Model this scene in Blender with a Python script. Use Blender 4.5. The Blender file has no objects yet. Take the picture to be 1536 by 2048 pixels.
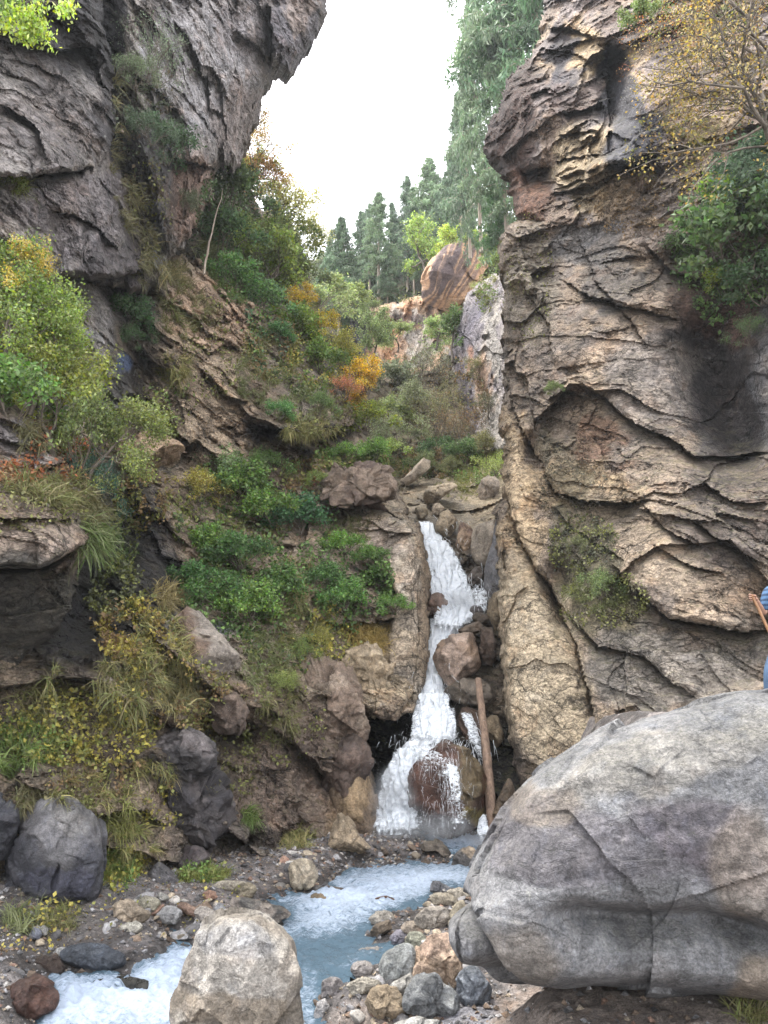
import bpy, math, random
import numpy as np
from mathutils import Vector, Matrix, Euler

# ------------------------------------------------------------------ camera, sky, sun, exposure
sc = bpy.context.scene
PITCH = math.radians(16.0)
FPX = 1479.0                       # focal length in photo pixels (photo is 1536 x 2048)
cd = bpy.data.cameras.new('camera'); cam = bpy.data.objects.new('camera', cd)
sc.collection.objects.link(cam); sc.camera = cam
cd.sensor_fit = 'VERTICAL'; cd.sensor_height = 36.0; cd.lens = 36.0 * FPX / 2048.0
cd.clip_start = 0.05; cd.clip_end = 3000
cam.location = (0, 0, 0); cam.rotation_euler = (math.pi / 2 + PITCH, 0, 0)

SUN_EL, SUN_AZ = math.radians(69), math.radians(288)     # azimuth measured from +Y clockwise
w = bpy.data.worlds.new('World'); sc.world = w; w.use_nodes = True
wn = w.node_tree; wn.nodes.clear()
sky = wn.nodes.new('ShaderNodeTexSky'); sky.sky_type = 'NISHITA'; sky.sun_disc = False
sky.sun_elevation = SUN_EL; sky.sun_rotation = SUN_AZ
cl = wn.nodes.new('ShaderNodeMix'); cl.data_type = 'RGBA'
cl.inputs[0].default_value = 0.80                         # thin bright cloud over the whole sky
cl.inputs[7].default_value = (11.0, 11.0, 11.3, 1)
bg = wn.nodes.new('ShaderNodeBackground'); bg.inputs['Strength'].default_value = 0.12
wo = wn.nodes.new('ShaderNodeOutputWorld')
wn.links.new(sky.outputs[0], cl.inputs[6]); wn.links.new(cl.outputs[2], bg.inputs['Color'])
wn.links.new(bg.outputs[0], wo.inputs['Surface'])
sd = bpy.data.lights.new('sun', 'SUN'); sd.energy = 2.6; sd.angle = math.radians(20); sd.color = (1.0, 0.95, 0.88)
sun = bpy.data.objects.new('sun', sd); sc.collection.objects.link(sun)
sdir = Vector((math.sin(SUN_AZ) * math.cos(SUN_EL), math.cos(SUN_AZ) * math.cos(SUN_EL), math.sin(SUN_EL)))
sun.rotation_euler = sdir.to_track_quat('Z', 'Y').to_euler()
sc.view_settings.view_transform = 'Standard'; sc.view_settings.look = 'None'
sc.view_settings.exposure = 1.85; sc.view_settings.gamma = 1.0
sc.cycles.max_bounces = 6; sc.cycles.diffuse_bounces = 4; sc.cycles.transparent_max_bounces = 12
sc.cycles.use_denoising = True

C = sc.collection
random.seed(11)
RNG = np.random.default_rng(11)
f4 = np.float32

# ------------------------------------------------------------------ helpers
CT, ST = math.cos(PITCH), math.sin(PITCH)
def P(px, py, Y):
    """world points seen at photo pixel (px, py) at the forward distance Y (metres)"""
    px = np.asarray(px, float); py = np.asarray(py, float); Y = np.asarray(Y, float)
    a = (px - 768) / FPX; b = (1024 - py) / FPX
    y = CT - b * ST; z = ST + b * CT
    t = Y / y
    return np.stack([a * t, Y + 0 * t, z * t], -1)
def project(p):
    p = np.asarray(p, float)
    fwd = CT * p[..., 1] + ST * p[..., 2]; up = -ST * p[..., 1] + CT * p[..., 2]
    fwd = np.maximum(fwd, 1e-3)
    return 768 + FPX * p[..., 0] / fwd, 1024 - FPX * up / fwd
def pxm(py, Y):
    """metres per photo pixel there"""
    b = (1024 - py) / FPX
    return Y / (CT - b * ST) / FPX
def smooth(e0, e1, x):
    t = np.clip((x - e0) / (e1 - e0), 0, 1); return t * t * (3 - 2 * t)

def _hash(ix, iy, iz, seed):
    h = (ix.astype(np.int64) * 374761393 + iy.astype(np.int64) * 668265263 + iz.astype(np.int64) * 2147483647 + seed * 1274126177) & 0xffffffff
    h = ((h ^ (h >> 13)) * 1274126177) & 0xffffffff
    h = ((h ^ (h >> 15)) * 2246822519) & 0xffffffff
    return h ^ (h >> 16)
_G = RNG.normal(size=(256, 3)); _G /= np.linalg.norm(_G, axis=1)[:, None]
def noise(p, seed=0):
    p = np.asarray(p, float); f = np.floor(p).astype(np.int64); r = p - f
    u = r * r * r * (r * (r * 6 - 15) + 10)
    out = 0
    for dx in (0, 1):
        wx = u[..., 0] if dx else 1 - u[..., 0]
        for dy in (0, 1):
            wy = u[..., 1] if dy else 1 - u[..., 1]
            for dz in (0, 1):
                wz = u[..., 2] if dz else 1 - u[..., 2]
                g = _G[_hash(f[..., 0] + dx, f[..., 1] + dy, f[..., 2] + dz, seed) & 255]
                d = g[..., 0] * (r[..., 0] - dx) + g[..., 1] * (r[..., 1] - dy) + g[..., 2] * (r[..., 2] - dz)
                out = out + wx * wy * wz * d
    return out * 1.5
def fbm(p, oct=4, seed=0, gain=0.5, lac=2.1):
    s = 0; a = 1.0; q = np.asarray(p, float)
    for i in range(oct):
        s = s + a * noise(q, seed + i * 17); a *= gain; q = q * lac + 3.7
    return s
def ridged(p, oct=4, seed=0, gain=0.5, lac=2.1):
    s = 0; a = 1.0; q = np.asarray(p, float)
    for i in range(oct):
        s = s + a * (0.5 - np.abs(noise(q, seed + i * 13))); a *= gain; q = q * lac + 1.3
    return s
def facet(p, seed=0, tilt=0.5, step=0.5):
    """broken-block relief: every Voronoi cell is a tilted plane of its own"""
    p = np.asarray(p, float); f = np.floor(p).astype(np.int64)
    best = np.full(p.shape[:-1], 9e9); out = np.zeros(p.shape[:-1])
    for dx in (-1, 0, 1):
        for dy in (-1, 0, 1):
            for dz in (-1, 0, 1):
                cx, cy, cz = f[..., 0] + dx, f[..., 1] + dy, f[..., 2] + dz
                h = _hash(cx, cy, cz, seed)
                fx = cx + (h & 1023) / 1023.0; fy = cy + ((h >> 10) & 1023) / 1023.0; fz = cz + ((h >> 20) & 1023) / 1023.0
                ex, ey, ez = p[..., 0] - fx, p[..., 1] - fy, p[..., 2] - fz
                d = ex * ex + ey * ey + ez * ez
                m = d < best
                g = _G[(h >> 3) & 255]
                val = (g[..., 0] * ex + g[..., 1] * ey + g[..., 2] * ez) * tilt + (((h >> 7) & 511) / 511.0 - 0.5) * step
                best = np.where(m, d, best); out = np.where(m, val, out)
    return out
def seg_dist(px, py, poly, closed=False):
    """distance to a polyline, side (+ = above / left of its direction), parameter 0..1"""
    poly = np.asarray(poly, float)
    if closed: poly = np.vstack([poly, poly[:1]])
    best = np.full(px.shape, 9e9); side = np.ones(px.shape); par = np.zeros(px.shape)
    L = np.linalg.norm(np.diff(poly, axis=0), axis=1); cum = np.concatenate([[0], np.cumsum(L)]); tot = cum[-1]
    for i in range(len(poly) - 1):
        ax, ay = poly[i]; bx, by = poly[i + 1]; dx, dy = bx - ax, by - ay
        l2 = dx * dx + dy * dy + 1e-9
        t = np.clip(((px - ax) * dx + (py - ay) * dy) / l2, 0, 1)
        ex, ey = px - ax - t * dx, py - ay - t * dy
        d = np.sqrt(ex * ex + ey * ey); m = d < best
        cr = dx * (py - ay) - dy * (px - ax)
        best = np.where(m, d, best); side = np.where(m, np.where(cr < 0, 1.0, -1.0), side)
        par = np.where(m, (cum[i] + t * L[i]) / tot, par)
    return best, side, par
def inside(px, py, poly):
    poly = np.asarray(poly, float); c = np.zeros(px.shape, bool); n = len(poly)
    for i in range(n):
        x0, y0 = poly[i]; x1, y1 = poly[(i + 1) % n]
        if y0 == y1: continue
        m = ((y0 > py) != (y1 > py)) & (px < (x1 - x0) * (py - y0) / (y1 - y0) + x0)
        c ^= m
    return c
def tps(ctrl):
    """smooth surface through (px, py, value) points"""
    c = np.asarray(ctrl, float); X = c[:, :2] / 500.0; n = len(c)
    def U(r2): return 0.5 * r2 * np.log(r2 + 1e-9)
    K = U(((X[:, None] - X[None]) ** 2).sum(-1)) + np.eye(n) * 0.004
    Q = np.hstack([np.ones((n, 1)), X])
    A = np.block([[K, Q], [Q.T, np.zeros((3, 3))]])
    s = np.linalg.solve(A, np.concatenate([c[:, 2], np.zeros(3)]))
    lo, hi = c[:, 2].min(), c[:, 2].max()
    def f(px, py):
        x = px / 500.0; y = py / 500.0
        v = s[n] + s[n + 1] * x + s[n + 2] * y
        for i in range(n):
            v = v + s[i] * U((x - X[i, 0]) ** 2 + (y - X[i, 1]) ** 2)
        return np.clip(v, lo - 0.6, hi + 0.6)
    return f

def tag(o, label=None, cat=None, group=None, kind=None):
    if label: o['label'] = label
    if cat: o['category'] = cat
    if group: o['group'] = group
    if kind: o['kind'] = kind
    return o
def mesh_np(name, V, Fq, mat=None, col=None, parent=None, smooth_=True, link=True):
    """mesh object from numpy arrays; Fq an (n, 3|4) array or a list of such arrays"""
    if not isinstance(Fq, (list, tuple)): Fq = [Fq]
    V = np.asarray(V, f4)
    me = bpy.data.meshes.new(name)
    me.vertices.add(len(V)); me.vertices.foreach_set('co', V.ravel())
    loops = np.concatenate([f.ravel() for f in Fq]).astype(np.int32)
    tot = np.concatenate([np.full(len(f), f.shape[1]) for f in Fq]).astype(np.int32)
    st = np.concatenate([[0], np.cumsum(tot)[:-1]]).astype(np.int32)
    me.loops.add(len(loops)); me.loops.foreach_set('vertex_index', loops)
    me.polygons.add(len(tot)); me.polygons.foreach_set('loop_start', st); me.polygons.foreach_set('loop_total', tot)
    me.polygons.foreach_set('use_smooth', np.full(len(tot), bool(smooth_)))
    me.update(calc_edges=True); me.validate()
    if col is not None:
        a = me.attributes.new('Col', 'FLOAT_COLOR', 'POINT'); a.data.foreach_set('color', np.asarray(col, f4).ravel())
    if mat: me.materials.append(mat)
    o = bpy.data.objects.new(name, me)
    if link: C.objects.link(o)
    if parent: o.parent = parent
    return o

# ------------------------------------------------------------------ materials
class NT:
    def __init__(s, name):
        s.m = bpy.data.materials.new(name); s.m.use_nodes = True; s.t = s.m.node_tree; s.t.nodes.clear()
    def n(s, typ, ins=None, **kw):
        nd = s.t.nodes.new(typ)
        for k, v in kw.items(): setattr(nd, k, v)
        for k, v in (ins or {}).items():
            if isinstance(v, bpy.types.NodeSocket): s.t.links.new(v, nd.inputs[k])
            else: nd.inputs[k].default_value = v
        return nd
    def math(s, op, a, b=0.0, clamp=False):
        return s.n('ShaderNodeMath', {0: a, 1: b}, operation=op, use_clamp=clamp).outputs[0]
    def ramp(s, v, a, b, x=0.0, y=1.0):
        return s.n('ShaderNodeMapRange', {0: v, 1: a, 2: b, 3: x, 4: y}, interpolation_type='SMOOTHSTEP').outputs[0]
    def noise(s, vec, scale, det=8, rough=0.6, dist=0.0):
        return s.n('ShaderNodeTexNoise', {'Vector': vec, 'Scale': scale, 'Detail': det, 'Roughness': rough, 'Distortion': dist}).outputs[0]
    def mix(s, fac, a, b, blend='MIX'):
        nd = s.n('ShaderNodeMix', data_type='RGBA', blend_type=blend)
        for i, v in ((0, fac), (6, a), (7, b)):
            if isinstance(v, bpy.types.NodeSocket): s.t.links.new(v, nd.inputs[i])
            else: nd.inputs[i].default_value = v
        return nd.outputs[2]
    def out(s, sh, disp=None):
        o = s.n('ShaderNodeOutputMaterial'); s.t.links.new(sh, o.inputs[0])
        return s.m
def rock_mat(name, obj_col=False, sc_=1.0, moss=0.5, bump=1.0, streak=0.5, lichen=0.5, FR=0.7, GR=3.2, CK=0.55, RU=0.35, GRIT=0.42):
    k = NT(name)
    tc = k.n('ShaderNodeTexCoord').outputs['Object']
    vec = k.n('ShaderNodeMapping', {'Vector': tc, 'Scale': (sc_, sc_, sc_)}).outputs[0]
    if obj_col:
        oi = k.n('ShaderNodeObjectInfo'); base = oi.outputs['Color']; wet = oi.outputs['Alpha']
        off = k.math('MULTIPLY', oi.outputs['Random'], 50.0)
        vec = k.n('ShaderNodeVectorMath', {0: vec, 1: off}, operation='ADD').outputs[0]
    else:
        at = k.n('ShaderNodeAttribute', attribute_name='Col'); base = at.outputs['Color']; wet = at.outputs['Alpha']
    n1 = k.noise(vec, 0.9, 6, 0.6, 0.6); n2 = k.noise(vec, 5.5, 10, 0.72, 0.3); n3 = k.noise(vec, 24, 8, 0.78)
    # thin bedding / fracture veins
    vm = k.n('ShaderNodeMapping', {'Vector': vec, 'Rotation': (0.2, -0.5, 0.3), 'Scale': (1.2, 1.2, GR)}).outputs[0]
    n4 = k.noise(vm, 2.2, 9, 0.7, 1.2)
    v = k.math('MULTIPLY', k.ramp(n1, 0.3, 0.7, 0.72, 1.28), k.ramp(n2, 0.25, 0.75, 0.55, 1.45))
    v = k.math('MULTIPLY', v, k.ramp(n3, 0.3, 0.7, 1 - GRIT, 1 + GRIT))
    crack = k.ramp(k.math('ABSOLUTE', k.math('SUBTRACT', n4, 0.5)), 0.0, 0.035, 1.0 - CK, 1.0)
    v = k.math('MULTIPLY', v, crack)
    wn_ = k.n('ShaderNodeTexNoise', {'Vector': vec, 'Scale': 1.6, 'Detail': 5, 'Roughness': 0.6}).outputs['Color']
    wv = k.n('ShaderNodeVectorMath', {0: vec, 1: k.n('ShaderNodeVectorMath', {0: wn_, 'Scale': 0.7}, operation='SCALE').outputs[0]}, operation='ADD').outputs[0]
    wv = k.n('ShaderNodeMapping', {'Vector': wv, 'Rotation': (0.1, -0.45, 0.2), 'Scale': (0.8, 0.8, 2.2)}).outputs[0]
    f1 = k.n('ShaderNodeTexVoronoi', {'Vector': wv, 'Scale': 1.1}, feature='DISTANCE_TO_EDGE').outputs[0]
    f2 = k.n('ShaderNodeTexVoronoi', {'Vector': wv, 'Scale': 4.2}, feature='DISTANCE_TO_EDGE').outputs[0]
    fr = k.math('MULTIPLY', k.ramp(f1, 0.0, 0.035, 1.0 - FR, 1.0), k.ramp(f2, 0.0, 0.07, 1.0 - FR * 0.75, 1.0))
    fr = k.math('MAXIMUM', fr, k.ramp(k.noise(vec, 1.3, 3, 0.5), 0.42, 0.60))
    v = k.math('MULTIPLY', v, fr)
    col = k.mix(1.0, base, k.n('ShaderNodeCombineColor', {0: v, 1: v, 2: v}).outputs[0], 'MULTIPLY')
    # rusty and grey mineral tints
    col = k.mix(k.ramp(k.noise(vec, 1.7, 5, 0.6, 0.5), 0.52, 0.72, 0, RU), col, k.mix(1.0, col, (1.25, 0.92, 0.68, 1), 'MULTIPLY'))
    col = k.mix(k.ramp(k.noise(vec, 2.6, 5, 0.6, 0.9), 0.50, 0.70, 0, 0.3), col, k.mix(1.0, col, (0.80, 0.90, 1.08, 1), 'MULTIPLY'))
    if streak:
        sm = k.n('ShaderNodeMapping', {'Vector': vec, 'Scale': (1.6, 1.6, 0.22)}).outputs[0]
        col = k.mix(k.ramp(k.noise(sm, 1.4, 7, 0.65, 0.6), 0.55, 0.70, 0, streak), col, k.mix(1.0, col, (0.28, 0.27, 0.29, 1), 'MULTIPLY'))
    if lichen:
        col = k.mix(k.math('MULTIPLY', k.ramp(k.noise(vec, 7.0, 6, 0.75), 0.60, 0.66, 0, lichen), k.ramp(n1, 0.45, 0.6)), col, (0.42, 0.42, 0.38, 1))
        col = k.mix(k.math('MULTIPLY', k.ramp(k.noise(vec, 9.0, 5, 0.7), 0.60, 0.66, 0, lichen), k.ramp(n1, 0.55, 0.42)), col, (0.055, 0.06, 0.04, 1))
    if moss:
        nz = k.n('ShaderNodeSeparateXYZ', {0: k.n('ShaderNodeNewGeometry').outputs['Normal']}).outputs[2]
        mf = k.math('MULTIPLY', k.ramp(nz, 0.35, 0.8), k.ramp(n2, 0.42, 0.62))
        mf = k.math('MULTIPLY', mf, moss)
        col = k.mix(mf, col, k.mix(k.ramp(n3, 0.4, 0.6), (0.06, 0.075, 0.02, 1), (0.15, 0.12, 0.06, 1)))
    dry = k.math('SUBTRACT', 1.0, wet)
    wd = k.ramp(wet, 0.0, 1.0, 1.0, 0.5)
    col = k.mix(1.0, col, k.n('ShaderNodeCombineColor', {0: wd, 1: wd, 2: wd}).outputs[0], 'MULTIPLY')
    rough = k.math('ADD', k.math('MULTIPLY', dry, 0.55), k.ramp(n2, 0.3, 0.7, 0.2, 0.4), True)
    h = k.math('ADD', k.math('MULTIPLY', n2, 0.10), k.math('MULTIPLY', n3, 0.05))
    h = k.math('ADD', h, k.math('MULTIPLY', crack, 0.035)); h = k.math('ADD', h, k.math('MULTIPLY', fr, 0.06))
    bp = k.n('ShaderNodeBump', {'Height': h, 'Strength': 0.85 * bump, 'Distance': 0.8 / sc_})
    pr = k.n('ShaderNodeBsdfPrincipled', {'Base Color': col, 'Roughness': rough, 'Normal': bp.outputs[0]})
    pr.inputs['Specular IOR Level'].default_value = 0.35
    return k.out(pr.outputs[0])
M = {}
M['cliff'] = rock_mat('cliff_rock', streak=0.3, CK=0.45)
M['boulder'] = rock_mat('boulder_rock', sc_=3.0, moss=0.15, streak=0.0, lichen=0.35, bump=1.0, FR=0.25, GR=2.0, CK=0.15, RU=0.12, GRIT=0.42)
M['stone'] = rock_mat('stone_rock', obj_col=True, sc_=3.0, moss=0.1, streak=0.0, lichen=0.3, bump=0.7, FR=0.0, GR=2.0, CK=0.2)
M['gravel'] = rock_mat('gravel', sc_=5.0, moss=0.0, streak=0.0, lichen=0.0, bump=1.0, FR=0.0)
def leaf_mat(name, trans=0.35, var=0.6, hue=0.03):
    k = NT(name)
    oi = k.n('ShaderNodeObjectInfo'); at = k.n('ShaderNodeAttribute', attribute_name='Col')
    sep = k.n('ShaderNodeSeparateColor', {0: at.outputs['Color']})
    v = k.ramp(sep.outputs[0], 0, 1, 1 - var, 1 + var)
    hs = k.n('ShaderNodeHueSaturation', {'Hue': k.ramp(sep.outputs[1], 0, 1, 0.5 - hue, 0.5 + hue * 0.6), 'Saturation': k.ramp(sep.outputs[2], 0, 1, 0.75, 1.15), 'Value': v, 'Color': oi.outputs['Color']})
    col = hs.outputs[0]
    d = k.n('ShaderNodeBsdfPrincipled', {'Base Color': col, 'Roughness': 0.55})
    d.inputs['Specular IOR Level'].default_value = 0.3
    t = k.n('ShaderNodeBsdfTranslucent', {'Color': col})
    mx = k.n('ShaderNodeMixShader', {0: trans, 1: d.outputs[0], 2: t.outputs[0]})
    return k.out(mx.outputs[0])
M['leaf'] = leaf_mat('leaves'); M['needle'] = leaf_mat('needles', 0.2, 0.45, 0.03); M['blade'] = leaf_mat('grass_blades', 0.3, 0.5, 0.07)
def vleaf_mat(name, trans=0.3):
    k = NT(name)
    at = k.n('ShaderNodeAttribute', attribute_name='Col')
    d = k.n('ShaderNodeBsdfPrincipled', {'Base Color': at.outputs['Color'], 'Roughness': 0.6})
    t = k.n('ShaderNodeBsdfTranslucent', {'Color': at.outputs['Color']})
    return k.out(k.n('ShaderNodeMixShader', {0: trans, 1: d.outputs[0], 2: t.outputs[0]}).outputs[0])
M['vleaf'] = vleaf_mat('undergrowth_leaves')
def bark_mat(name, c1, c2):
    k = NT(name); tc = k.n('ShaderNodeTexCoord').outputs['Object']
    mp = k.n('ShaderNodeMapping', {'Vector': tc, 'Scale': (6, 6, 1.2)}).outputs[0]
    n = k.noise(mp, 3.0, 8, 0.7, 0.4)
    col = k.mix(k.ramp(n, 0.35, 0.65), c1, c2)
    bp = k.n('ShaderNodeBump', {'Height': n, 'Strength': 0.6, 'Distance': 0.05})
    return k.out(k.n('ShaderNodeBsdfPrincipled', {'Base Color': col, 'Roughness': 0.85, 'Normal': bp.outputs[0]}).outputs[0])
M['bark'] = bark_mat('bark', (0.05, 0.04, 0.03, 1), (0.17, 0.14, 0.11, 1))
M['palebark'] = bark_mat('pale_bark', (0.20, 0.15, 0.11, 1), (0.42, 0.36, 0.29, 1))
M['pole'] = bark_mat('stripped_log', (0.13, 0.085, 0.06, 1), (0.27, 0.185, 0.13, 1))
# ------------------------------------------------------------------ rock masses
TAN = (0.36, 0.265, 0.175); GREY = (0.20, 0.19, 0.19); DARK = (0.055, 0.05, 0.052); BROWN = (0.17, 0.115, 0.08)
PURP = (0.17, 0.145, 0.145); PALE = (0.46, 0.43, 0.40); OCHRE = (0.42, 0.22, 0.10); WARM = (0.27, 0.20, 0.15); SLATE = (0.11, 0.115, 0.13)
SHEETS = []
def ledges(px, py, wp, items, seed):
    jx = noise(wp * 1.1, seed) * 4 + noise(wp * 7, seed) * 3; jy = noise(wp * 1.1, seed + 5) * 4 + noise(wp * 7, seed + 5) * 3
    qx, qy = px + jx, py + jy; out = np.zeros(px.shape)
    for poly, amp, wa, wb in items:
        d, s, t = seg_dist(qx, qy, poly)
        fade = np.clip(np.minimum(t, 1 - t) * 7, 0, 1)
        lim = max(wa, wb) * 3.5
        o = np.where(s > 0, -np.exp(-d / wa) * amp * 0.6, np.exp(-d / wb) * amp)
        o = o + abs(amp) * 0.22 * np.exp(-(d / 6.0) ** 2)
        out += np.where(d < lim, o, 0) * fade
    return out
def colour_field(px, py, wp, base, splats, seed, scale=0.35):
    n = fbm(wp * scale, 4, seed); m = fbm(wp * scale * 2.7 + 9, 4, seed + 3)
    cols = [np.array(c) for c in base]
    col = cols[0] + 0 * px[..., None]
    if len(cols) > 1: col = col + (cols[1] - col) * smooth(-0.12, 0.22, n)[..., None]
    if len(cols) > 2: col = col + (cols[2] - col) * smooth(0.05, 0.35, m)[..., None]
    wet = np.zeros(px.shape)
    wa = 0.36 / pxm(py, np.maximum(wp[..., 1], 2.0)); wa = np.minimum(wa, 42)
    qx = px + fbm(wp * 1.2, 5, seed + 31) * wa; qy = py + fbm(wp * 1.2, 5, seed + 41) * wa
    for s in splats:
        x, y, rx, ry, c, k = s[:6]; ang = math.radians(s[6]) if len(s) > 6 else 0
        kw = min(1.0, min(rx, ry) / 28.0)
        dx, dy = px + (qx - px) * kw - x, py + (qy - py) * kw - y
        u = (dx * math.cos(ang) + dy * math.sin(ang)) / rx; v = (-dx * math.sin(ang) + dy * math.cos(ang)) / ry
        wgt = smooth(1.2, 0.8, np.sqrt(u * u + v * v)) * k
        if isinstance(c, float): wet = np.maximum(wet, wgt * c)
        else: col = col + (np.array(c) - col) * wgt[..., None]
    return np.concatenate([col, wet[..., None]], -1)
def sheet(name, outline, ctrl, step=3.0, led=(), relief=1.0, blk=1.0, dip=25, slab=2.2, round_px=40, round_d=1.5, back=3.0,
          base=(GREY,), splats=(), seed=1, jag=8, fine=1.0, mat='cliff', kind='structure', features=None, calm=(), lk=1.0, beds=1.0):
    out = np.asarray(outline, float)
    x0, x1, y0, y1 = out[:, 0].min() - 6, out[:, 0].max() + 6, out[:, 1].min() - 6, out[:, 1].max() + 6
    gx = np.arange(x0, x1 + step, step); gy = np.arange(y0, y1 + step, step)
    PX, PY = np.meshgrid(gx, gy)
    cx_ = PX[::6, ::6]; cy_ = PY[::6, ::6]
    f = tps(ctrl)
    Yc = f(cx_, cy_)
    ix = (np.arange(PX.shape[1]) / 6.0); iy = (np.arange(PX.shape[0]) / 6.0)
    ax = np.minimum(ix.astype(int), Yc.shape[1] - 2); ay = np.minimum(iy.astype(int), Yc.shape[0] - 2)
    tx = (ix - ax)[None, :]; ty = (iy - ay)[:, None]
    if Yc.shape[0] > 2 and Yc.shape[1] > 2:
        Y = (Yc[ay][:, ax] * (1 - tx) * (1 - ty) + Yc[ay][:, ax + 1] * tx * (1 - ty) + Yc[ay + 1][:, ax] * (1 - tx) * ty + Yc[ay + 1][:, ax + 1] * tx * ty)
    else: Y = f(PX, PY)
    wp = P(PX, PY, Y)
    m = pxm(1024, np.median(Y))
    js = 1.0 / (m * 45)
    qx = PX + fbm(wp * js, 3, seed + 71) * jag; qy = PY + fbm(wp * js, 3, seed + 77) * jag
    ins = inside(qx, qy, out)
    # only keep the work near the body
    d, _, _ = seg_dist(qx, qy, out, True)
    k = np.clip(1 - d / round_px, 0, 1)
    Y = Y + round_d * (1 - np.sqrt(np.clip(1 - k * k, 0, 1))) 
    a = math.radians(dip); ca, sa = math.cos(a), math.sin(a)
    def strat(sx, sz):
        u = wp[..., 0] * ca - wp[..., 2] * sa; v = wp[..., 0] * sa + wp[..., 2] * ca
        wq = np.stack([u * sx, wp[..., 1] * sx * 0.7, v * sz], -1)
        return wq
    warp = fbm(wp * 0.5, 3, seed + 9)
    W3 = np.stack([warp, fbm(wp * 0.5 + 7, 3, seed + 19), fbm(wp * 0.5 + 17, 3, seed + 29)], -1) * 0.14
    g = 0.35 + 0.65 * smooth(-0.18, 0.25, fbm(wp * 0.45 + 31, 3, seed + 12))
    wx_ = PX + fbm(wp * 0.9, 3, seed + 81) * 40; wy_ = PY + fbm(wp * 0.9, 3, seed + 82) * 40
    for cx0, cy0, rx0, ry0, kk in calm:
        g = g * (1 - kk * smooth(1.2, 0.75, np.sqrt(((wx_ - cx0) / rx0) ** 2 + ((wy_ - cy0) / ry0) ** 2)))
    dY = 0
    dY = dY + facet(strat(0.38, 0.38 * slab * 0.8) + W3, seed + 1, 0.8, 0.7) * 0.80 * blk * (0.35 + 0.65 * g)
    dY = dY + facet(strat(1.0, 1.0 * slab) + W3 * 1.6, seed + 2, 0.9, 0.45) * 0.27 * blk * g
    dY = dY + facet(strat(2.6, 2.6 * slab) + W3 * 3, seed + 3, 0.9, 0.5) * 0.11 * blk * fine * g
    dY = dY + facet(strat(6.5, 6.5 * slab * 0.8) + W3 * 4, seed + 13, 0.9, 0.6) * 0.04 * blk * fine * (0.3 + 0.7 * g)
    dY = dY + facet(strat(0.20, 1.15) + W3, seed + 21, 0.55, 0.8) * 0.34 * blk * beds
    dY = dY + facet(strat(0.55, 3.6) + W3 * 2, seed + 22, 0.5, 0.8) * 0.12 * blk * beds * (0.3 + 0.7 * g)
    dY = dY + (fbm(wp * 1.1, 5, seed + 4) * 0.17 * (0.35 + 0.65 * g) + ridged(strat(1.2, 2.6), 4, seed + 6) * -0.15 * (0.3 + 0.7 * g) + fbm(wp * 7, 3, seed + 8) * 0.03 * fine) * relief
    if led: dY = dY + ledges(PX, PY, wp, led, seed) * lk
    if features is not None: dY = dY + features(PX, PY, wp)
    Yf = Y + dY
    V = P(PX, PY, Yf)
    # side jitter so overhang lips and ribs are real in all directions
    V[..., 0] += fbm(wp * 2.3, 3, seed + 51) * 0.05 * relief; V[..., 2] += fbm(wp * 2.3, 3, seed + 53) * 0.05 * relief
    col = colour_field(PX, PY, wp, base, splats, seed + 100)
    H, Wd = PX.shape
    idx = np.arange(H * Wd).reshape(H, Wd)
    keep = ins
    fq = keep[:-1, :-1] & keep[1:, :-1] & keep[:-1, 1:] & keep[1:, 1:]
    q = np.stack([idx[:-1, :-1][fq], idx[1:, :-1][fq], idx[1:, 1:][fq], idx[:-1, 1:][fq]], -1)
    # boundary edges -> walls going back, so the body has real thickness
    e = np.concatenate([q[:, [0, 1]], q[:, [1, 2]], q[:, [2, 3]], q[:, [3, 0]]])
    es = np.sort(e, 1); key = es[:, 0].astype(np.int64) * (H * Wd) + es[:, 1]
    _, inv, cnt = np.unique(key, return_inverse=True, return_counts=True)
    be = e[cnt[inv] == 1]
    used = np.unique(q); remap = -np.ones(H * Wd, np.int64); remap[used] = np.arange(len(used))
    VV = V.reshape(-1, 3)[used]; CC = col.reshape(-1, 4)[used]; q = remap[q]; be = remap[be]
    bv = np.unique(be); n0 = len(VV)
    rm = {}
    bmap = -np.ones(n0, np.int64)
    layers = [VV]; cols = [CC]; prev = None; faces = [q]
    cen = VV[bv].mean(0)
    for li, (fr, sh) in enumerate(((0.3, 0.0), (1.0, 0.06))):
        nv = VV[bv].copy(); dirn = nv / np.linalg.norm(nv, axis=1)[:, None]
        nv = nv + dirn * back * fr; nv = nv + (cen - nv) * [[sh, 0, sh]]
        nv += np.stack([fbm(nv * 1.5, 2, seed + 61), fbm(nv * 1.5, 2, seed + 62), fbm(nv * 1.5, 2, seed + 63)], -1) * 0.12
        start = sum(len(l) for l in layers); cur = -np.ones(n0, np.int64); cur[bv] = np.arange(len(bv)) + start
        layers.append(nv); cols.append(CC[bv])
        a0 = be[:, 0] if prev is None else prev[be[:, 0]]; a1 = be[:, 1] if prev is None else prev[be[:, 1]]
        faces.append(np.stack([a1, a0, cur[be[:, 0]], cur[be[:, 1]]], -1)); prev = cur
    o = mesh_np(name, np.vstack(layers), np.vstack(faces), M[mat], np.vstack(cols), smooth_=False)
    tag(o, kind=kind)
    SHEETS.append(dict(x0=gx[0], y0=gy[0], step=step, Y=np.where(ins, Yf, 1e9)))
    return o
def front(px, py):
    """nearest rock surface seen at a pixel -> forward distance"""
    best = 1e9
    for s in SHEETS:
        i = int(round((py - s['y0']) / s['step'])); j = int(round((px - s['x0']) / s['step']))
        if 0 <= i < s['Y'].shape[0] and 0 <= j < s['Y'].shape[1]: best = min(best, s['Y'][i, j])
    return best
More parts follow.
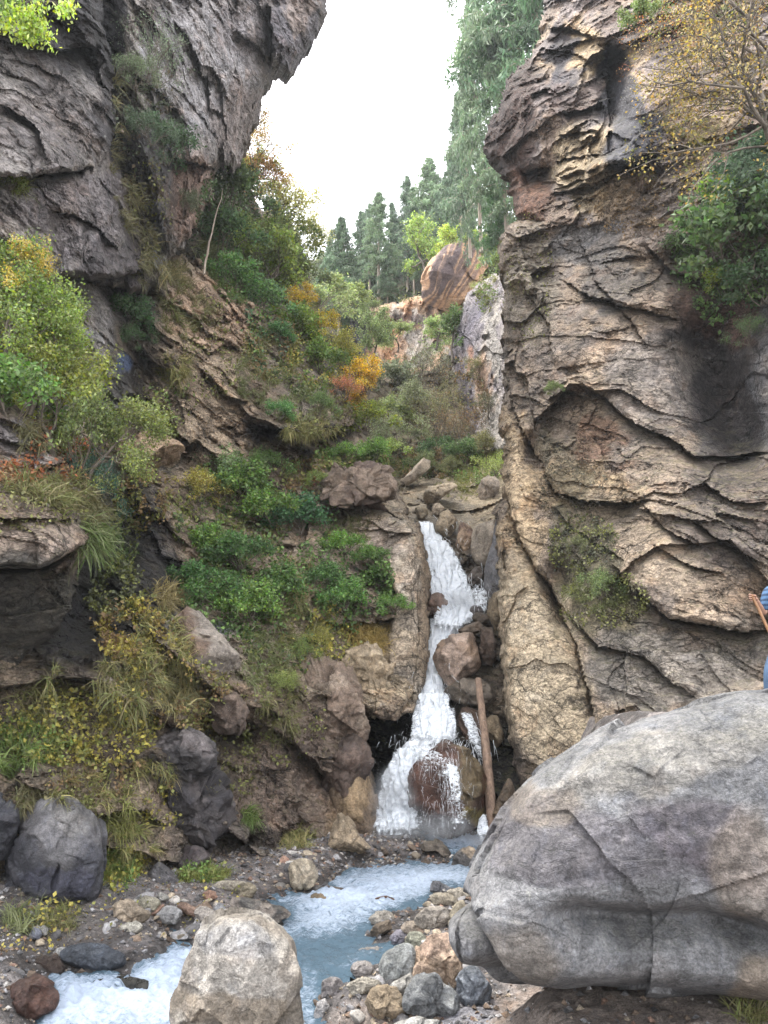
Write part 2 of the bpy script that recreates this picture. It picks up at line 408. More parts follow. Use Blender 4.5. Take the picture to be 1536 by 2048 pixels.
def front_arr(px, py):
    px = np.asarray(px, float); py = np.asarray(py, float); best = np.full(px.shape, 1e9); nr = np.zeros(px.shape + (3,))
    for s in SHEETS:
        i = np.round((py - s['y0']) / s['step']).astype(int); j = np.round((px - s['x0']) / s['step']).astype(int)
        ok = (i >= 4) & (i < s['Y'].shape[0] - 4) & (j >= 4) & (j < s['Y'].shape[1] - 4)
        ii = np.clip(i, 4, s['Y'].shape[0] - 5); jj = np.clip(j, 4, s['Y'].shape[1] - 5)
        y = np.where(ok, s['Y'][ii, jj], 1e9); m = y < best
        st = s['step'] * 3
        yr = s['Y'][ii, jj + 3]; yd = s['Y'][ii + 3, jj]
        yr = np.where(yr > 1e8, y, yr); yd = np.where(yd > 1e8, y, yd)
        a = P(px, py, np.where(m, y, 1.0)); b = P(px + st, py, np.where(m, yr, 1.0)); c = P(px, py + st, np.where(m, yd, 1.0))
        nn = np.cross(c - a, b - a); nn /= np.linalg.norm(nn, axis=-1, keepdims=True) + 1e-9
        nr = np.where(m[..., None], nn, nr); best = np.where(m, y, best)
    return best, nr

# --- far hill with the forest, far cliffs, gully
sheet('far_hillside', [(380, 560), (470, 520), (600, 505), (680, 520), (760, 540), (860, 500), (930, 470), (1040, 430), (1300, 400), (1300, 900), (380, 900)],
      [(400, 560, 52), (600, 520, 58), (760, 560, 56), (900, 500, 50), (1040, 440, 44), (1300, 420, 40), (400, 880, 44), (700, 880, 46), (1000, 880, 40)],
      step=5, relief=2.5, blk=0.7, round_px=30, round_d=6, back=20, base=((0.05, 0.06, 0.03), (0.09, 0.085, 0.05)), seed=3, jag=16, fine=1)
def stripe(px, py, wp):
    return -ridged(np.stack([px / 26.0 - (py - 500) / 60.0, py / 260.0, px * 0], -1), 3, 91) * 0.9
sheet('far_cliff', [(690, 650), (712, 625), (745, 608), (800, 602), (845, 590), (852, 550), (870, 522), (890, 497), (925, 484), (962, 490), (976, 530), (960, 580), (985, 640), (1010, 700), (1010, 800), (690, 800)],
      [(700, 640, 46), (800, 620, 45), (860, 560, 41), (925, 490, 42), (970, 520, 40), (900, 640, 42), (800, 780, 43), (700, 780, 44), (1000, 780, 38)],
      step=3, relief=0.8, blk=0.5, dip=-60, round_px=14, round_d=2.5, back=8, base=((0.50, 0.34, 0.22), (0.46, 0.27, 0.16), (0.46, 0.40, 0.34)),
      splats=[(900, 545, 70, 80, (0.50, 0.30, 0.18), 0.8), (890, 560, 10, 80, (0.10, 0.075, 0.08), 0.85, 26), (915, 545, 8, 90, (0.10, 0.075, 0.08), 0.85, 26), (712, 650, 30, 90, (0.06, 0.055, 0.07), 1.0), (930, 530, 8, 70, (0.10, 0.07, 0.07), 0.8, 22),
              (950, 520, 6, 60, (0.12, 0.08, 0.07), 0.7, 22), (800, 640, 60, 12, (0.12, 0.07, 0.07), 0.6), (830, 700, 40, 40, (0.45, 0.42, 0.38), 0.8), (785, 690, 30, 50, (0.45, 0.24, 0.12), 0.7)],
      seed=5, jag=6, features=stripe)
sheet('gully_slope', [(700, 740), (780, 760), (860, 735), (930, 700), (1050, 640), (1060, 1010), (860, 1000), (700, 1000)],
      [(700, 750, 33), (800, 770, 33), (900, 720, 34), (1040, 700, 31), (720, 940, 24.5), (860, 880, 28), (1000, 900, 26), (800, 980, 23.5), (1000, 980, 23.5)],
      step=4, relief=2.0, blk=0.7, round_px=20, round_d=2, back=8, base=((0.13, 0.10, 0.065), (0.20, 0.17, 0.11)), seed=7, jag=12)
sheet('gully_wall', [(1060, 500), (1010, 540), (960, 562), (932, 590), (920, 630), (900, 700), (904, 740), (925, 820), (950, 880), (975, 905), (1060, 915)],
      [(1000, 560, 27), (930, 620, 28.5), (905, 740, 29.5), (960, 860, 27), (1040, 560, 24), (1040, 880, 23)],
      step=2.6, relief=0.6, blk=0.6, dip=70, round_px=12, round_d=1.5, back=6, base=((0.44, 0.40, 0.37), (0.30, 0.27, 0.29), (0.50, 0.46, 0.42)),
      splats=[(940, 650, 30, 60, (0.17, 0.155, 0.19), 0.9, 20), (925, 770, 12, 80, (0.13, 0.11, 0.14), 0.9, -15), (965, 760, 16, 60, (0.50, 0.30, 0.17), 0.6), (940, 720, 8, 30, (0.45, 0.22, 0.12), 0.7), (985, 690, 14, 60, PALE, 0.9, -10), (990, 860, 25, 50, PALE, 0.8)], seed=9, jag=6)
sheet('left_ridge', [(380, 330), (440, 325), (486, 335), (498, 395), (530, 415), (575, 430), (600, 462), (612, 530), (628, 585), (655, 640), (690, 690), (722, 760), (705, 820), (560, 800), (420, 640), (330, 520), (340, 400)],
      [(460, 340, 24), (420, 480, 20), (520, 440, 25.5), (600, 480, 27), (620, 590, 26), (700, 720, 25), (500, 600, 21), (620, 700, 22.5), (380, 420, 19.5)],
      step=4, relief=1.6, blk=0.8, dip=-50, round_px=26, round_d=2.5, back=10, base=((0.10, 0.085, 0.06), (0.17, 0.14, 0.10)), seed=13, jag=14)
# --- stepped bed of the falls and the dark back of the slot
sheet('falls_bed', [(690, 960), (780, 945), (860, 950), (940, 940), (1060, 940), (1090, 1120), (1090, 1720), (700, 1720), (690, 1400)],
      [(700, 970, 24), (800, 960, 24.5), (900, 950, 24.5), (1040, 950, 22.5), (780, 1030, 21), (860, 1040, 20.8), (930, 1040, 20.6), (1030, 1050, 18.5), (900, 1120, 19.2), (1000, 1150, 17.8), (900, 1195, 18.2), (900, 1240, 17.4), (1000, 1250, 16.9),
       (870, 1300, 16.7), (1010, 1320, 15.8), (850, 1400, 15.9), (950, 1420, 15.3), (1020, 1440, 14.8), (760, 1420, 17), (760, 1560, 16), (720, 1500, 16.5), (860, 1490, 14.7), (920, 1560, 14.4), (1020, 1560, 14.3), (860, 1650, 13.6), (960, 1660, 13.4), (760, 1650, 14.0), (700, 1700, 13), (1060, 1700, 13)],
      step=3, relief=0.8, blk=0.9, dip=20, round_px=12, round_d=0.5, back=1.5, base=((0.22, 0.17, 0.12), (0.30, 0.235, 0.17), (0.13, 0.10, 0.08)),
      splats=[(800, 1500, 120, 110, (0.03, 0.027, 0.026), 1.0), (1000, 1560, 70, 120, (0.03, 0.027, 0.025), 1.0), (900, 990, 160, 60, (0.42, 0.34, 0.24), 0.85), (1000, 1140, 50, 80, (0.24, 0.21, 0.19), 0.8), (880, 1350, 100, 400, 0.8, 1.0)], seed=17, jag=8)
# --- left: dark gully and long slope with the fall pillar
LS = [(-320, 560), (60, 560), (250, 540), (318, 545), (342, 508), (400, 520), (440, 560), (500, 600), (560, 640), (612, 690), (650, 760), (702, 822), (714, 860), (745, 885), (775, 925), (780, 965), (800, 985), (838, 1050),
      (848, 1120), (856, 1200), (856, 1300), (842, 1390), (812, 1428), (770, 1440), (705, 1415), (716, 1440), (740, 1500), (738, 1560), (756, 1610), (765, 1680), (700, 1740), (480, 1800), (220, 1850), (0, 1960), (-320, 2050)]
lsl = [([(505, 845), (560, 862), (640, 868), (700, 850), (714, 836)], 2.4, 60, 24), ([(250, 790), (300, 800), (345, 850), (385, 900)], 0.9, 40, 40),
       ([(270, 700), (310, 730), (350, 745), (380, 800)], 0.5, 30, 30), ([(230, 935), (300, 925), (360, 905), (400, 880)], 0.8, 35, 25),
       ([(255, 1020), (320, 1040), (380, 1100)], 0.3, 30, 30), ([(560, 960), (640, 1020), (720, 1030), (800, 1045)], 0.35, 30, 24), ([(640, 1010), (700, 1020), (830, 1058)], 0.3, 50, 16),
       ([(690, 1240), (740, 1250), (800, 1235)], 0.7, 40, 26), ([(600, 1225), (660, 1240), (700, 1250)], 0.4, 40, 30), ([(690, 1330), (740, 1345), (800, 1325)], 0.3, 30, 18),
       ([(415, 1430), (440, 1470), (490, 1465), (500, 1440)], 0.8, 50, 30), ([(400, 1560), (440, 1650), (490, 1690), (500, 1650)], 0.6, 60, 30), ([(350, 1240), (420, 1300), (490, 1360)], 0.3, 30, 20),
       ([(170, 1640), (260, 1620), (330, 1650)], 0.3, 30, 30), ([(220, 1200), (300, 1260), (330, 1330)], 0.35, 30, 30), ([(300, 1500), (350, 1580), (400, 1590)], 0.5, 40, 30),
       ([(520, 1440), (600, 1500), (690, 1600)], 0.3, 60, 30), ([(330, 600), (400, 640), (470, 640)], 0.35, 30, 18), ([(350, 660), (420, 700), (480, 690)], 0.35, 30, 18), ([(400, 740), (450, 790), (500, 800)], 0.4, 30, 18),
       ([(420, 560), (480, 640), (520, 720)], 0.2, 30, 18), ([(560, 720), (600, 800), (610, 850)], 0.25, 30, 18), ([(700, 1125), (760, 1160), (790, 1200)], 0.25, 30, 18)]
def ls_feat(px, py, wp):
    o = 0
    # smooth hanging pillar right at the falls
    d, s, t = seg_dist(px, py, [(835, 1060), (832, 1180), (825, 1300), (812, 1430)])
    o = o - 0.15 * smooth(48, 24, d) 
    # recess (wet dark gully)
    d, s, t = seg_dist(px, py, [(245, 560), (270, 720), (310, 850), (235, 980), (230, 1100), (160, 1250)])
    o = o + 1.6 * np.exp(-(d / 50.0) ** 2)
    d, s, t = seg_dist(px, py, [(430, 1445), (480, 1470)])
    o = o + 0.8 * np.exp(-(d / 28.0) ** 2)
    return o
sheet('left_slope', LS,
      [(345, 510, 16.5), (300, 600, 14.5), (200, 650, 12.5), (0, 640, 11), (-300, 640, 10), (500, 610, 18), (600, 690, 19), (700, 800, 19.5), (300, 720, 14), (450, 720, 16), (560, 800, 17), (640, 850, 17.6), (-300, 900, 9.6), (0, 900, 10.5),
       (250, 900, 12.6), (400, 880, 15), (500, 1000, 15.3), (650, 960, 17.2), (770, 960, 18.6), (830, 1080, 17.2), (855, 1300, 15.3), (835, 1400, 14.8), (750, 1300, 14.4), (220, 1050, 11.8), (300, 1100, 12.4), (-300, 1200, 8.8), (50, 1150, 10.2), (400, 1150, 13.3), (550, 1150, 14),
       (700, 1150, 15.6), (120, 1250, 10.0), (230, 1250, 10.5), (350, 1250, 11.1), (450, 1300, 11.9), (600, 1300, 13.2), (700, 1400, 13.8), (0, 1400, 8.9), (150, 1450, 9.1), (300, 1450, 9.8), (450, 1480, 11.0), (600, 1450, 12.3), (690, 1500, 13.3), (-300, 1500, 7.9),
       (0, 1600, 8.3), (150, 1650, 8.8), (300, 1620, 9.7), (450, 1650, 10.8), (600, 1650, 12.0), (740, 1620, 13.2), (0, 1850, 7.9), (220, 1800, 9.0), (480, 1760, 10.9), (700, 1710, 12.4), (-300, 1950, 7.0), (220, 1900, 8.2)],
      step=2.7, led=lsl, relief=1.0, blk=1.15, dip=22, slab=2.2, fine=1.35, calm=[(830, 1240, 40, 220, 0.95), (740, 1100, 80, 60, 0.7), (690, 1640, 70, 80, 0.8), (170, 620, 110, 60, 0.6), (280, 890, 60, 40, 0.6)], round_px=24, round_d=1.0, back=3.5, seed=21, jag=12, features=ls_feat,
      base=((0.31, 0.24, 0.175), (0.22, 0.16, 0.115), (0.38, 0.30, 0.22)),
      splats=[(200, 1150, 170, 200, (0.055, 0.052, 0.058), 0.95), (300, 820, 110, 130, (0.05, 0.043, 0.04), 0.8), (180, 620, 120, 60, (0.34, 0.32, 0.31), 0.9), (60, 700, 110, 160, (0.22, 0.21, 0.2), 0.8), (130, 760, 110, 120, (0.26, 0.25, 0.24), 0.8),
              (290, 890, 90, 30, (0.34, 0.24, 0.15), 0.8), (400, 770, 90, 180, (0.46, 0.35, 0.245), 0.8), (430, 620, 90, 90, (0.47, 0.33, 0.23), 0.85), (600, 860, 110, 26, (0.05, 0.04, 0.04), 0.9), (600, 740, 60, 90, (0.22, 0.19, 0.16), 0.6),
              (690, 980, 70, 50, (0.17, 0.12, 0.09), 0.7), (770, 1040, 90, 40, (0.42, 0.34, 0.25), 0.9), (740, 1110, 90, 60, (0.40, 0.32, 0.26), 0.8), (832, 1250, 34, 190, (0.42, 0.33, 0.235), 1.0), (760, 1350, 80, 60, (0.44, 0.35, 0.24), 0.95),
              (560, 1540, 150, 120, (0.25, 0.185, 0.145), 0.8), (690, 1420, 40, 110, (0.22, 0.16, 0.12), 0.8), (380, 1500, 100, 110, (0.11, 0.085, 0.07), 0.7), (430, 1300, 80, 60, (0.32, 0.26, 0.2), 0.8), (400, 1250, 60, 24, (0.36, 0.37, 0.42), 0.8),
              (700, 1640, 60, 80, (0.30, 0.21, 0.13), 0.9), (500, 1700, 160, 60, (0.13, 0.11, 0.10), 0.8), (120, 1860, 240, 70, (0.09, 0.078, 0.068), 0.95), (120, 1500, 180, 120, (0.13, 0.10, 0.07), 0.7),
              (250, 720, 24, 30, (0.30, 0.40, 0.66), 0.95), (170, 1180, 160, 190, 0.9, 1.0), (250, 900, 40, 400, 0.75, 1.0), (250, 720, 26, 34, 1.0, 1.0), (370, 1240, 70, 40, 0.8, 1.0), (330, 730, 40, 24, 0.9, 1.0), (600, 1500, 180, 150, 0.35, 1.0)])  # blue splat paints the sky's reflection onto the wet rock
sheet('cliff_slab', [(676, 1066), (690, 1040), (770, 1026), (838, 1050), (850, 1110), (857, 1190), (860, 1290), (850, 1372), (824, 1428), (788, 1430), (766, 1402), (770, 1330), (780, 1250), (792, 1190), (776, 1152), (726, 1124), (690, 1100)],
      [(680, 1060, 16.4), (690, 1100, 16.1), (760, 1045, 16.2), (760, 1110, 15.6), (818, 1060, 15.5), (822, 1110, 14.9), (850, 1110, 15.8), (820, 1200, 14.75), (857, 1200, 15.7), (785, 1250, 15.1), (820, 1300, 14.45), (860, 1300, 15.4), (772, 1400, 14.6), (812, 1424, 14.1), (848, 1380, 15.0), (775, 1340, 14.9)],
      step=2.2, relief=0.30, blk=0.30, beds=0.3, dip=70, slab=1.5, round_px=9, round_d=0.45, back=2.2, seed=45, jag=5, fine=1.2, led=[([(690, 1064), (760, 1058), (832, 1070)], 0.10, 30, 10), ([(838, 1090), (838, 1200), (834, 1300), (826, 1420)], 0.07, 12, 12)],
      base=((0.47, 0.38, 0.28), (0.40, 0.31, 0.22), (0.50, 0.42, 0.33)), splats=[(740, 1070, 70, 40, (0.42, 0.34, 0.28), 0.8), (850, 1250, 12, 160, (0.33, 0.25, 0.17), 0.7), (800, 1400, 40, 24, (0.30, 0.23, 0.16), 0.6)])  # darker strip paints the shade of the slab's narrow right face
# --- upper left overhanging wall
ULO = [(-320, -320), (705, -320), (672, -60), (655, 0), (648, 40), (622, 92), (605, 110), (582, 148), (545, 142), (538, 168), (524, 202), (515, 240), (500, 268), (478, 328), (470, 345), (436, 335), (426, 350), (424, 390), (386, 470), (352, 505), (330, 560), (290, 600), (230, 575), (140, 562), (60, 600), (-320, 640)]
ull = [([(-100, 350), (0, 350), (60, 352), (100, 345), (190, 340)], 0.8, 70, 16), ([(335, 300), (360, 318), (400, 330), (436, 342)], 0.9, 60, 26), ([(110, 545), (180, 560), (250, 555), (300, 530)], 0.9, 60, 30),
       ([(205, -100), (205, 50), (228, 150), (230, 260), (205, 330)], -0.8, 26, 30), ([(540, 10), (545, 80), (540, 150)], 0.7, 40, 20), ([(470, 60), (520, 100), (540, 130)], 0.4, 40, 20),
       ([(345, 40), (385, 90), (400, 150), (430, 170)], 0.35, 30, 16), ([(415, 150), (420, 220), (455, 230)], 0.3, 30, 16), ([(0, 210), (70, 250), (95, 330)], 0.3, 30, 20), ([(360, 440), (400, 410), (425, 380)], 0.3, 30, 20),
       ([(240, 330), (290, 430), (320, 520)], -0.6, 20, 40), ([(0, 60), (120, 100), (200, 90)], 0.5, 60, 40), ([(250, 140), (330, 190), (380, 260)], 0.25, 30, 16), ([(100, 420), (180, 440), (240, 500)], 0.25, 30, 16)]
def ul_feat(px, py, wp):
    d, s, t = seg_dist(px, py, [(212, -200), (222, 100), (240, 250), (250, 380), (300, 500)])
    o = 0.9 * np.exp(-(d / 26.0) ** 2)
    d, s, t = seg_dist(px, py, [(335, 230), (350, 300)])
    return o + 0.7 * np.exp(-(d / 32.0) ** 2)
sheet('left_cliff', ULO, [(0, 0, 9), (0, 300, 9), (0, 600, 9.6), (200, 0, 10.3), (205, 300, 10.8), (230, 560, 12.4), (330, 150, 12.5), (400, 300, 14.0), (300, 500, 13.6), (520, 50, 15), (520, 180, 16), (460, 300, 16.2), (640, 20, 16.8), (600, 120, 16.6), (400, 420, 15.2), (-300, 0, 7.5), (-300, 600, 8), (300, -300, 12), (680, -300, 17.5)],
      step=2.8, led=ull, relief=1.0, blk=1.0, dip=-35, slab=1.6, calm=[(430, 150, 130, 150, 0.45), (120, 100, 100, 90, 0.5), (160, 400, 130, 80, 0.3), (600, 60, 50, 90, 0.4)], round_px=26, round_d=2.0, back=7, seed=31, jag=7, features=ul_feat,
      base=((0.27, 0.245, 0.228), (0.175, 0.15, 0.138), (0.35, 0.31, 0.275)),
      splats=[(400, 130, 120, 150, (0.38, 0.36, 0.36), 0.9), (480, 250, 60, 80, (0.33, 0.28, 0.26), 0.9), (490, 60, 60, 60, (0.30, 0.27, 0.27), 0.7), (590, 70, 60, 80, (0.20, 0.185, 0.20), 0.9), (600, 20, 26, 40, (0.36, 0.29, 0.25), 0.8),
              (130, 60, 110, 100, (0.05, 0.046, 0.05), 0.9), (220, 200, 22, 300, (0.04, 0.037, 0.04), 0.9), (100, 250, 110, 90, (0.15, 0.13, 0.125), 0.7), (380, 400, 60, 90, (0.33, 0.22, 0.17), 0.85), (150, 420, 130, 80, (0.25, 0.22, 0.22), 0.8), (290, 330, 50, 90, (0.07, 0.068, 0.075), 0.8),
              (230, 520, 90, 40, (0.10, 0.085, 0.09), 0.8), (310, 470, 20, 60, (0.3, 0.33, 0.42), 0.6), (320, 430, 40, 120, 0.7, 1.0), (160, 480, 160, 90, 0.35, 1.0), (100, 80, 150, 120, 0.3, 1.0)])  # bluish splat puts a sky reflection into the wet wall's colour
# --- near left buttress with overhang
sheet('left_buttress', [(-320, 790), (-40, 780), (20, 815), (62, 832), (105, 880), (150, 950), (186, 1000), (206, 1055), (190, 1085), (166, 1112), (158, 1140), (150, 1190), (112, 1262), (62, 1312), (26, 1372), (-320, 1420)],
      [(-300, 800, 6.6), (0, 830, 7.6), (60, 860, 8.0), (150, 980, 8.2), (0, 1000, 7.2), (200, 1060, 8.4), (100, 1060, 7.4), (0, 1100, 7.0), (120, 1160, 8.2), (60, 1250, 8.6), (0, 1300, 8.8), (-300, 1300, 8)],
      step=2.6, led=[([(-200, 1165), (0, 1140), (80, 1135), (130, 1112), (185, 1082)], 1.1, 90, 60), ([(-50, 1045), (60, 1035), (160, 1040)], 0.2, 30, 16), ([(0, 960), (80, 930), (130, 930)], 0.25, 30, 20), ([(0, 880), (50, 890), (90, 900)], 0.2, 30, 20)],
      relief=0.7, blk=0.45, dip=8, slab=3, round_px=22, round_d=0.7, back=4, seed=41, jag=9,
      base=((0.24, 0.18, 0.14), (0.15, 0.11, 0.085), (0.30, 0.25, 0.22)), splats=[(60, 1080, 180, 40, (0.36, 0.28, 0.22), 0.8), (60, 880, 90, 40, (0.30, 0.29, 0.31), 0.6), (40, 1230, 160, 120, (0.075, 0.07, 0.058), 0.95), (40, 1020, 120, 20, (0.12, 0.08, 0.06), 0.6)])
# --- right wall
rul = [([(1130, 225), (1160, 218), (1205, 205)], 0.6, 40, 26), ([(1040, 345), (1075, 335), (1098, 330)], 0.6, 40, 34), ([(1210, 80), (1215, 160), (1215, 260), (1230, 230)], -0.5, 20, 30), ([(1205, 330), (1260, 330), (1300, 300)], 0.6, 60, 30),
       ([(1120, 270), (1160, 265), (1200, 262)], 0.25, 24, 12), ([(1110, 320), (1150, 315), (1200, 305)], 0.25, 24, 12), ([(1120, 350), (1170, 345), (1200, 330)], 0.25, 24, 12), ([(1100, 390), (1150, 380), (1200, 370)], 0.25, 24, 12),
       ([(1090, 60), (1140, 55), (1200, 80)], 0.4, 40, 18), ([(1060, 190), (1090, 180), (1110, 190)], 0.3, 24, 12)]
def ru_feat(px, py, wp):
    d, s, t = seg_dist(px, py, [(1222, 120), (1222, 190), (1225, 225)])
    o = 1.3 * np.exp(-(d / 28.0) ** 2)
    d, s, t = seg_dist(px, py, [(1290, 210), (1260, 270), (1235, 330)])
    o = o - 0.8 * np.exp(-(d / 60.0) ** 2)
    d, s, t = seg_dist(px, py, [(1055, 355), (1085, 350)])
    return o + 0.8 * np.exp(-(d / 20.0) ** 2)
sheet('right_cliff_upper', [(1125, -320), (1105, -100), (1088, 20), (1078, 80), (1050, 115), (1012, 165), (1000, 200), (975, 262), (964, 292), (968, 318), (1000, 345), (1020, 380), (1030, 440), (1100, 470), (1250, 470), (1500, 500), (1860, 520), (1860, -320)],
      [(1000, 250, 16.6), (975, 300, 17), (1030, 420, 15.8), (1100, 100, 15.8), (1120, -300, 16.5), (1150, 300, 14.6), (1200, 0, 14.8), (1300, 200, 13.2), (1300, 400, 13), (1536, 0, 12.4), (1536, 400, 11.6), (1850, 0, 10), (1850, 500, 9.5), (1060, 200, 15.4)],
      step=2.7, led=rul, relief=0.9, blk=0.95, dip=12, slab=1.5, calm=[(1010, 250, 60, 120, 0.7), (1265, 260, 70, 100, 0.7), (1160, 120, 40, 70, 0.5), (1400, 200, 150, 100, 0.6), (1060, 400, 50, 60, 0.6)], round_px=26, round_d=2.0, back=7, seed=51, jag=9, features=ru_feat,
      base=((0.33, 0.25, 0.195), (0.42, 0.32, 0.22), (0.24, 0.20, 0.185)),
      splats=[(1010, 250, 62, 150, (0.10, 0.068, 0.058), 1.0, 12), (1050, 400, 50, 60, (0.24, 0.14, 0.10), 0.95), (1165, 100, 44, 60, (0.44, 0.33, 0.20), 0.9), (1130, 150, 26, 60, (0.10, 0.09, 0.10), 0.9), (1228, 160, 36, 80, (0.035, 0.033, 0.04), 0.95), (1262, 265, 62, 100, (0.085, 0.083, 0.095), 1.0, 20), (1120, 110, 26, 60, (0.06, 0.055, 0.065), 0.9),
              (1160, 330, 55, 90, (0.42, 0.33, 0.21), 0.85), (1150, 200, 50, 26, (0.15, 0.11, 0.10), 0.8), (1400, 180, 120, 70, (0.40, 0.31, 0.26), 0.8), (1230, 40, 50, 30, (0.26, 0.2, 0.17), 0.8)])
rll = [([(1040, 850), (1085, 925), (1112, 985), (1175, 1002), (1262, 1004), (1296, 1000)], 0.75, 70, 26), ([(1225, 1130), (1290, 1200), (1335, 1235), (1400, 1245), (1470, 1262), (1540, 1262)], 0.9, 110, 30),
       ([(1085, 1130), (1110, 1195), (1150, 1240), (1195, 1292), (1290, 1312), (1345, 1370), (1400, 1400)], 0.4, 60, 22), ([(998, 930), (1030, 1058), (1062, 1120), (1105, 1180), (1142, 1262), (1165, 1340), (1192, 1440), (1206, 1520)], 0.75, 50, 26),
       ([(1150, 760), (1200, 790), (1260, 840), (1330, 872), (1390, 912), (1465, 912), (1560, 900)], 0.6, 50, 24), ([(1180, 868), (1215, 930), (1260, 985)], -0.3, 30, 18), ([(1280, 1008), (1330, 1058), (1405, 1092)], 0.3, 50, 20),
       ([(1120, 560), (1200, 600), (1290, 620), (1360, 640)], 0.4, 60, 26), ([(1290, 480), (1340, 540), (1400, 560), (1450, 560)], 0.6, 60, 40), ([(1040, 560), (1100, 650), (1110, 740)], 0.3, 40, 20), ([(1090, 800), (1130, 780), (1180, 800)], 0.4, 40, 24),
       ([(1300, 1085), (1380, 1130), (1450, 1150)], 0.2, 40, 18), ([(1010, 730), (1030, 820), (1050, 880)], 0.4, 22, 18), ([(1160, 470), (1190, 560), (1260, 640), (1300, 700)], 0.25, 40, 20), ([(1400, 960), (1460, 1000), (1536, 1010)], 0.3, 30, 20),
       ([(1380, 1040), (1440, 1080), (1536, 1130)], 0.3, 40, 20), ([(1100, 1010), (1150, 1060), (1250, 1120)], 0.22, 30, 16)]
def rl_feat(px, py, wp):
    o = 0
    d, s, t = seg_dist(px, py, [(1420, 700), (1450, 800), (1480, 880)])
    o = o + 1.7 * np.exp(-(d / 62.0) ** 2)
    d, s, t = seg_dist(px, py, [(1065, 885), (1070, 925)])
    o = o + 0.8 * np.exp(-(d / 20.0) ** 2)
    d, s, t = seg_dist(px, py, [(1115, 1150), (1130, 1230)])
    o = o + 0.7 * np.exp(-(d / 28.0) ** 2)
    d, s, t = seg_dist(px, py, [(1380, 530), (1420, 560), (1500, 640)])
    o = o + 0.7 * np.exp(-(d / 45.0) ** 2)
    # smooth the lower, water-worn face
    return o
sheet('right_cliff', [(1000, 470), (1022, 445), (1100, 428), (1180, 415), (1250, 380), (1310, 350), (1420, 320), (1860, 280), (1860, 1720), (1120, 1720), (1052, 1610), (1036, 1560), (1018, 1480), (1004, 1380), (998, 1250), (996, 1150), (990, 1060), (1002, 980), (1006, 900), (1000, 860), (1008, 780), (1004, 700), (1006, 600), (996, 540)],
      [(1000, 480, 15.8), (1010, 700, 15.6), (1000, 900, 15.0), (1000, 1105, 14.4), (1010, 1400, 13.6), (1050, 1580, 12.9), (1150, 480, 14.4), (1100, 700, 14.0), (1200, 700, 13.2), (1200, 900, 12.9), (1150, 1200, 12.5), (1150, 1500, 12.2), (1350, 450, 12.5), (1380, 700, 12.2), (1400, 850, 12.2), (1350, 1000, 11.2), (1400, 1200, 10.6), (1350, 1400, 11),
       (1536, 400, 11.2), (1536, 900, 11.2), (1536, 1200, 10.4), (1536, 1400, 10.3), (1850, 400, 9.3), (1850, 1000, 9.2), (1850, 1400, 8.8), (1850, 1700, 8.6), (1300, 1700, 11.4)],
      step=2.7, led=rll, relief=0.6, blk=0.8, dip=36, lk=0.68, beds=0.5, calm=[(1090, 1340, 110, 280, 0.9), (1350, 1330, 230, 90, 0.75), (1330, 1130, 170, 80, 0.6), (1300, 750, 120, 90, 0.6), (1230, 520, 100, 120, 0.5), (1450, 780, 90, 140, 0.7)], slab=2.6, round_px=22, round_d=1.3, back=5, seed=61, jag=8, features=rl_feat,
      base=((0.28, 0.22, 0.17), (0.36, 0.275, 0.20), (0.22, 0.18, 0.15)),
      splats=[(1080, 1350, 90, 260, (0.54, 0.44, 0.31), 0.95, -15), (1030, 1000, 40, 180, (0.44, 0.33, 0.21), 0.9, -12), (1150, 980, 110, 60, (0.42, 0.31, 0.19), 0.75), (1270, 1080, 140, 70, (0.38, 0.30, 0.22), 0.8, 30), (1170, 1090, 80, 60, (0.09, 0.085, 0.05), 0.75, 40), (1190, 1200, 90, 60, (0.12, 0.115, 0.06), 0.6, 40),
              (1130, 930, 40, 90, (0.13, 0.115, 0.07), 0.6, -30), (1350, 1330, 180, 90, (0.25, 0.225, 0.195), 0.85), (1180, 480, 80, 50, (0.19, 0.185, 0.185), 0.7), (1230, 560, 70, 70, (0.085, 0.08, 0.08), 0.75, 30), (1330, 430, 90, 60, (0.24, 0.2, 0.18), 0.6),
              (1440, 770, 90, 170, (0.07, 0.062, 0.062), 0.95, -14), (1300, 760, 90, 90, (0.27, 0.235, 0.205), 0.7), (1450, 620, 90, 70, (0.10, 0.055, 0.04), 0.8), (1200, 880, 70, 50, (0.20, 0.11, 0.07), 0.7), (1470, 1020, 110, 120, (0.13, 0.105, 0.09), 0.8), (1060, 560, 60, 120, (0.28, 0.24, 0.19), 0.8), (1536, 700, 40, 200, (0.15, 0.15, 0.16), 0.7)])  # the tall near-black splat paints shade into the hollow
# ------------------------------------------------------------------ gravel bed, ground
ZB_Y = [0, 4, 5.5, 6.6, 8.0, 9.5, 12.5, 16, 30]; ZB_Z = [-2.5, -2.42, -2.3, -2.12, -2.03, -1.95, -1.80, -1.6, -1.0]
CH1 = [(850, 1662), (1010, 1668), (1000, 1700), (960, 1745), (930, 1762), (860, 1768), (838, 1795), (800, 1803), (765, 1815), (742, 1842), (700, 1858), (730, 1875), (790, 1892), (740, 1912), (700, 1935), (600, 1960), (470, 1950), (440, 1900), (500, 1870), (585, 1850), (590, 1835), (556, 1800), (640, 1790), (700, 1752), (760, 1738), (860, 1735), (905, 1730), (915, 1705), (880, 1690)]
CH2 = [(640, 1925), (500, 1890), (420, 1888), (350, 1895), (320, 1925), (240, 1945), (150, 1945), (100, 1962), (130, 2010), (85, 2060), (-60, 2300), (800, 2300), (620, 2060)]
def zb(Y): return np.interp(Y, ZB_Y, ZB_Z)
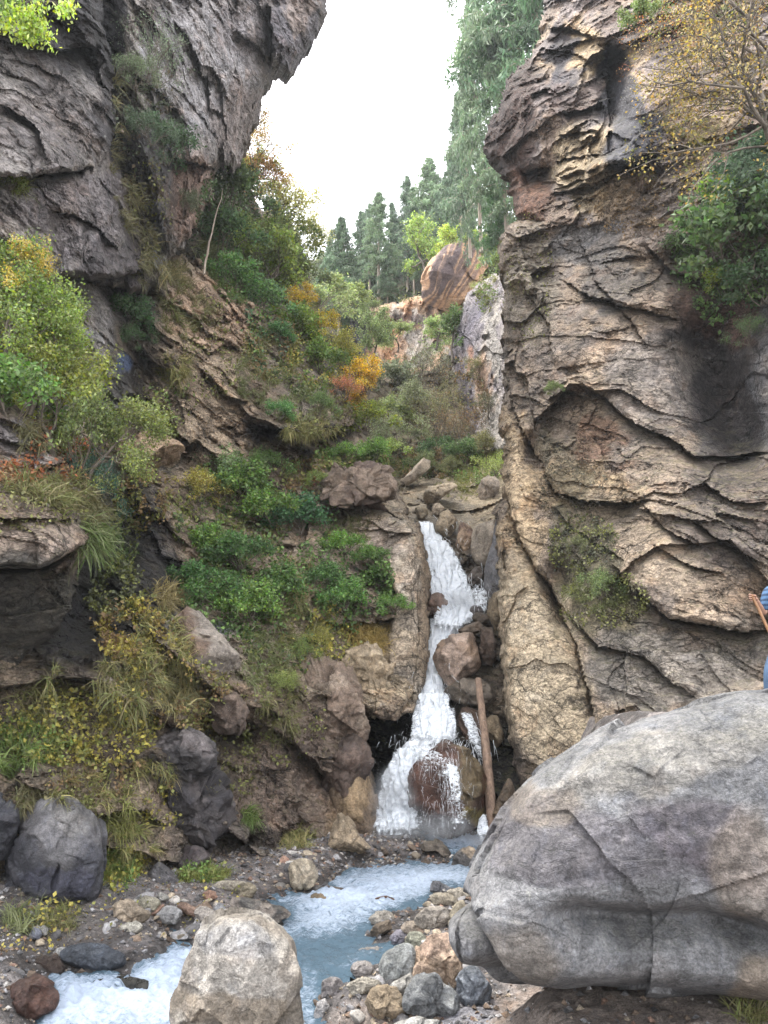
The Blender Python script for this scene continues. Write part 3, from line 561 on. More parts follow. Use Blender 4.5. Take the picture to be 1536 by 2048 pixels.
def ground_z(X, Y, detail=True):
    X = np.asarray(X, float); Y = np.asarray(Y, float); z0 = zb(Y)
    px, py = project(np.stack([X, Y, z0], -1))
    d = np.full(X.shape, 1e3)
    for ch in (CH1, CH2):
        dd, _, _ = seg_dist(px, py, ch, True); dd = np.where(inside(px, py, ch), -dd, dd); d = np.minimum(d, dd)
    m = pxm(py, np.maximum(Y, 2))
    dm = d * m - 0.12
    z = z0 + np.where(dm < 0, -0.16 * smooth(0, -0.15, dm), 0.16 * smooth(0, 0.25, dm) + 0.10 * smooth(0.2, 1.6, dm))
    # path terrace on the right under the big boulder and where the hiker stands
    t = smooth(0.40, 1.0, X + 0.25 * noise(np.stack([X, Y, X * 0], -1) * 1.3, 4)) * smooth(6.2, 4.9, Y)
    z = z + (np.interp(Y, [3, 5, 7], [-1.62, -1.46, -1.4]) - z) * t
    t2 = smooth(2.2, 3.4, X) * smooth(5.6, 7.0, Y)
    z = z + (0.12 - z) * t2
    # bank rising on the left
    z = z + 0.5 * smooth(-2.6, -6.0, X) + 0.10 * smooth(-1.6, -3.0, X) * smooth(7, 9, Y)
    if detail:
        p = np.stack([X, Y, z * 0], -1)
        z = z + fbm(p * 1.6, 4, 77) * 0.06 + facet(p * [5, 5, 1], 78, 0.6, 0.6) * 0.022 + facet(p * [12, 12, 1], 79, 0.6, 0.6) * 0.010
    return z
def ground_Y(px, py):
    """forward distance at which the pixel ray meets the ground"""
    ys = np.linspace(2.2, 20, 900); p = P(np.full_like(ys, px), np.full_like(ys, py), ys)
    dz = p[:, 2] - ground_z(p[:, 0], ys, False)
    k = np.where(dz < 0)[0]
    return ys[k[0]] if len(k) else 13.0
def build_ground():
    xs = np.concatenate([np.arange(-40, -7, 0.8), np.arange(-7, 6, 0.028), np.arange(6, 40, 0.8)]); ys = np.concatenate([np.arange(-25, 3.2, 0.6), np.arange(3.2, 14.5, 0.028), np.arange(14.5, 60, 1.0)])
    X, Y = np.meshgrid(xs, ys); Z = ground_z(X, Y)
    px, py = project(np.stack([X, np.maximum(Y, 1), Z], -1))
    wp = np.stack([X, Y, Z], -1)
    col = colour_field(px, py, wp, ((0.16, 0.145, 0.14), (0.10, 0.09, 0.085), (0.24, 0.215, 0.20)), [(600, 1780, 300, 120, (0.14, 0.12, 0.11), 0.6), (1200, 2050, 500, 80, (0.20, 0.165, 0.14), 0.9), (930, 2020, 60, 60, (0.19, 0.19, 0.21), 0.9), (80, 1870, 180, 90, (0.085, 0.075, 0.068), 0.9), (420, 1900, 200, 80, 0.6, 1.0), (750, 1800, 200, 90, 0.5, 1.0)], 301, 1.2)
    dd = np.full(X.shape, 1e3)
    for ch in (CH1, CH2):
        e_, _, _ = seg_dist(px, py, ch, True); dd = np.minimum(dd, np.where(inside(px, py, ch), -e_, e_))
    wetb = smooth(62, 14, dd + fbm(wp * 3, 3, 9) * 16); wetb = np.where(Y < 3, 0, wetb)
    col[..., :3] *= (1 - 0.30 * wetb)[..., None]; col[..., 3] = np.maximum(col[..., 3], wetb * 0.95)
    H, Wd = X.shape; idx = np.arange(H * Wd).reshape(H, Wd)
    q = np.stack([idx[:-1, :-1].ravel(), idx[:-1, 1:].ravel(), idx[1:, 1:].ravel(), idx[1:, :-1].ravel()], -1)
    tag(mesh_np('ground', wp.reshape(-1, 3), q, M['gravel'], col.reshape(-1, 4)), kind='structure')
build_ground()

# ------------------------------------------------------------------ water
def water_mat():
    k = NT('water'); at = k.n('ShaderNodeAttribute', attribute_name='Col')
    foam = k.n('ShaderNodeSeparateColor', {0: at.outputs['Color']}).outputs[0]
    tc = k.n('ShaderNodeTexCoord').outputs['Object']
    mp = k.n('ShaderNodeMapping', {'Vector': tc, 'Rotation': (0, 0, 0.5), 'Scale': (1.0, 2.4, 1.0)}).outputs[0]
    n = k.noise(mp, 8.0, 12, 0.75, 1.8); n2 = k.noise(mp, 22.0, 6, 0.7, 0.8)
    ff = k.math('ADD', foam, k.math('MULTIPLY', k.math('SUBTRACT', k.math('ADD', k.math('MULTIPLY', n, 0.65), k.math('MULTIPLY', n2, 0.35)), 0.5), 2.2))
    ff = k.ramp(ff, 0.18, 0.95)
    col = k.mix(ff, (0.085, 0.135, 0.175, 1), (0.50, 0.58, 0.70, 1))
    bp = k.n('ShaderNodeBump', {'Height': k.math('ADD', n, k.math('MULTIPLY', n2, 0.4)), 'Strength': 0.7, 'Distance': 0.10})
    d = k.n('ShaderNodeBsdfPrincipled', {'Base Color': col, 'Roughness': k.ramp(ff, 0, 1, 0.12, 0.75), 'Normal': bp.outputs[0], 'IOR': 1.33})
    return k.out(d.outputs[0])
M['water'] = water_mat()
def build_water():
    step = 2.6
    gx = np.arange(-200, 1060, step); gy = np.arange(1650, 2320, step); PX, PY = np.meshgrid(gx, gy)
    # ray / water level by fixed-point iteration
    Y = np.full(PX.shape, 9.0)
    for _ in range(40):
        z = zb(Y) - 0.045
        r = P(PX, PY, 1.0)[..., 2]
        Y = 0.5 * Y + 0.5 * np.clip(z / np.minimum(r, -0.01), 2, 16)
    wp = P(PX, PY, Y)
    foam = np.full(PX.shape, 0.42)
    for x, y, rx, ry, s in [(930, 1675, 70, 16, .6), (850, 1765, 130, 24, .35), (690, 1800, 120, 24, .4), (650, 1850, 60, 30, .3), (640, 1905, 70, 40, -.38), (740, 1880, 60, 22, -.4), (280, 2010, 160, 50, .5), (330, 1945, 60, 30, .3),
                            (390, 1915, 40, 12, .4), (200, 1945, 70, 14, -.3), (560, 1815, 40, 12, -.25), (440, 1885, 60, 14, -.5), (130, 2040, 60, 40, .3), (250, 1985, 60, 12, -.3), (170, 1995, 50, 30, .2)]:
        foam += s * np.exp(-((PX - x) / rx) ** 2 - ((PY - y) / ry) ** 2)
    wv = np.stack([wp[..., 0] * 1.0 + wp[..., 1] * 0.5, wp[..., 1] * 2.2, wp[..., 0] * 0], -1)
    amp = 0.04 + 0.12 * np.clip(foam, 0, 1)
    dz = ridged(wv * 2.4, 4, 201) * amp + fbm(wv * 9, 3, 202) * 0.02
    V = wp.copy(); V[..., 2] += dz - 0.03
    d = np.full(PX.shape, 1e3)
    for ch in (CH1, CH2):
        dd, _, _ = seg_dist(PX, PY, ch, True); dd = np.where(inside(PX, PY, ch), -dd, dd); d = np.minimum(d, dd)
    keep = d < 34
    H, Wd = PX.shape; idx = np.arange(H * Wd).reshape(H, Wd)
    fq = keep[:-1, :-1] & keep[1:, :-1] & keep[:-1, 1:] & keep[1:, 1:]
    q = np.stack([idx[:-1, :-1][fq], idx[1:, :-1][fq], idx[1:, 1:][fq], idx[:-1, 1:][fq]], -1)
    used = np.unique(q); rm = -np.ones(H * Wd, np.int64); rm[used] = np.arange(len(used))
    foam = foam - 0.45 * smooth(-4, 22, d + fbm(wp * 2.5, 3, 12) * 14)
    col = np.stack([foam, foam, foam, foam * 0 + 1], -1).reshape(-1, 4)[used]
    tag(mesh_np('stream_water', V.reshape(-1, 3)[used], rm[q], M['water'], col), kind='structure')
build_water()
# ------------------------------------------------------------------ rocks
def smooth_outline(pts, n):
    p = np.asarray(pts, float); m = len(p); c = p.mean(0)
    out = []
    for i in range(m):
        a, b, c2, d = p[(i - 1) % m], p[i], p[(i + 1) % m], p[(i + 2) % m]
        for t in np.linspace(0, 1, 24, endpoint=False):
            out.append(0.5 * ((2 * b) + (c2 - a) * t + (2 * a - 5 * b + 4 * c2 - d) * t * t + (3 * b - a - 3 * c2 + d) * t ** 3))
    out = np.array(out); L = np.concatenate([[0], np.cumsum(np.linalg.norm(np.diff(np.vstack([out, out[:1]]), axis=0), axis=1))])
    s = np.linspace(0, L[-1], n, endpoint=False); o2 = np.vstack([out, out[:1]])
    return np.stack([np.interp(s, L, o2[:, 0]), np.interp(s, L, o2[:, 1])], -1)
def rock(label, pts, Y=None, thick=None, col=(0.3, 0.27, 0.24), wet=0.0, n=None, pw=2.4, blk=1.0, splats=(), led=(), seed=None, group=None, name='rock', cat='rock', drop=0, feat=None, ang=1.0, second=None, cut=None):
    if cut is None: cut = 0.0 if ang < 0.45 else 1.0
    pts = np.asarray(pts, float)
    if seed is None: seed = int(abs(pts[0, 0] * 7 + pts[0, 1] * 3)) % 997
    ext = pts.max(0) - pts.min(0); size_px = ext.max()
    if n is None: n = int(np.clip(size_px * 1.1, 48, 420))
    o = smooth_outline(pts, n); c = (pts.max(0) + pts.min(0)) / 2 * 0.5 + pts.mean(0) * 0.5
    if Y is None: Y = ground_Y(c[0], pts[:, 1].max() - ext[1] * 0.12 + drop)
    m = pxm(c[1], Y); R = ext.min() * 0.5 * m
    D = thick if thick is not None else R * 0.85
    nr = max(10, n // 4)
    s = np.linspace(0, math.pi, 2 * nr + 1)
    r = np.abs(np.sin(s)) ** (2 / pw); h = -np.sign(np.cos(s)) * np.abs(np.cos(s)) ** (2 / pw)
    PX = c[0] + (o[None, :, 0] - c[0]) * r[1:-1, None]; PY = c[1] + (o[None, :, 1] - c[1]) * r[1:-1, None]
    dep = np.repeat(h[1:-1, None], n, 1)
    PX = np.concatenate([PX.ravel(), [c[0], c[0]]]); PY = np.concatenate([PY.ravel(), [c[1], c[1]]]); dep = np.concatenate([dep.ravel(), [-1, 1]])
    # a rock is never a lens: shift its fullness a little off centre
    base = P(PX, PY, Y)
    cen = P(c[0], c[1], Y)
    dirn = cen / np.linalg.norm(cen)
    V = base + dirn * (dep * D)[:, None]
    if cut:
        rs = np.random.default_rng(seed + 7); nn = rs.normal(size=(16, 3)) * [1, 1, 0.9]; nn /= np.linalg.norm(nn, axis=1)[:, None]
        q2 = (V - cen) / (np.array([ext[0] * 0.5 * m, D, ext[1] * 0.5 * m])); dt = q2 @ nn.T; hh = rs.uniform(0.70, 1.02, 16)
        rr = np.clip(hh[None] / np.maximum(dt, 0.05), 0, 1.3); kk = 34.0
        sc2 = (np.sum(rr ** -kk, 1) + 1e-9) ** (-1 / kk); sc2 = np.minimum(sc2, 1.0)
        V = cen + (V - cen) * (1 - cut * (1 - sc2))[:, None]
    nrm = V - cen; nrm /= np.linalg.norm(nrm, axis=1)[:, None] + 1e-9
    q = (V - cen) / R
    off = facet(q * 0.9 + seed * 1.7, seed, 1.0, 0.4) * 0.24 * ang + facet(q * 2.3 + seed, seed + 1, 1.0, 0.4) * 0.085 * ang + facet(q * 6 + seed, seed + 2, 0.9, 0.5) * 0.016 * ang + fbm(q * 1.3 + seed, 5, seed + 3) * 0.10 + fbm(q * 9, 3, seed + 4) * 0.008
    edge = np.abs(dep)                       # 0 at the silhouette
    V = V + nrm * (off * R * blk * (0.45 + 0.55 * smooth(0, 0.5, edge)))[:, None]
    if led or feat is not None:
        g = np.zeros(len(V))
        if led: g += ledges(PX, PY, base, led, seed)
        if feat is not None: g += feat(PX, PY, V)
        g *= smooth(0.0, 0.35, -dep) if feat is None else smooth(-0.7, -0.15, -dep)
        V = V + dirn * g[:, None]
    if name != 'boulder' or len(pts) < 14: col = tuple(x * 0.82 for x in col); second = tuple(x * 0.82 for x in second) if second else None
    second = second or tuple(x * 0.72 for x in col)
    cc = colour_field(PX, PY, V, (col, second), splats, seed + 5, 0.5 / max(R, 0.15))
    cc[:, :3] *= 0.72 if n > 800 else 0.84 if n > 400 else 1.0
    cc[:, 3] = np.maximum(cc[:, 3], wet)
    rows = 2 * nr - 1; idx = np.arange(rows * n).reshape(rows, n); nx = np.roll(idx, -1, 1)
    qd = np.stack([idx[:-1].ravel(), nx[:-1].ravel(), nx[1:].ravel(), idx[1:].ravel()], -1)
    a, b = rows * n, rows * n + 1
    t1 = np.stack([np.full(n, a), nx[0], idx[0]], -1); t2 = np.stack([np.full(n, b), idx[-1], nx[-1]], -1)
    ob = mesh_np(name, (V - cen), [qd, t1, t2], M['boulder'], cc)
    ob.location = cen
    tag(ob, label, cat, group)
    return ob

# the two foreground boulders
def brow(px, py, line, depth, below, above=0.0, soft=7.0):
    """a step in the rock: recessed under the line, fading out downwards"""
    d, s, t = seg_dist(px, py, line); fade = np.clip(np.minimum(t, 1 - t) * 5, 0, 1); fade = fade * fade * (3 - 2 * fade)
    k = 1 / (1 + np.exp(np.clip(s * d / soft, -30, 30)))
    return (k * np.exp(-(d / below) ** 1.5 * k) * depth - (1 - k) * np.exp(-d / (below * 0.8)) * above) * fade
def big_feat(px, py, V):
    w_ = fbm(V * 1.6, 4, 88) * 6; px = px + w_; py = py + w_ * 0.6
    o = brow(px, py, [(1130, 1812), (1200, 1792), (1290, 1806), (1400, 1798), (1475, 1815), (1560, 1850)], 0.38, 60, 0.0, 5)
    o = o + brow(px, py, [(915, 1822), (958, 1782), (1000, 1786), (1045, 1832), (1072, 1880), (1110, 1930)], 0.42, 46, 0.0, 3.5)
    o = o + brow(px, py, [(900, 1935), (960, 1925), (1040, 1905), (1085, 1925), (1150, 1972), (1250, 1990), (1400, 1985), (1560, 1950)], 0.95, 80, 0.02, 7)
    o = o + 1.15 * smooth(1900, 2025, py + 0.10 * (px - 1200) * (px < 1200)) ** 1.3
    o = o + 0.35 * smooth(1010, 915, px) * smooth(1860, 1960, py)
    o = o + brow(px, py, [(1030, 1700), (1120, 1640), (1190, 1600), (1270, 1590)], 0.06, 50, 0.02, 8)
    o = o + ridged(np.stack([V[:, 0] * 2.0 - V[:, 2] * 0.6, V[:, 1] * 2, V[:, 2] * 6], -1), 4, 401) * 0.02
    return o
rock('huge smooth grey boulder bulging over the path beside the stream', [(985, 1690), (1005, 1648), (1040, 1600), (1090, 1556), (1180, 1500), (1300, 1448), (1420, 1412), (1560, 1385), (1760, 1380), (1960, 1480), (2050, 1700), (1960, 1960), (1700, 2040), (1500, 2000), (1420, 2018), (1250, 2020), (1120, 2012), (1010, 1992), (968, 1965), (942, 1905), (926, 1835), (950, 1790), (962, 1740)],
     Y=5.05, thick=1.25, col=(0.215, 0.215, 0.22), second=(0.15, 0.15, 0.16), n=900, pw=2.5, blk=0.42, ang=0.9, cut=0.0, feat=big_feat, name='boulder', cat='boulder', seed=77,
     splats=[(1200, 1700, 230, 60, (0.145, 0.135, 0.145), 0.85, 8), (1420, 1680, 130, 60, (0.13, 0.115, 0.13), 0.8, 20), (1330, 1560, 200, 40, (0.25, 0.235, 0.21), 0.7, -18), (1130, 1640, 90, 30, (0.22, 0.185, 0.155), 0.7), (1480, 1720, 60, 90, (0.29, 0.24, 0.19), 0.6), (1100, 1860, 60, 60, (0.26, 0.225, 0.19), 0.7), (1500, 1930, 50, 60, (0.33, 0.26, 0.19), 0.7)])
rock('pale rounded boulder as tall as a waist standing in the stream', [(398, 1862), (430, 1832), (470, 1812), (520, 1825), (562, 1852), (592, 1882), (613, 1925), (620, 1985), (622, 2040), (612, 2130), (560, 2175), (420, 2170), (362, 2110), (355, 2040), (358, 1990), (374, 1930), (388, 1890)],
     Y=5.35, thick=0.42, col=(0.34, 0.315, 0.28), second=(0.28, 0.245, 0.205), n=420, pw=3.0, blk=0.7, ang=0.9, cut=0.75, name='boulder', cat='boulder', seed=31,
     splats=[(480, 2030, 110, 40, (0.23, 0.185, 0.135), 0.7), (590, 1990, 22, 60, (0.22, 0.19, 0.155), 0.7), (480, 1860, 70, 40, (0.33, 0.32, 0.31), 0.8)])
R_ = rock
W = 0.85
R_('wet reddish brown boulder at the lower left edge of the stream', [(6, 1990), (28, 1958), (70, 1952), (108, 1970), (122, 1996), (112, 2022), (60, 2036), (18, 2030)], col=(0.19, 0.10, 0.075), wet=W, name='boulder', cat='boulder')
R_('small round brown stone in the water against the pale boulder', [(318, 1934), (333, 1921), (362, 1922), (376, 1936), (372, 1952), (345, 1960), (322, 1950)], col=(0.20, 0.12, 0.09), wet=W, ang=0.5)
R_('low dark rock with water pouring over it in the lower rapid', [(182, 1966), (215, 1952), (262, 1952), (306, 1968), (318, 1990), (280, 2004), (215, 2004), (186, 1990)], col=(0.12, 0.11, 0.09), wet=1.0)
R_('smooth blue grey slab lying at the left bank of the stream', [(122, 1902), (150, 1888), (200, 1886), (240, 1900), (252, 1926), (225, 1942), (170, 1940), (126, 1922)], col=(0.16, 0.18, 0.215), wet=0.9, ang=0.5)
R_('brown wet stone just left of the blue grey slab', [(66, 1916), (90, 1910), (124, 1916), (134, 1936), (110, 1950), (74, 1942)], col=(0.16, 0.11, 0.085), wet=W)
R_('long grey brown rock behind the top of the pale boulder', [(458, 1800), (490, 1794), (530, 1804), (570, 1816), (583, 1834), (568, 1850), (520, 1848), (476, 1836)], col=(0.30, 0.255, 0.215), second=(0.12, 0.11, 0.10), wet=0.3)
R_('rounded tan boulder on the gravel bank above the stream bend', [(573, 1752), (580, 1728), (602, 1717), (626, 1726), (636, 1750), (624, 1776), (598, 1784), (578, 1774)], col=(0.46, 0.39, 0.29), ang=0.7, name='boulder', cat='boulder')
R_('pale triangular rock leaning at the foot of the brown outcrop', [(655, 1696), (664, 1660), (680, 1630), (698, 1644), (722, 1676), (742, 1700), (722, 1708), (690, 1704), (666, 1712)], col=(0.46, 0.38, 0.27), second=(0.36, 0.28, 0.19), pw=2.0, ang=1.3)
R_('big brown bulging rock beside the foot of the waterfall', [(636, 1622), (652, 1580), (684, 1548), (730, 1530), (750, 1570), (758, 1620), (762, 1672), (736, 1690), (690, 1680), (650, 1664)], Y=13.0, thick=0.7, col=(0.33, 0.235, 0.14), second=(0.22, 0.16, 0.11), blk=0.8, name='boulder', cat='boulder')
R_('tiny pale pointed stone perched above the triangular rock', [(612, 1640), (618, 1618), (628, 1630), (632, 1644), (620, 1648)], Y=12.4, col=(0.45, 0.40, 0.33))
R_('dark pyramid shaped rock with a tan cap between two arms of the stream', [(902, 1736), (915, 1708), (938, 1695), (956, 1706), (975, 1726), (968, 1750), (930, 1756), (906, 1748)], col=(0.17, 0.155, 0.145), splats=[(942, 1706, 16, 10, (0.42, 0.33, 0.24), 0.9)], wet=0.4)
R_('glossy red brown stone in the middle of the stream', [(738, 1814), (752, 1796), (776, 1793), (795, 1804), (797, 1822), (776, 1832), (748, 1832)], col=(0.25, 0.125, 0.075), wet=1.0, ang=0.5)
R_('flat pale stone lying on a brown one at the right bank', [(734, 1836), (750, 1824), (778, 1822), (792, 1832), (788, 1846), (756, 1851), (738, 1848)], col=(0.44, 0.40, 0.34))
R_('tilted brown stone under the flat pale one', [(738, 1866), (755, 1848), (782, 1840), (790, 1852), (774, 1864), (750, 1874)], col=(0.28, 0.22, 0.16), wet=0.3)
R_('large orange tan rock in the bank of stones by the huge boulder', [(822, 1930), (832, 1902), (854, 1878), (900, 1868), (928, 1880), (936, 1912), (926, 1948), (896, 1978), (862, 1976), (836, 1962)], col=(0.48, 0.36, 0.26), second=(0.40, 0.29, 0.22), pw=2.6, blk=0.9, ang=1.2, name='boulder', cat='boulder')
R_('grey green pointed rock in front of the large orange one', [(804, 2010), (820, 1970), (848, 1944), (872, 1946), (890, 1966), (912, 1990), (914, 2024), (880, 2044), (826, 2040)], col=(0.27, 0.28, 0.285), ang=1.1)
R_('grey rounded rock left of the large orange one', [(758, 1930), (770, 1904), (800, 1887), (828, 1894), (834, 1926), (820, 1962), (786, 1976), (764, 1962)], col=(0.31, 0.32, 0.31), ang=0.7)
R_('pale domed rock half buried on the right bank', [(826, 1842), (842, 1822), (876, 1810), (902, 1822), (906, 1842), (880, 1856), (850, 1858)], col=(0.45, 0.40, 0.34))
R_('banded brown rock at the bottom of the stone bank', [(726, 2010), (744, 1980), (776, 1972), (808, 1984), (812, 2018), (790, 2040), (752, 2042), (730, 2030)], col=(0.32, 0.25, 0.17), second=(0.42, 0.36, 0.27))
R_('blue grey rock wedged under the left end of the huge boulder', [(906, 1972), (920, 1944), (946, 1932), (966, 1950), (982, 1976), (978, 2004), (940, 2016), (912, 2004)], col=(0.215, 0.235, 0.265), ang=0.9)
R_('pale slab leaning between the grey and the orange rocks', [(770, 1984), (800, 1958), (824, 1946), (832, 1966), (812, 1990), (786, 2000)], col=(0.45, 0.43, 0.39))
R_('round grey stone on the pebbles right of the pale boulder', [(640, 1982), (648, 1960), (664, 1952), (684, 1962), (690, 1984), (676, 2000), (650, 2000)], col=(0.33, 0.30, 0.29))
R_('long flat pale rock at the water edge below the pool', [(688, 1982), (700, 1962), (730, 1955), (756, 1960), (762, 1974), (738, 1984), (708, 1992)], col=(0.44, 0.40, 0.33))
R_('dark sided rock at the pool edge left of the grey rounded one', [(702, 1916), (722, 1898), (752, 1893), (778, 1900), (782, 1914), (752, 1926), (720, 1930)], col=(0.33, 0.30, 0.27), second=(0.12, 0.10, 0.09))
R_('white pointed stone standing beside the pale boulder', [(628, 2034), (634, 2008), (648, 1997), (660, 2006), (660, 2032), (644, 2044)], col=(0.46, 0.44, 0.43))
R_('pale cone shaped stone at the bottom right of the pale boulder', [(568, 2080), (576, 2040), (592, 2018), (606, 2036), (612, 2080), (590, 2100)], col=(0.45, 0.43, 0.40))
R_('broad pale flat stone at the bottom of the stone bank', [(760, 2080), (790, 2046), (840, 2038), (890, 2050), (900, 2090), (830, 2110)], col=(0.50, 0.49, 0.46))
R_('purple grey stone by the stream below the tilted brown stone', [(776, 1880), (790, 1862), (806, 1860), (818, 1876), (808, 1890), (786, 1892)], col=(0.27, 0.255, 0.29))
R_('greenish square stone above the large orange rock', [(812, 1878), (826, 1864), (850, 1866), (858, 1884), (842, 1902), (818, 1898)], col=(0.30, 0.30, 0.235))
R_('tan lumpy stone below the pale domed rock', [(800, 1850), (826, 1840), (858, 1852), (866, 1866), (828, 1872), (806, 1864)], col=(0.47, 0.39, 0.31))
R_('flat tan stone near the huge boulder, second of the upper bank', [(862, 1790), (884, 1782), (910, 1794), (916, 1808), (886, 1812), (864, 1804)], col=(0.40, 0.35, 0.27))
R_('long cream stone nearest the tip of the huge boulder', [(890, 1784), (918, 1776), (944, 1784), (946, 1796), (918, 1802), (896, 1798)], col=(0.47, 0.42, 0.34))
R_('dark slanting slab at the top of the upper bank', [(856, 1778), (866, 1762), (894, 1772), (908, 1784), (886, 1790)], col=(0.17, 0.17, 0.18), ang=1.3)
R_('small grey pyramid of stone at the edge of the upper bank', [(900, 1778), (912, 1762), (924, 1776), (916, 1784)], col=(0.38, 0.36, 0.33))
R_('yellowish block on the path side of the pale domed rock', [(894, 1834), (916, 1804), (936, 1808), (928, 1842), (912, 1860), (896, 1852)], col=(0.40, 0.35, 0.26))
R_('slim pointed rock touching the left end of the huge boulder', [(900, 1872), (922, 1826), (938, 1806), (944, 1846), (936, 1882), (912, 1886)], Y=6.9, col=(0.40, 0.34, 0.28))
R_('sunken tan rock at the start of the upper rapid', [(614, 1796), (630, 1786), (656, 1790), (664, 1806), (646, 1818), (622, 1812)], col=(0.36, 0.27, 0.17), wet=0.6)
R_('brown flat rock lying half in the water above the rapid', [(620, 1784), (640, 1772), (680, 1774), (700, 1784), (684, 1796), (640, 1798)], col=(0.27, 0.22, 0.19), wet=0.6, ang=0.5)
R_('dark green wet stone at the right rim of the pool', [(696, 1902), (706, 1890), (724, 1889), (732, 1900), (720, 1910), (702, 1910)], col=(0.08, 0.10, 0.09), wet=1.0)
R_('mossy olive stone on the pebbles below the pool', [(666, 1938), (676, 1928), (694, 1930), (698, 1942), (686, 1950), (670, 1948)], col=(0.19, 0.18, 0.08))
R_('broad grey stone beside the mossy olive one', [(694, 1938), (712, 1924), (738, 1922), (748, 1940), (736, 1956), (706, 1954)], col=(0.34, 0.31, 0.29))
# left bank stones
R_('flat tan slab with a ragged edge on the left bank', [(220, 1830), (232, 1806), (262, 1802), (296, 1822), (304, 1838), (284, 1848), (240, 1844)], col=(0.42, 0.34, 0.25), ang=1.3)
R_('white slab tilted over a dark hollow on the left bank', [(232, 1864), (246, 1848), (274, 1842), (288, 1854), (276, 1866), (250, 1870)], col=(0.50, 0.47, 0.40), ang=1.2)
R_('rounded olive tan stone above the pale block of the left bank', [(276, 1804), (290, 1792), (316, 1798), (322, 1812), (310, 1824), (284, 1820)], col=(0.37, 0.34, 0.26), ang=0.7)
R_('pale grey block on the left bank', [(312, 1830), (322, 1812), (352, 1812), (366, 1828), (358, 1846), (336, 1850), (318, 1844)], col=(0.45, 0.44, 0.43))
R_('small white stone next to the olive tan one', [(312, 1790), (322, 1784), (338, 1794), (336, 1802), (322, 1802)], col=(0.48, 0.46, 0.41))
R_('white oval pebble on the blue grey slab', [(106, 1908), (116, 1896), (134, 1896), (134, 1908), (120, 1914)], col=(0.52, 0.51, 0.48), ang=0.4)
R_('blue grey pebble alone on the dark mud', [(62, 1866), (68, 1856), (80, 1858), (84, 1870), (76, 1880), (64, 1876)], col=(0.26, 0.27, 0.32), ang=0.3)
R_('reddish stone at the foot of the mossy ledge', [(404, 1786), (416, 1780), (434, 1784), (434, 1796), (418, 1802), (406, 1798)], col=(0.30, 0.18, 0.13), ang=0.5)
R_('long pale flat rock under the grass at the slope foot', [(420, 1776), (440, 1762), (480, 1762), (508, 1770), (500, 1780), (460, 1782)], col=(0.44, 0.39, 0.31))
R_('brown squat stone right of the long pale flat rock', [(464, 1784), (480, 1768), (504, 1766), (514, 1780), (504, 1794), (478, 1796)], col=(0.28, 0.24, 0.17))
R_('reddish brown log shaped stone on the left bank', [(354, 1812), (366, 1804), (396, 1818), (402, 1832), (386, 1834), (364, 1824)], col=(0.30, 0.20, 0.15), ang=0.4)
R_('rough pale stone between the log shaped one and the pale boulder', [(384, 1820), (402, 1812), (436, 1826), (444, 1840), (420, 1850), (396, 1838)], col=(0.38, 0.34, 0.30), ang=1.2)
R_('white slanted stone touching the pale boulder from behind', [(426, 1812), (440, 1806), (458, 1826), (456, 1838), (438, 1832)], col=(0.46, 0.46, 0.47))
# by the slope foot
R_('dark wet blue grey outcrop boulder at the foot of the left slope', [(6, 1740), (22, 1670), (56, 1622), (112, 1590), (166, 1606), (206, 1656), (214, 1730), (200, 1800), (140, 1832), (66, 1822), (14, 1795)], Y=8.6, thick=0.55, col=(0.25, 0.24, 0.245), second=(0.13, 0.13, 0.15), wet=0.7, blk=0.8, ang=1.1, cut=0.35, pw=2.8, name='boulder', cat='boulder',
   splats=[(140, 1650, 40, 40, (0.30, 0.285, 0.27), 0.8), (110, 1770, 60, 24, (0.10, 0.10, 0.14), 0.8)])
R_('dark wet boulder cut by the left edge of the photo', [(-90, 1640), (-40, 1586), (14, 1596), (34, 1640), (32, 1690), (6, 1716), (-70, 1720)], Y=8.2, thick=0.5, col=(0.12, 0.12, 0.14), wet=0.9, ang=1.3, name='boulder', cat='boulder')
R_('pale topped boulder jutting from the middle of the left slope', [(300, 1246), (322, 1222), (380, 1222), (420, 1250), (460, 1300), (490, 1346), (484, 1372), (440, 1382), (400, 1342), (340, 1300)], Y=11.0, thick=0.7, col=(0.36, 0.31, 0.26), second=(0.22, 0.15, 0.11), ang=1.4, wet=0.3, name='boulder', cat='boulder')
R_('brown crag with a dark hollow beneath on the lower slope', [(412, 1400), (440, 1380), (480, 1392), (498, 1430), (488, 1462), (450, 1470), (420, 1450)], Y=10.9, thick=0.4, col=(0.19, 0.14, 0.11), ang=1.4)
R_('dark wet knob of rock above the grassy slope foot', [(352, 1700), (372, 1690), (420, 1700), (430, 1740), (400, 1762), (362, 1750)], Y=10.1, thick=0.35, col=(0.16, 0.13, 0.13), wet=0.7)
R_('flat wet grey rock sloping down to the left bank', [(296, 1740), (318, 1724), (346, 1744), (372, 1778), (388, 1800), (360, 1806), (322, 1786), (300, 1764)], Y=9.5, thick=0.3, col=(0.28, 0.265, 0.275), wet=0.6, ang=0.7)
R_('dark wet crag with straw grass drooping over it on the lower slope', [(296, 1600), (332, 1548), (400, 1540), (450, 1566), (474, 1624), (458, 1680), (392, 1694), (326, 1656)], Y=10.35, thick=0.55, col=(0.19, 0.165, 0.16), second=(0.10, 0.09, 0.095), wet=0.7, ang=1.6, blk=1.2)
R_('dark ribbed wet crag above the straw grass crag', [(296, 1500), (330, 1452), (396, 1462), (428, 1500), (414, 1548), (350, 1552), (308, 1536)], Y=10.2, thick=0.5, col=(0.24, 0.21, 0.205), second=(0.11, 0.10, 0.10), wet=0.6, ang=1.6, blk=1.2)
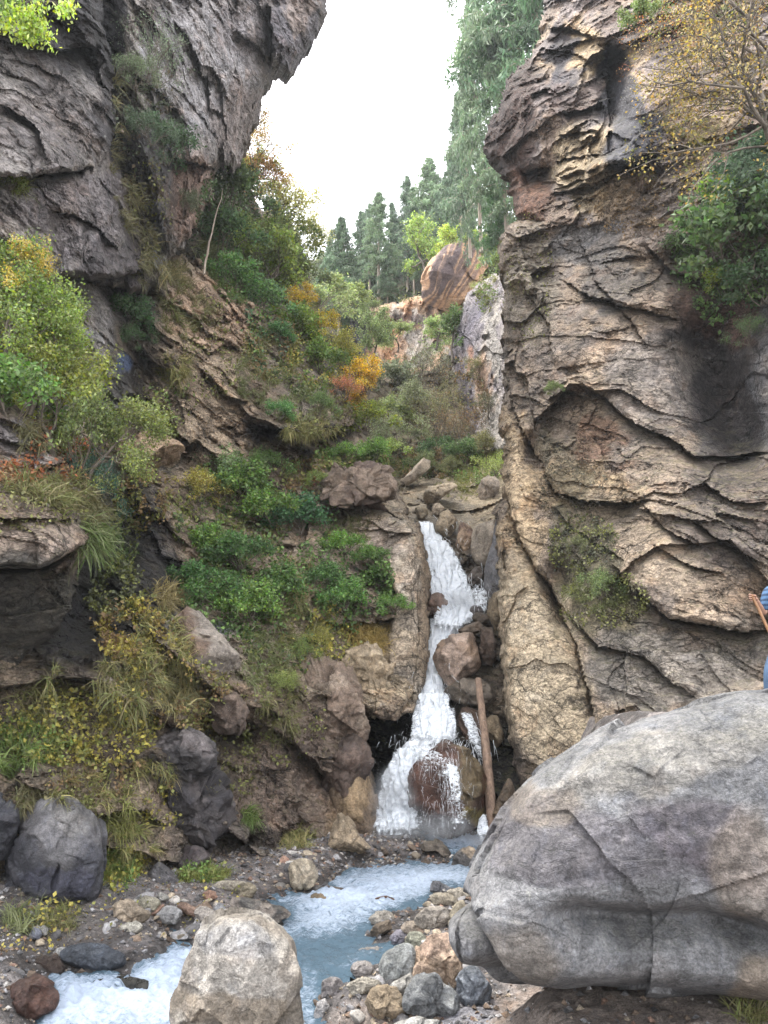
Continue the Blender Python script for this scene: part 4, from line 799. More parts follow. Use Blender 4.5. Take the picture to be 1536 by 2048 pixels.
R_('blocky brown outcrop on the slope left of the dark cave', [(584, 1420), (604, 1350), (652, 1316), (704, 1340), (728, 1420), (738, 1490), (700, 1530), (640, 1500)], Y=13.2, thick=0.6, col=(0.34, 0.265, 0.20), second=(0.22, 0.16, 0.12), ang=1.6, blk=1.1)
R_('dark glossy outcrop bulging over the cave left of the falls', [(640, 1560), (668, 1492), (712, 1470), (738, 1510), (742, 1560), (716, 1600), (668, 1606)], Y=13.0, thick=0.55, col=(0.20, 0.14, 0.11), second=(0.12, 0.085, 0.07), wet=0.6, ang=1.4, blk=1.1)
R_('dark fissured crag on the shelf above the falls', [(640, 960), (668, 930), (730, 920), (776, 936), (782, 986), (756, 1012), (690, 1016), (650, 1000)], Y=16.3, thick=0.7, col=(0.24, 0.18, 0.135), second=(0.14, 0.10, 0.08), ang=1.6, blk=1.1, pw=4)
R_('tan blocky crag above the cleft of the thicket', [(236, 900), (262, 872), (310, 868), (356, 884), (372, 908), (340, 930), (280, 934)], Y=12.0, thick=0.6, col=(0.40, 0.28, 0.18), second=(0.30, 0.21, 0.14), ang=1.5, blk=1.1)
R_('tan craggy ledge under the straw coloured grass beside the hanging slab', [(688, 1330), (708, 1296), (760, 1284), (796, 1300), (790, 1380), (762, 1424), (716, 1410), (694, 1370)], Y=14.3, thick=0.6, col=(0.44, 0.35, 0.24), second=(0.34, 0.26, 0.17), ang=1.6, blk=1.1, pw=3.5)
# rocks of the falls
R_('big red brown boulder under the lower waterfall with water sliding over it', [(812, 1610), (818, 1560), (836, 1516), (868, 1490), (912, 1484), (946, 1504), (972, 1548), (980, 1606), (966, 1656), (930, 1676), (866, 1672), (824, 1644)], Y=13.3, thick=0.9, col=(0.20, 0.10, 0.07), second=(0.13, 0.075, 0.055), wet=0.9, blk=0.8, name='boulder', cat='boulder',
   splats=[(935, 1550, 34, 60, (0.25, 0.19, 0.105), 0.9, -20), (945, 1640, 24, 30, (0.36, 0.28, 0.09), 0.9)])
R_('large pink tan rock right of the middle waterfall', [(860, 1345), (868, 1306), (892, 1282), (925, 1268), (958, 1268), (960, 1310), (956, 1344), (920, 1366), (880, 1374)], Y=15.3, thick=0.5, col=(0.40, 0.30, 0.235), second=(0.33, 0.23, 0.16), blk=0.9, name='boulder', cat='boulder')
R_('wet brown slab under the large pink tan rock', [(886, 1390), (900, 1372), (940, 1354), (976, 1366), (996, 1394), (984, 1410), (950, 1414), (912, 1404)], Y=15.0, thick=0.5, col=(0.30, 0.245, 0.19), wet=0.7)
R_('brown boulder left of the upper waterfall', [(848, 1210), (858, 1192), (884, 1192), (908, 1218), (900, 1238), (872, 1246), (850, 1240)], Y=17.3, thick=0.4, col=(0.30, 0.20, 0.15), second=(0.15, 0.10, 0.08), wet=0.5)
R_('dark brown block beside the large pink tan rock', [(958, 1266), (974, 1254), (992, 1268), (994, 1320), (976, 1334), (960, 1318)], Y=15.4, thick=0.4, col=(0.12, 0.085, 0.065), ang=1.3)
R_('reddish rock behind the leaning log', [(912, 1425), (940, 1416), (972, 1436), (980, 1478), (960, 1506), (936, 1484)], Y=14.6, thick=0.45, col=(0.21, 0.13, 0.09), wet=0.8)
R_('ochre block right of the leaning log', [(972, 1440), (990, 1430), (1006, 1446), (1008, 1482), (986, 1494), (972, 1474)], Y=14.5, thick=0.4, col=(0.29, 0.22, 0.14))
R_('wet brown wedge rock right of the foot of the log', [(978, 1692), (986, 1630), (1004, 1578), (1022, 1548), (1034, 1562), (1022, 1620), (1008, 1692)], Y=12.9, thick=0.25, col=(0.23, 0.16, 0.10), wet=0.8)
R_('tan pointed rock at the lip of the upper waterfall', [(872, 1052), (880, 1030), (902, 1018), (916, 1036), (910, 1060), (896, 1078), (880, 1070)], Y=19.6, thick=0.4, col=(0.44, 0.35, 0.24))
R_('split tan rock left of the pointed one at the lip', [(860, 1034), (868, 1010), (884, 1004), (890, 1020), (876, 1036)], Y=20.2, thick=0.3, col=(0.42, 0.34, 0.25))
R_('upright tan slab beside the upper waterfall', [(908, 1100), (916, 1056), (930, 1042), (948, 1054), (946, 1096), (930, 1114)], Y=18.9, thick=0.4, col=(0.38, 0.27, 0.18), second=(0.2, 0.13, 0.10))
R_('smooth pale boulder high on the right bank of the falls', [(942, 1096), (948, 1052), (972, 1034), (1000, 1044), (1012, 1080), (1006, 1120), (976, 1132), (952, 1124)], Y=18.2, thick=0.5, col=(0.44, 0.37, 0.29), ang=0.6)
R_('blue grey slab between the falls and the right wall', [(968, 1150), (982, 1090), (1000, 1010), (1018, 975), (1040, 1010), (1036, 1120), (1010, 1190), (980, 1210)], Y=16.9, thick=0.4, col=(0.34, 0.33, 0.335), ang=0.7, blk=0.7)
R_('tan block at the foot of the blue grey slab', [(976, 1240), (980, 1190), (1000, 1180), (1012, 1200), (1006, 1246), (988, 1262)], Y=16.2, thick=0.35, col=(0.38, 0.30, 0.20))
R_('dark ribbed rock splashed by the upper waterfall', [(932, 1160), (948, 1136), (974, 1130), (978, 1154), (956, 1172), (938, 1176)], Y=17.8, thick=0.3, col=(0.20, 0.16, 0.13), wet=0.8, ang=1.4)
R_('round wet stone in the basin of the upper waterfall', [(938, 1224), (944, 1212), (960, 1212), (966, 1224), (956, 1234), (942, 1234)], Y=17.0, thick=0.2, col=(0.20, 0.17, 0.16), wet=0.9, ang=0.4)
R_('brown wet stone below the round one in the basin', [(942, 1236), (954, 1224), (976, 1230), (980, 1244), (960, 1250)], Y=16.8, thick=0.2, col=(0.24, 0.18, 0.13), wet=0.9, ang=0.4)
R_('dark stone parting the water of the basin', [(920, 1240), (926, 1226), (940, 1234), (946, 1250), (930, 1248)], Y=17.0, thick=0.2, col=(0.16, 0.13, 0.12), wet=0.9)
R_('thin dark slab along the basin rim', [(912, 1262), (940, 1248), (976, 1240), (976, 1254), (948, 1268), (916, 1272)], Y=16.2, thick=0.3, col=(0.20, 0.15, 0.11), wet=0.4)
R_('rounded rock on the grassy rubble above the falls', [(956, 990), (962, 962), (982, 950), (998, 962), (1000, 990), (984, 1006), (966, 1004)], Y=21.5, thick=0.5, col=(0.38, 0.31, 0.24))
R_('long arched tan rock above the lip of the falls', [(848, 990), (862, 970), (900, 966), (922, 968), (904, 980), (880, 1000), (860, 1016), (850, 1006)], Y=21.8, thick=0.5, col=(0.42, 0.34, 0.24), ang=1.2)
R_('smooth sloping rock at the top of the dry gully', [(790, 972), (812, 952), (846, 918), (864, 914), (858, 936), (832, 960), (806, 978)], Y=23.6, thick=0.5, col=(0.40, 0.33, 0.25), ang=0.6)
R_('squat tan rock at the left lip of the falls', [(828, 1030), (832, 1008), (852, 1010), (858, 1026), (846, 1038)], Y=20.6, thick=0.3, col=(0.40, 0.33, 0.23))
R_('dark curved driftwood like rock across the gravel by the falls', [(840, 1690), (866, 1680), (890, 1690), (906, 1716), (898, 1724), (876, 1704), (846, 1702)], Y=11.7, thick=0.2, col=(0.17, 0.14, 0.11), ang=1.2, wet=0.3)

R_('orange tan crag with dark diagonal stripes on the far rim', [(846, 596), (850, 556), (866, 524), (890, 499), (926, 485), (964, 493), (976, 518), (958, 552), (936, 596), (912, 622), (878, 616)], Y=40.2, thick=3.0, col=(0.62, 0.40, 0.25), second=(0.54, 0.33, 0.20), pw=5, blk=0.6, ang=1.2, cut=0.7, n=220, name='crag', cat='crag',
   splats=[(x, 548, w, 80, (0.10, 0.075, 0.08), k, 27) for x, w, k in ((868, 6, .9), (880, 4, .8), (893, 9, .95), (910, 4, .8), (922, 6, .85), (938, 3, .7), (950, 4, .6))])
# ---- stones of the banks: a few shapes, each stone an object of its own
def stone_mesh(seed, sharp):
    import bmesh
    bm = bmesh.new(); bmesh.ops.create_icosphere(bm, subdivisions=4, radius=1.0)
    V = np.array([v.co[:] for v in bm.verts]); F_ = np.array([[v.index for v in f.verts] for f in bm.faces]); bm.free()
    rs = np.random.default_rng(seed); nn = rs.normal(size=(14, 3)); nn /= np.linalg.norm(nn, axis=1)[:, None]
    hh = rs.uniform(0.62, 1.0, 14)
    dt = V @ nn.T; rr = np.where(dt > 0.05, hh[None] / np.maximum(dt, 0.05), 9.0)
    k = 7.0 + 14 * sharp
    r = (np.sum(np.minimum(rr, 9.0) ** -k, 1) + 0.8 ** k * 0.2) ** (-1 / k)
    V = V * r[:, None] * np.array([1.0, 0.78, 0.55])
    V = V + V * (fbm(V * 1.8 + seed, 4, seed)[:, None] * 0.12 + facet(V * 3.0 + seed, seed, 0.8, 0.4)[:, None] * 0.05 * sharp)
    o = mesh_np('stone_shape', V, F_, M['stone'], link=False)
    return o
PROTO = [stone_mesh(500 + i, s) for i, s in enumerate((0.2, 1.0, 0.6, 1.0, 0.3, 0.8, 1.0, 0.5, 0.9, 0.1))]
STONE_COLS = [('tan', (0.42, 0.35, 0.26)), ('grey', (0.32, 0.31, 0.31)), ('dark grey', (0.13, 0.125, 0.125)), ('brown', (0.23, 0.17, 0.125)), ('pale', (0.48, 0.45, 0.41)), ('reddish', (0.30, 0.19, 0.14))]
NST = [0]
def scatter_stones(poly, count, smin, smax, where, grp, weights=(3, 3, 2, 2, 2, 1), wet=0.0, power=2.0):
    rs = random.Random(len(where) * 7 + count); poly = np.array(poly, float); lo, hi = poly.min(0), poly.max(0); k = 0; tries = 0
    while k < count and tries < count * 40:
        tries += 1
        x, y = rs.uniform(lo[0], hi[0]), rs.uniform(lo[1], hi[1])
        if not inside(np.array([x]), np.array([y]), poly)[0]: continue
        Y = ground_Y(x, y); p = P(x, y, Y); s = (smin + (smax - smin) * rs.random() ** power) * pxm(y, Y) * 0.5
        ci = rs.choices(range(6), weights)[0]; cn, cc = STONE_COLS[ci]
        pr = PROTO[rs.randrange(len(PROTO))]; o = pr.copy(); o.name = 'stone'; C.objects.link(o)
        o.location = (p[0], p[1], float(ground_z(p[0], p[1], False)) + s * 0.10)
        o.rotation_euler = (rs.uniform(-0.5, 0.5), rs.uniform(-0.5, 0.5), rs.uniform(0, 6.28)); q = rs.uniform(0.8, 1.2)
        o.scale = (s * q, s / q, s * rs.uniform(0.8, 1.3))
        j = rs.uniform(0.75, 1.25); wt = wet if rs.random() < 0.5 else wet * 0.4
        a_ = np.array([x]); b_ = np.array([y]); dch = min(seg_dist(a_, b_, CH1, True)[0][0], seg_dist(a_, b_, CH2, True)[0][0])
        if dch < 26 * rs.uniform(0.5, 1.4): wt = 0.9; j *= 0.75
        o.color = (cc[0] * j, cc[1] * j, cc[2] * j, wt)
        tag(o, '%s stone %s' % ('small ' + cn if s < 0.07 else cn, where), 'stone', grp + ', ' + cn + (' and small' if s < 0.07 else '')); k += 1; NST[0] += 1
scatter_stones([(620, 1935), (700, 1930), (760, 1880), (830, 1860), (930, 1880), (960, 2000), (900, 2060), (620, 2060)], 90, 14, 46, 'among the heaped rocks between the pale and the huge boulder', 'loose stones heaped right of the stream')
scatter_stones([(790, 1835), (850, 1780), (940, 1780), (930, 1860), (830, 1880)], 34, 10, 30, 'on the upper right bank before the huge boulder', 'loose stones of the upper right bank')
scatter_stones([(180, 1850), (280, 1790), (420, 1790), (450, 1840), (380, 1880), (240, 1890)], 56, 10, 34, 'on the left bank under the slope', 'loose stones of the left bank')
scatter_stones([(500, 1760), (560, 1700), (680, 1700), (740, 1730), (640, 1780), (560, 1790)], 36, 9, 28, 'on the gravel around the rounded tan boulder', 'loose stones on the gravel below the slope')
scatter_stones([(700, 1735), (740, 1670), (860, 1665), (900, 1700), (880, 1735), (760, 1745)], 40, 7, 24, 'on the dark gravel spit at the foot of the falls', 'loose stones of the gravel spit', (1, 3, 4, 4, 1, 2), 0.5)
scatter_stones([(0, 1880), (120, 1850), (180, 1880), (120, 1960), (0, 1990)], 26, 9, 28, 'on the dark mud at the left edge', 'loose stones on the mud', (1, 2, 4, 3, 1, 1), 0.3)
def gravel_bed():
    """pebbles too many to count"""
    rs = np.random.default_rng(5); V0 = np.array([[1, 0, -.2], [-.6, .8, 0], [-.5, -.8, .1], [0.1, 0.1, .7], [0.2, 0, -.6], [.5, .6, .4]]); F0 = np.array([[0, 5, 3], [5, 1, 3], [1, 2, 3], [2, 0, 3], [0, 2, 4], [2, 1, 4], [1, 5, 4], [5, 0, 4]])
    n = 26000
    X = rs.uniform(-4.2, 2.6, n); Y = rs.uniform(3.8, 13.2, n); Z = ground_z(X, Y)
    s = (0.008 + 0.035 * rs.random(n) ** 3.0) * (0.6 + Y * 0.05)
    px, py = project(np.stack([X, Y, Z], -1))
    d = np.full(n, 1e3)
    for ch in (CH1, CH2): d = np.where(inside(px, py, ch), -1, d)
    keep = (d > 0) | (rs.random(n) < 0.05); X, Y, Z, s, px, py = X[keep], Y[keep], Z[keep], s[keep], px[keep], py[keep]; n = len(X)
    keep = ~((px > 1000) & (rs.random(n) < 0.7)); X, Y, Z, s = X[keep], Y[keep], Z[keep], s[keep]; n = len(X)
    a = rs.uniform(0, 6.28, n); b = rs.uniform(-.6, .6, n); ca, sa, cb, sb = np.cos(a), np.sin(a), np.cos(b), np.sin(b)
    v = V0[None] * (s[:, None, None]) * rs.uniform(0.6, 1.2, (n, 1, 3))
    x = v[..., 0] * ca[:, None] - v[..., 1] * sa[:, None]; y = v[..., 0] * sa[:, None] + v[..., 1] * ca[:, None]; z = v[..., 2] * cb[:, None] + x * sb[:, None] * 0.5
    VV = np.stack([x + X[:, None], y + Y[:, None], z + Z[:, None] + s[:, None] * 0.2], -1).reshape(-1, 3)
    FF = (F0[None] + (np.arange(n) * 6)[:, None, None]).reshape(-1, 3)
    pal = np.array([c for _, c in STONE_COLS]); ci = rs.choice(6, n, p=[.17, .27, .24, .18, .08, .06]); cc = pal[ci] * rs.uniform(0.55, 1.1, (n, 1))
    col = np.concatenate([cc, np.full((n, 1), 0.15)], 1); col = np.repeat(col, 6, 0)
    tag(mesh_np('gravel', VV, FF, M['gravel'], col, smooth_=False), kind='stuff')
gravel_bed()
# ------------------------------------------------------------------ waterfall
def fall_mat(name, holes=True, bright=0.92):
    k = NT(name); at = k.n('ShaderNodeAttribute', attribute_name='Col'); sp = k.n('ShaderNodeSeparateColor', {0: at.outputs['Color']})
    u, v, dens = sp.outputs[0], sp.outputs[1], sp.outputs[2]
    cv = k.n('ShaderNodeCombineXYZ', {0: k.math('MULTIPLY', u, 9.0), 1: k.math('MULTIPLY', v, 12.0), 2: 0.0}).outputs[0]
    n = k.noise(cv, 2.0, 9, 0.72, 0.8)
    cv2 = k.n('ShaderNodeCombineXYZ', {0: k.math('MULTIPLY', u, 40.0), 1: k.math('MULTIPLY', v, 16.0), 2: 3.0}).outputs[0]
    n2 = k.noise(cv2, 1.2, 6, 0.7, 0.3)
    s = k.math('ADD', k.math('MULTIPLY', n, 0.68), k.math('MULTIPLY', n2, 0.32))
    col = k.mix(k.ramp(s, 0.36, 0.55), (0.58, 0.64, 0.72, 1), (bright * 0.93, bright * 0.97, bright, 1))
    bp = k.n('ShaderNodeBump', {'Height': s, 'Strength': 0.35, 'Distance': 0.12})
    d = k.n('ShaderNodeBsdfPrincipled', {'Base Color': col, 'Roughness': 0.55, 'Normal': bp.outputs[0]})
    tl = k.n('ShaderNodeBsdfTranslucent', {'Color': (bright, bright, bright, 1)})
    sh = k.n('ShaderNodeMixShader', {0: 0.25, 1: d.outputs[0], 2: tl.outputs[0]})
    tr = k.n('ShaderNodeBsdfTransparent')
    al = k.math('ADD', dens, k.math('MULTIPLY', k.math('SUBTRACT', s, 0.5), 1.8))
    al = k.ramp(al, 0.30, 0.62)
    return k.out(k.n('ShaderNodeMixShader', {0: al, 1: tr.outputs[0], 2: sh.outputs[0]}).outputs[0])
M['fall'] = fall_mat('falling_water')
def ribbon(path, seed, nu=70, bulge=0.25, dens=0.75, rough=0.10, edge=0.55):
    """path rows: (px, py, half width px, Y[, density])"""
    p = np.asarray([list(r) + [dens] * (5 - len(r)) for r in path], float)
    L = np.concatenate([[0], np.cumsum(np.hypot(np.diff(p[:, 0]), np.diff(p[:, 1])))]); s = np.arange(0, L[-1], 2.2)
    def ip(c):
        t = np.interp(s, L, p[:, c]); k = np.ones(9) / 9; e = np.concatenate([np.full(4, t[0]), t, np.full(4, t[-1])]); return np.convolve(e, k, 'valid')
    x, y, hw, Y, de = ip(0), ip(1), ip(2), ip(3), ip(4)
    u = np.linspace(-1, 1, nu)
    U, S = np.meshgrid(u, s / 100.0)
    PX = x[:, None] + U * hw[:, None]; PY = y[:, None] + 0 * U; YY = Y[:, None] - bulge * (1 - U * U)
    q = np.stack([PX / 15.0, PY / 60.0, U * 0 + seed], -1)
    YY = YY - ridged(q * 1.2, 4, seed) * rough * 0.3 + fbm(np.stack([PX / 7.0, PY / 18.0, U * 0], -1), 3, seed + 2) * rough * 0.5
    PX = PX + fbm(q * 1.6, 3, seed + 9) * 7
    V = P(PX, PY, YY).reshape(-1, 3)
    D = de[:, None] * (1 - edge * np.abs(U) ** 3) - 0.35 * smooth(0.75, 1.0, np.abs(U))
    D = D - 0.9 * smooth(s[-1] - 26, s[-1], s)[:, None] * (0.6 + 0.8 * noise(np.stack([PX / 6.0, PY / 9.0, U * 0], -1), 3)) - 0.5 * smooth(10, 0, s)[:, None]
    col = np.stack([(U * 0.5 + 0.5) * (hw[:, None] / 45) + seed * 0.37, S + 0 * U, D, 1 + 0 * U], -1).reshape(-1, 4)
    H, Wd = PX.shape; idx = np.arange(H * Wd).reshape(H, Wd)
    return V, np.stack([idx[:-1, :-1].ravel(), idx[1:, :-1].ravel(), idx[1:, 1:].ravel(), idx[:-1, 1:].ravel()], -1), col
def build_falls():
    parts = []
    paths = [
        ([(848, 1040, 18, 20.2), (852, 1060, 22, 19.8), (868, 1090, 32, 19.2), (880, 1120, 40, 18.8), (890, 1150, 44, 18.3), (900, 1185, 46, 17.9), (908, 1215, 46, 17.5), (902, 1240, 40, 17.2), (890, 1262, 34, 16.8), (872, 1290, 26, 16.4), (862, 1330, 22, 16.0), (862, 1370, 28, 15.6), (866, 1410, 38, 15.1), (868, 1450, 48, 14.6), (868, 1480, 52, 14.2), (860, 1496, 54, 13.9)], 1, 0.30, 0.95, 0.16),
        ([(862, 1075, 30, 19.0), (886, 1130, 46, 18.3), (902, 1190, 52, 17.6), (914, 1230, 52, 17.1), (896, 1262, 34, 16.5)], 2, 0.35, 0.75, 0.2),
        ([(866, 1380, 34, 15.2), (868, 1430, 48, 14.5), (866, 1490, 60, 13.9)], 3, 0.35, 0.7, 0.2),
        # lower left fan into the pool
        ([(838, 1478, 26, 14.1), (818, 1510, 34, 13.9), (802, 1550, 42, 13.6), (790, 1600, 44, 13.3), (784, 1650, 48, 13.0), (786, 1672, 56, 12.8)], 4, 0.5, 0.92, 0.16),
        ([(826, 1490, 34, 13.8), (806, 1560, 44, 13.4), (794, 1620, 50, 13.1), (790, 1672, 64, 12.7)], 5, 0.5, 0.75, 0.2),
        # thin veils over the red boulder
        ([(868, 1486, 56, 13.2, 0.6), (876, 1520, 56, 12.75, 0.38), (880, 1560, 48, 12.5, 0.20), (884, 1610, 50, 12.42, 0.18), (888, 1664, 60, 12.4, 0.4)], 6, 0.25, 0.35, 0.05),
        ([(892, 1490, 20, 13.1, 0.65), (902, 1530, 18, 12.6, 0.62), (910, 1570, 16, 12.4, 0.5), (914, 1620, 22, 12.35, 0.36), (916, 1670, 30, 12.3, 0.5)], 7, 0.1, 0.5, 0.06),
        # right side threads
        ([(930, 1420, 14, 14.4, 0.6), (948, 1470, 12, 14.1, 0.55), (964, 1510, 10, 13.9, 0.4), (976, 1545, 8, 13.8, 0.35)], 8, 0.1, 0.5, 0.05),
        ([(958, 1170, 20, 17.6, 0.5), (964, 1205, 22, 17.3, 0.5), (966, 1240, 20, 17.0, 0.45)], 9, 0.1, 0.5, 0.06),
        ([(968, 1622, 6, 12.95, 0.6), (966, 1650, 10, 12.75, 0.65), (964, 1692, 14, 12.5, 0.5)], 10, 0.1, 0.7, 0.08),
        ([(930, 1236, 34, 16.9, 0.7), (926, 1252, 36, 16.7, 0.6)], 11, 0.1, 0.6, 0.08)]
    n0 = 0; VV, FF, CC = [], [], []
    for path, sd, bl, de, ro in paths:
        v, f, c = ribbon(path, sd, bulge=bl, dens=de, rough=ro); VV.append(v); FF.append(f + n0); CC.append(c); n0 += len(v)
    # flung threads of water: short tapering quads following the fall
    rs = np.random.default_rng(8)
    def threads(cx, cy, rx, ry, Y, n, lx, ly, wd):
        nonlocal n0
        x = cx + rs.normal(size=n) * rx; y = cy + rs.normal(size=n) * ry; yy = Y + rs.normal(size=n) * 0.25
        dx = lx + rs.normal(size=n) * 4; dy = ly * rs.uniform(0.3, 1.3, n)
        pts = []
        for t in (0, 0.5, 1.0):
            for sg in (-1, 1):
                ww = wd * (1 - t * 0.8) * rs.uniform(0.6, 1.2, n)
                pts.append(P(x + dx * t + sg * ww, y + dy * t * (0.5 + 0.5 * t), yy - 0.1 * t))
        v = np.stack(pts, 1).reshape(-1, 3); b = (np.arange(n) * 6)[:, None]
        f = np.concatenate([b + [0, 2, 3, 1], b + [2, 4, 5, 3]]); c = np.tile([0.3, 0.3, 1.6, 1.0], (len(v), 1))
        VV.append(v); FF.append(f + n0); CC.append(c); n0 += len(v)
    threads(866, 1484, 34, 8, 13.3, 220, -5, 20, 0.28)
    threads(902, 1545, 10, 26, 12.35, 160, 2, 20, 0.18)
    threads(870, 1530, 30, 22, 12.6, 120, -2, 22, 0.17)
    threads(885, 1610, 34, 34, 12.3, 150, 0, 18, 0.16)
    threads(880, 1120, 34, 30, 18.6, 260, 3, 10, 0.4)
    threads(960, 1190, 22, 20, 17.2, 90, 2, 22, 0.4)
    threads(866, 1400, 30, 30, 15.0, 200, 2, 14, 0.3)
    threads(955, 1500, 12, 24, 13.9, 60, 6, 30, 0.4)
    tag(mesh_np('waterfall_water', np.vstack(VV), np.vstack(FF), M['fall'], np.vstack(CC)), kind='structure')
build_falls()
# drifting spray where the falls strike
def spray():
    rs = np.random.default_rng(9); V0 = np.array([[1, 0, 0], [-.5, .8, 0], [-.5, -.8, 0], [0, 0, 1.2]]); F0 = np.array([[0, 1, 3], [1, 2, 3], [2, 0, 3], [0, 2, 1]])
    out = []
    for cx, cy, rx, ry, Y, n in ((790, 1600, 34, 44, 12.9, 300), (905, 1210, 34, 16, 17.0, 300), (866, 1496, 34, 14, 13.2, 300), (900, 1668, 60, 8, 12.2, 300), (800, 1660, 50, 12, 12.5, 300), (866, 1440, 40, 30, 14.0, 200)):
        x = cx + rs.normal(size=n) * rx; y = cy + rs.normal(size=n) * ry; yy = Y + rs.normal(size=n) * 0.3
        out.append(P(x, y, yy))
    p = np.vstack(out); n = len(p); s = rs.uniform(0.002, 0.006, n)
    v = (V0[None] * s[:, None, None] + p[:, None]).reshape(-1, 3); f = (F0[None] + (np.arange(n) * 4)[:, None, None]).reshape(-1, 3)
    tag(mesh_np('spray', v, f, M['fall'], np.tile([0.3, 0.3, 1.6, 1.0], (len(v), 1))), kind='stuff')
spray()

def mist(px, py, Y, rx, ry, rz, dens, name='mist'):
    """a small closed body of drifting spray"""
    import bmesh
    bm = bmesh.new(); bmesh.ops.create_icosphere(bm, subdivisions=3, radius=1.0); V = np.array([v.co[:] for v in bm.verts]); F_ = np.array([[v.index for v in f.verts] for f in bm.faces]); bm.free()
    V = V * (1 + 0.25 * fbm(V * 1.5 + px, 3, 5))[:, None] * [rx, ry, rz]
    k = NT('mist'); tc = k.n('ShaderNodeTexCoord').outputs['Object']
    r = k.n('ShaderNodeVectorMath', {0: k.n('ShaderNodeMapping', {'Vector': tc, 'Scale': (1 / rx, 1 / ry, 1 / rz)}).outputs[0]}, operation='LENGTH').outputs['Value']
    d = k.math('MULTIPLY', k.ramp(r, 1.0, 0.1, 0.0, dens), k.ramp(k.noise(tc, 4.0, 4, 0.6), 0.3, 0.65, 0.3, 1.3))
    v = k.n('ShaderNodeVolumePrincipled', {'Color': (0.95, 0.97, 1.0, 1), 'Density': d}); o = k.n('ShaderNodeOutputMaterial'); k.t.links.new(v.outputs[0], o.inputs['Volume'])
    ob = mesh_np(name, V, F_, k.m); ob.location = P(px, py, Y); tag(ob, kind='stuff')
mist(792, 1610, 12.75, 0.55, 0.5, 0.75, 2.4)
mist(880, 1655, 12.4, 0.75, 0.4, 0.28, 2.0)
mist(912, 1205, 17.0, 0.6, 0.4, 0.42, 1.8)
mist(962, 1680, 12.3, 0.35, 0.3, 0.16, 2.0)
mist(790, 1662, 12.3, 0.5, 0.3, 0.2, 2.6)
# ------------------------------------------------------------------ plants
def leaves_geo(pos, size, rs, aspect=0.55, up=None, fold=0.25, droop=0.0):
    """diamond leaves folded along the midrib; up = preferred leaf normal"""
    n = len(pos); size = np.broadcast_to(size, (n,))
    ax = rs.normal(size=(n, 3)); ax[:, 2] -= droop; ax /= np.linalg.norm(ax, axis=1)[:, None]
    nn = rs.normal(size=(n, 3)) + (up if up is not None else np.array([0, 0, 0.7]))
    sd = np.cross(ax, nn); sd /= np.linalg.norm(sd, axis=1)[:, None] + 1e-9; nm = np.cross(sd, ax)
    s = size[:, None]
    a = pos; b = pos + ax * s * 0.45 + sd * s * aspect * 0.5 + nm * s * fold * 0.3; c = pos + ax * s; d = pos + ax * s * 0.45 - sd * s * aspect * 0.5 + nm * s * fold * 0.3
    V = np.stack([a, b, c, d], 1).reshape(-1, 3); F_ = np.arange(n * 4).reshape(n, 4)
    return V, F_
def tube_geo(segs, sides=5):
    """segs: list of (p0, p1, r0, r1)"""
    A = np.array([s[0] for s in segs], float); B = np.array([s[1] for s in segs], float); r0 = np.array([s[2] for s in segs]); r1 = np.array([s[3] for s in segs])
    d = B - A; d /= np.linalg.norm(d, axis=1)[:, None] + 1e-9
    h = np.where(np.abs(d[:, 2:3]) > 0.9, [[1.0, 0, 0]], [[0, 0, 1.0]]); u = np.cross(d, h); u /= np.linalg.norm(u, axis=1)[:, None]; v = np.cross(d, u)
    t = np.arange(sides) * 2 * math.pi / sides; c, s = np.cos(t), np.sin(t)
    ring = u[:, None] * c[None, :, None] + v[:, None] * s[None, :, None]
    V = np.concatenate([A[:, None] + ring * r0[:, None, None], B[:, None] + ring * r1[:, None, None]], 1).reshape(-1, 3)
    k = np.arange(sides); q = np.stack([k, (k + 1) % sides, sides + (k + 1) % sides, sides + k], -1)
    F_ = (q[None] + (np.arange(len(segs)) * 2 * sides)[:, None, None]).reshape(-1, 4)
    return V, F_
def grow(rs, p, d, L, r, depth, segs, tips, up=0.15, spread=0.7, kids=(2, 4), n=4, wob=0.22):
    d = np.array(d, float)
    pts = [np.array(p, float)]
    for i in range(n):
        d = d + rs.normal(size=3) * wob + np.array([0, 0, up]); d /= np.linalg.norm(d)
        q = pts[-1] + d * L / n; segs.append((pts[-1], q, r * (1 - i / n * 0.5), r * (1 - (i + 1) / n * 0.5))); pts.append(q)
        if depth > 0 and i >= 1:
            for _ in range(rs.integers(kids[0], kids[1]) if i == n - 1 else rs.integers(0, 3)):
                e = d + rs.normal(size=3) * spread; e /= np.linalg.norm(e)
                grow(rs, q, e, L * rs.uniform(0.5, 0.72), r * 0.45, depth - 1, segs, tips, up, spread, kids, n, wob)
        elif depth == 0: tips.append(q)
def leaf_attr(n_leaf, per, rs, clump=None):
    c = rs.random((n_leaf, 3)); 
    if clump is not None: c[:, 0] = np.clip(clump * 0.6 + c[:, 0] * 0.4, 0, 1)
    return np.repeat(np.concatenate([c, np.ones((n_leaf, 1))], 1), per, 0)
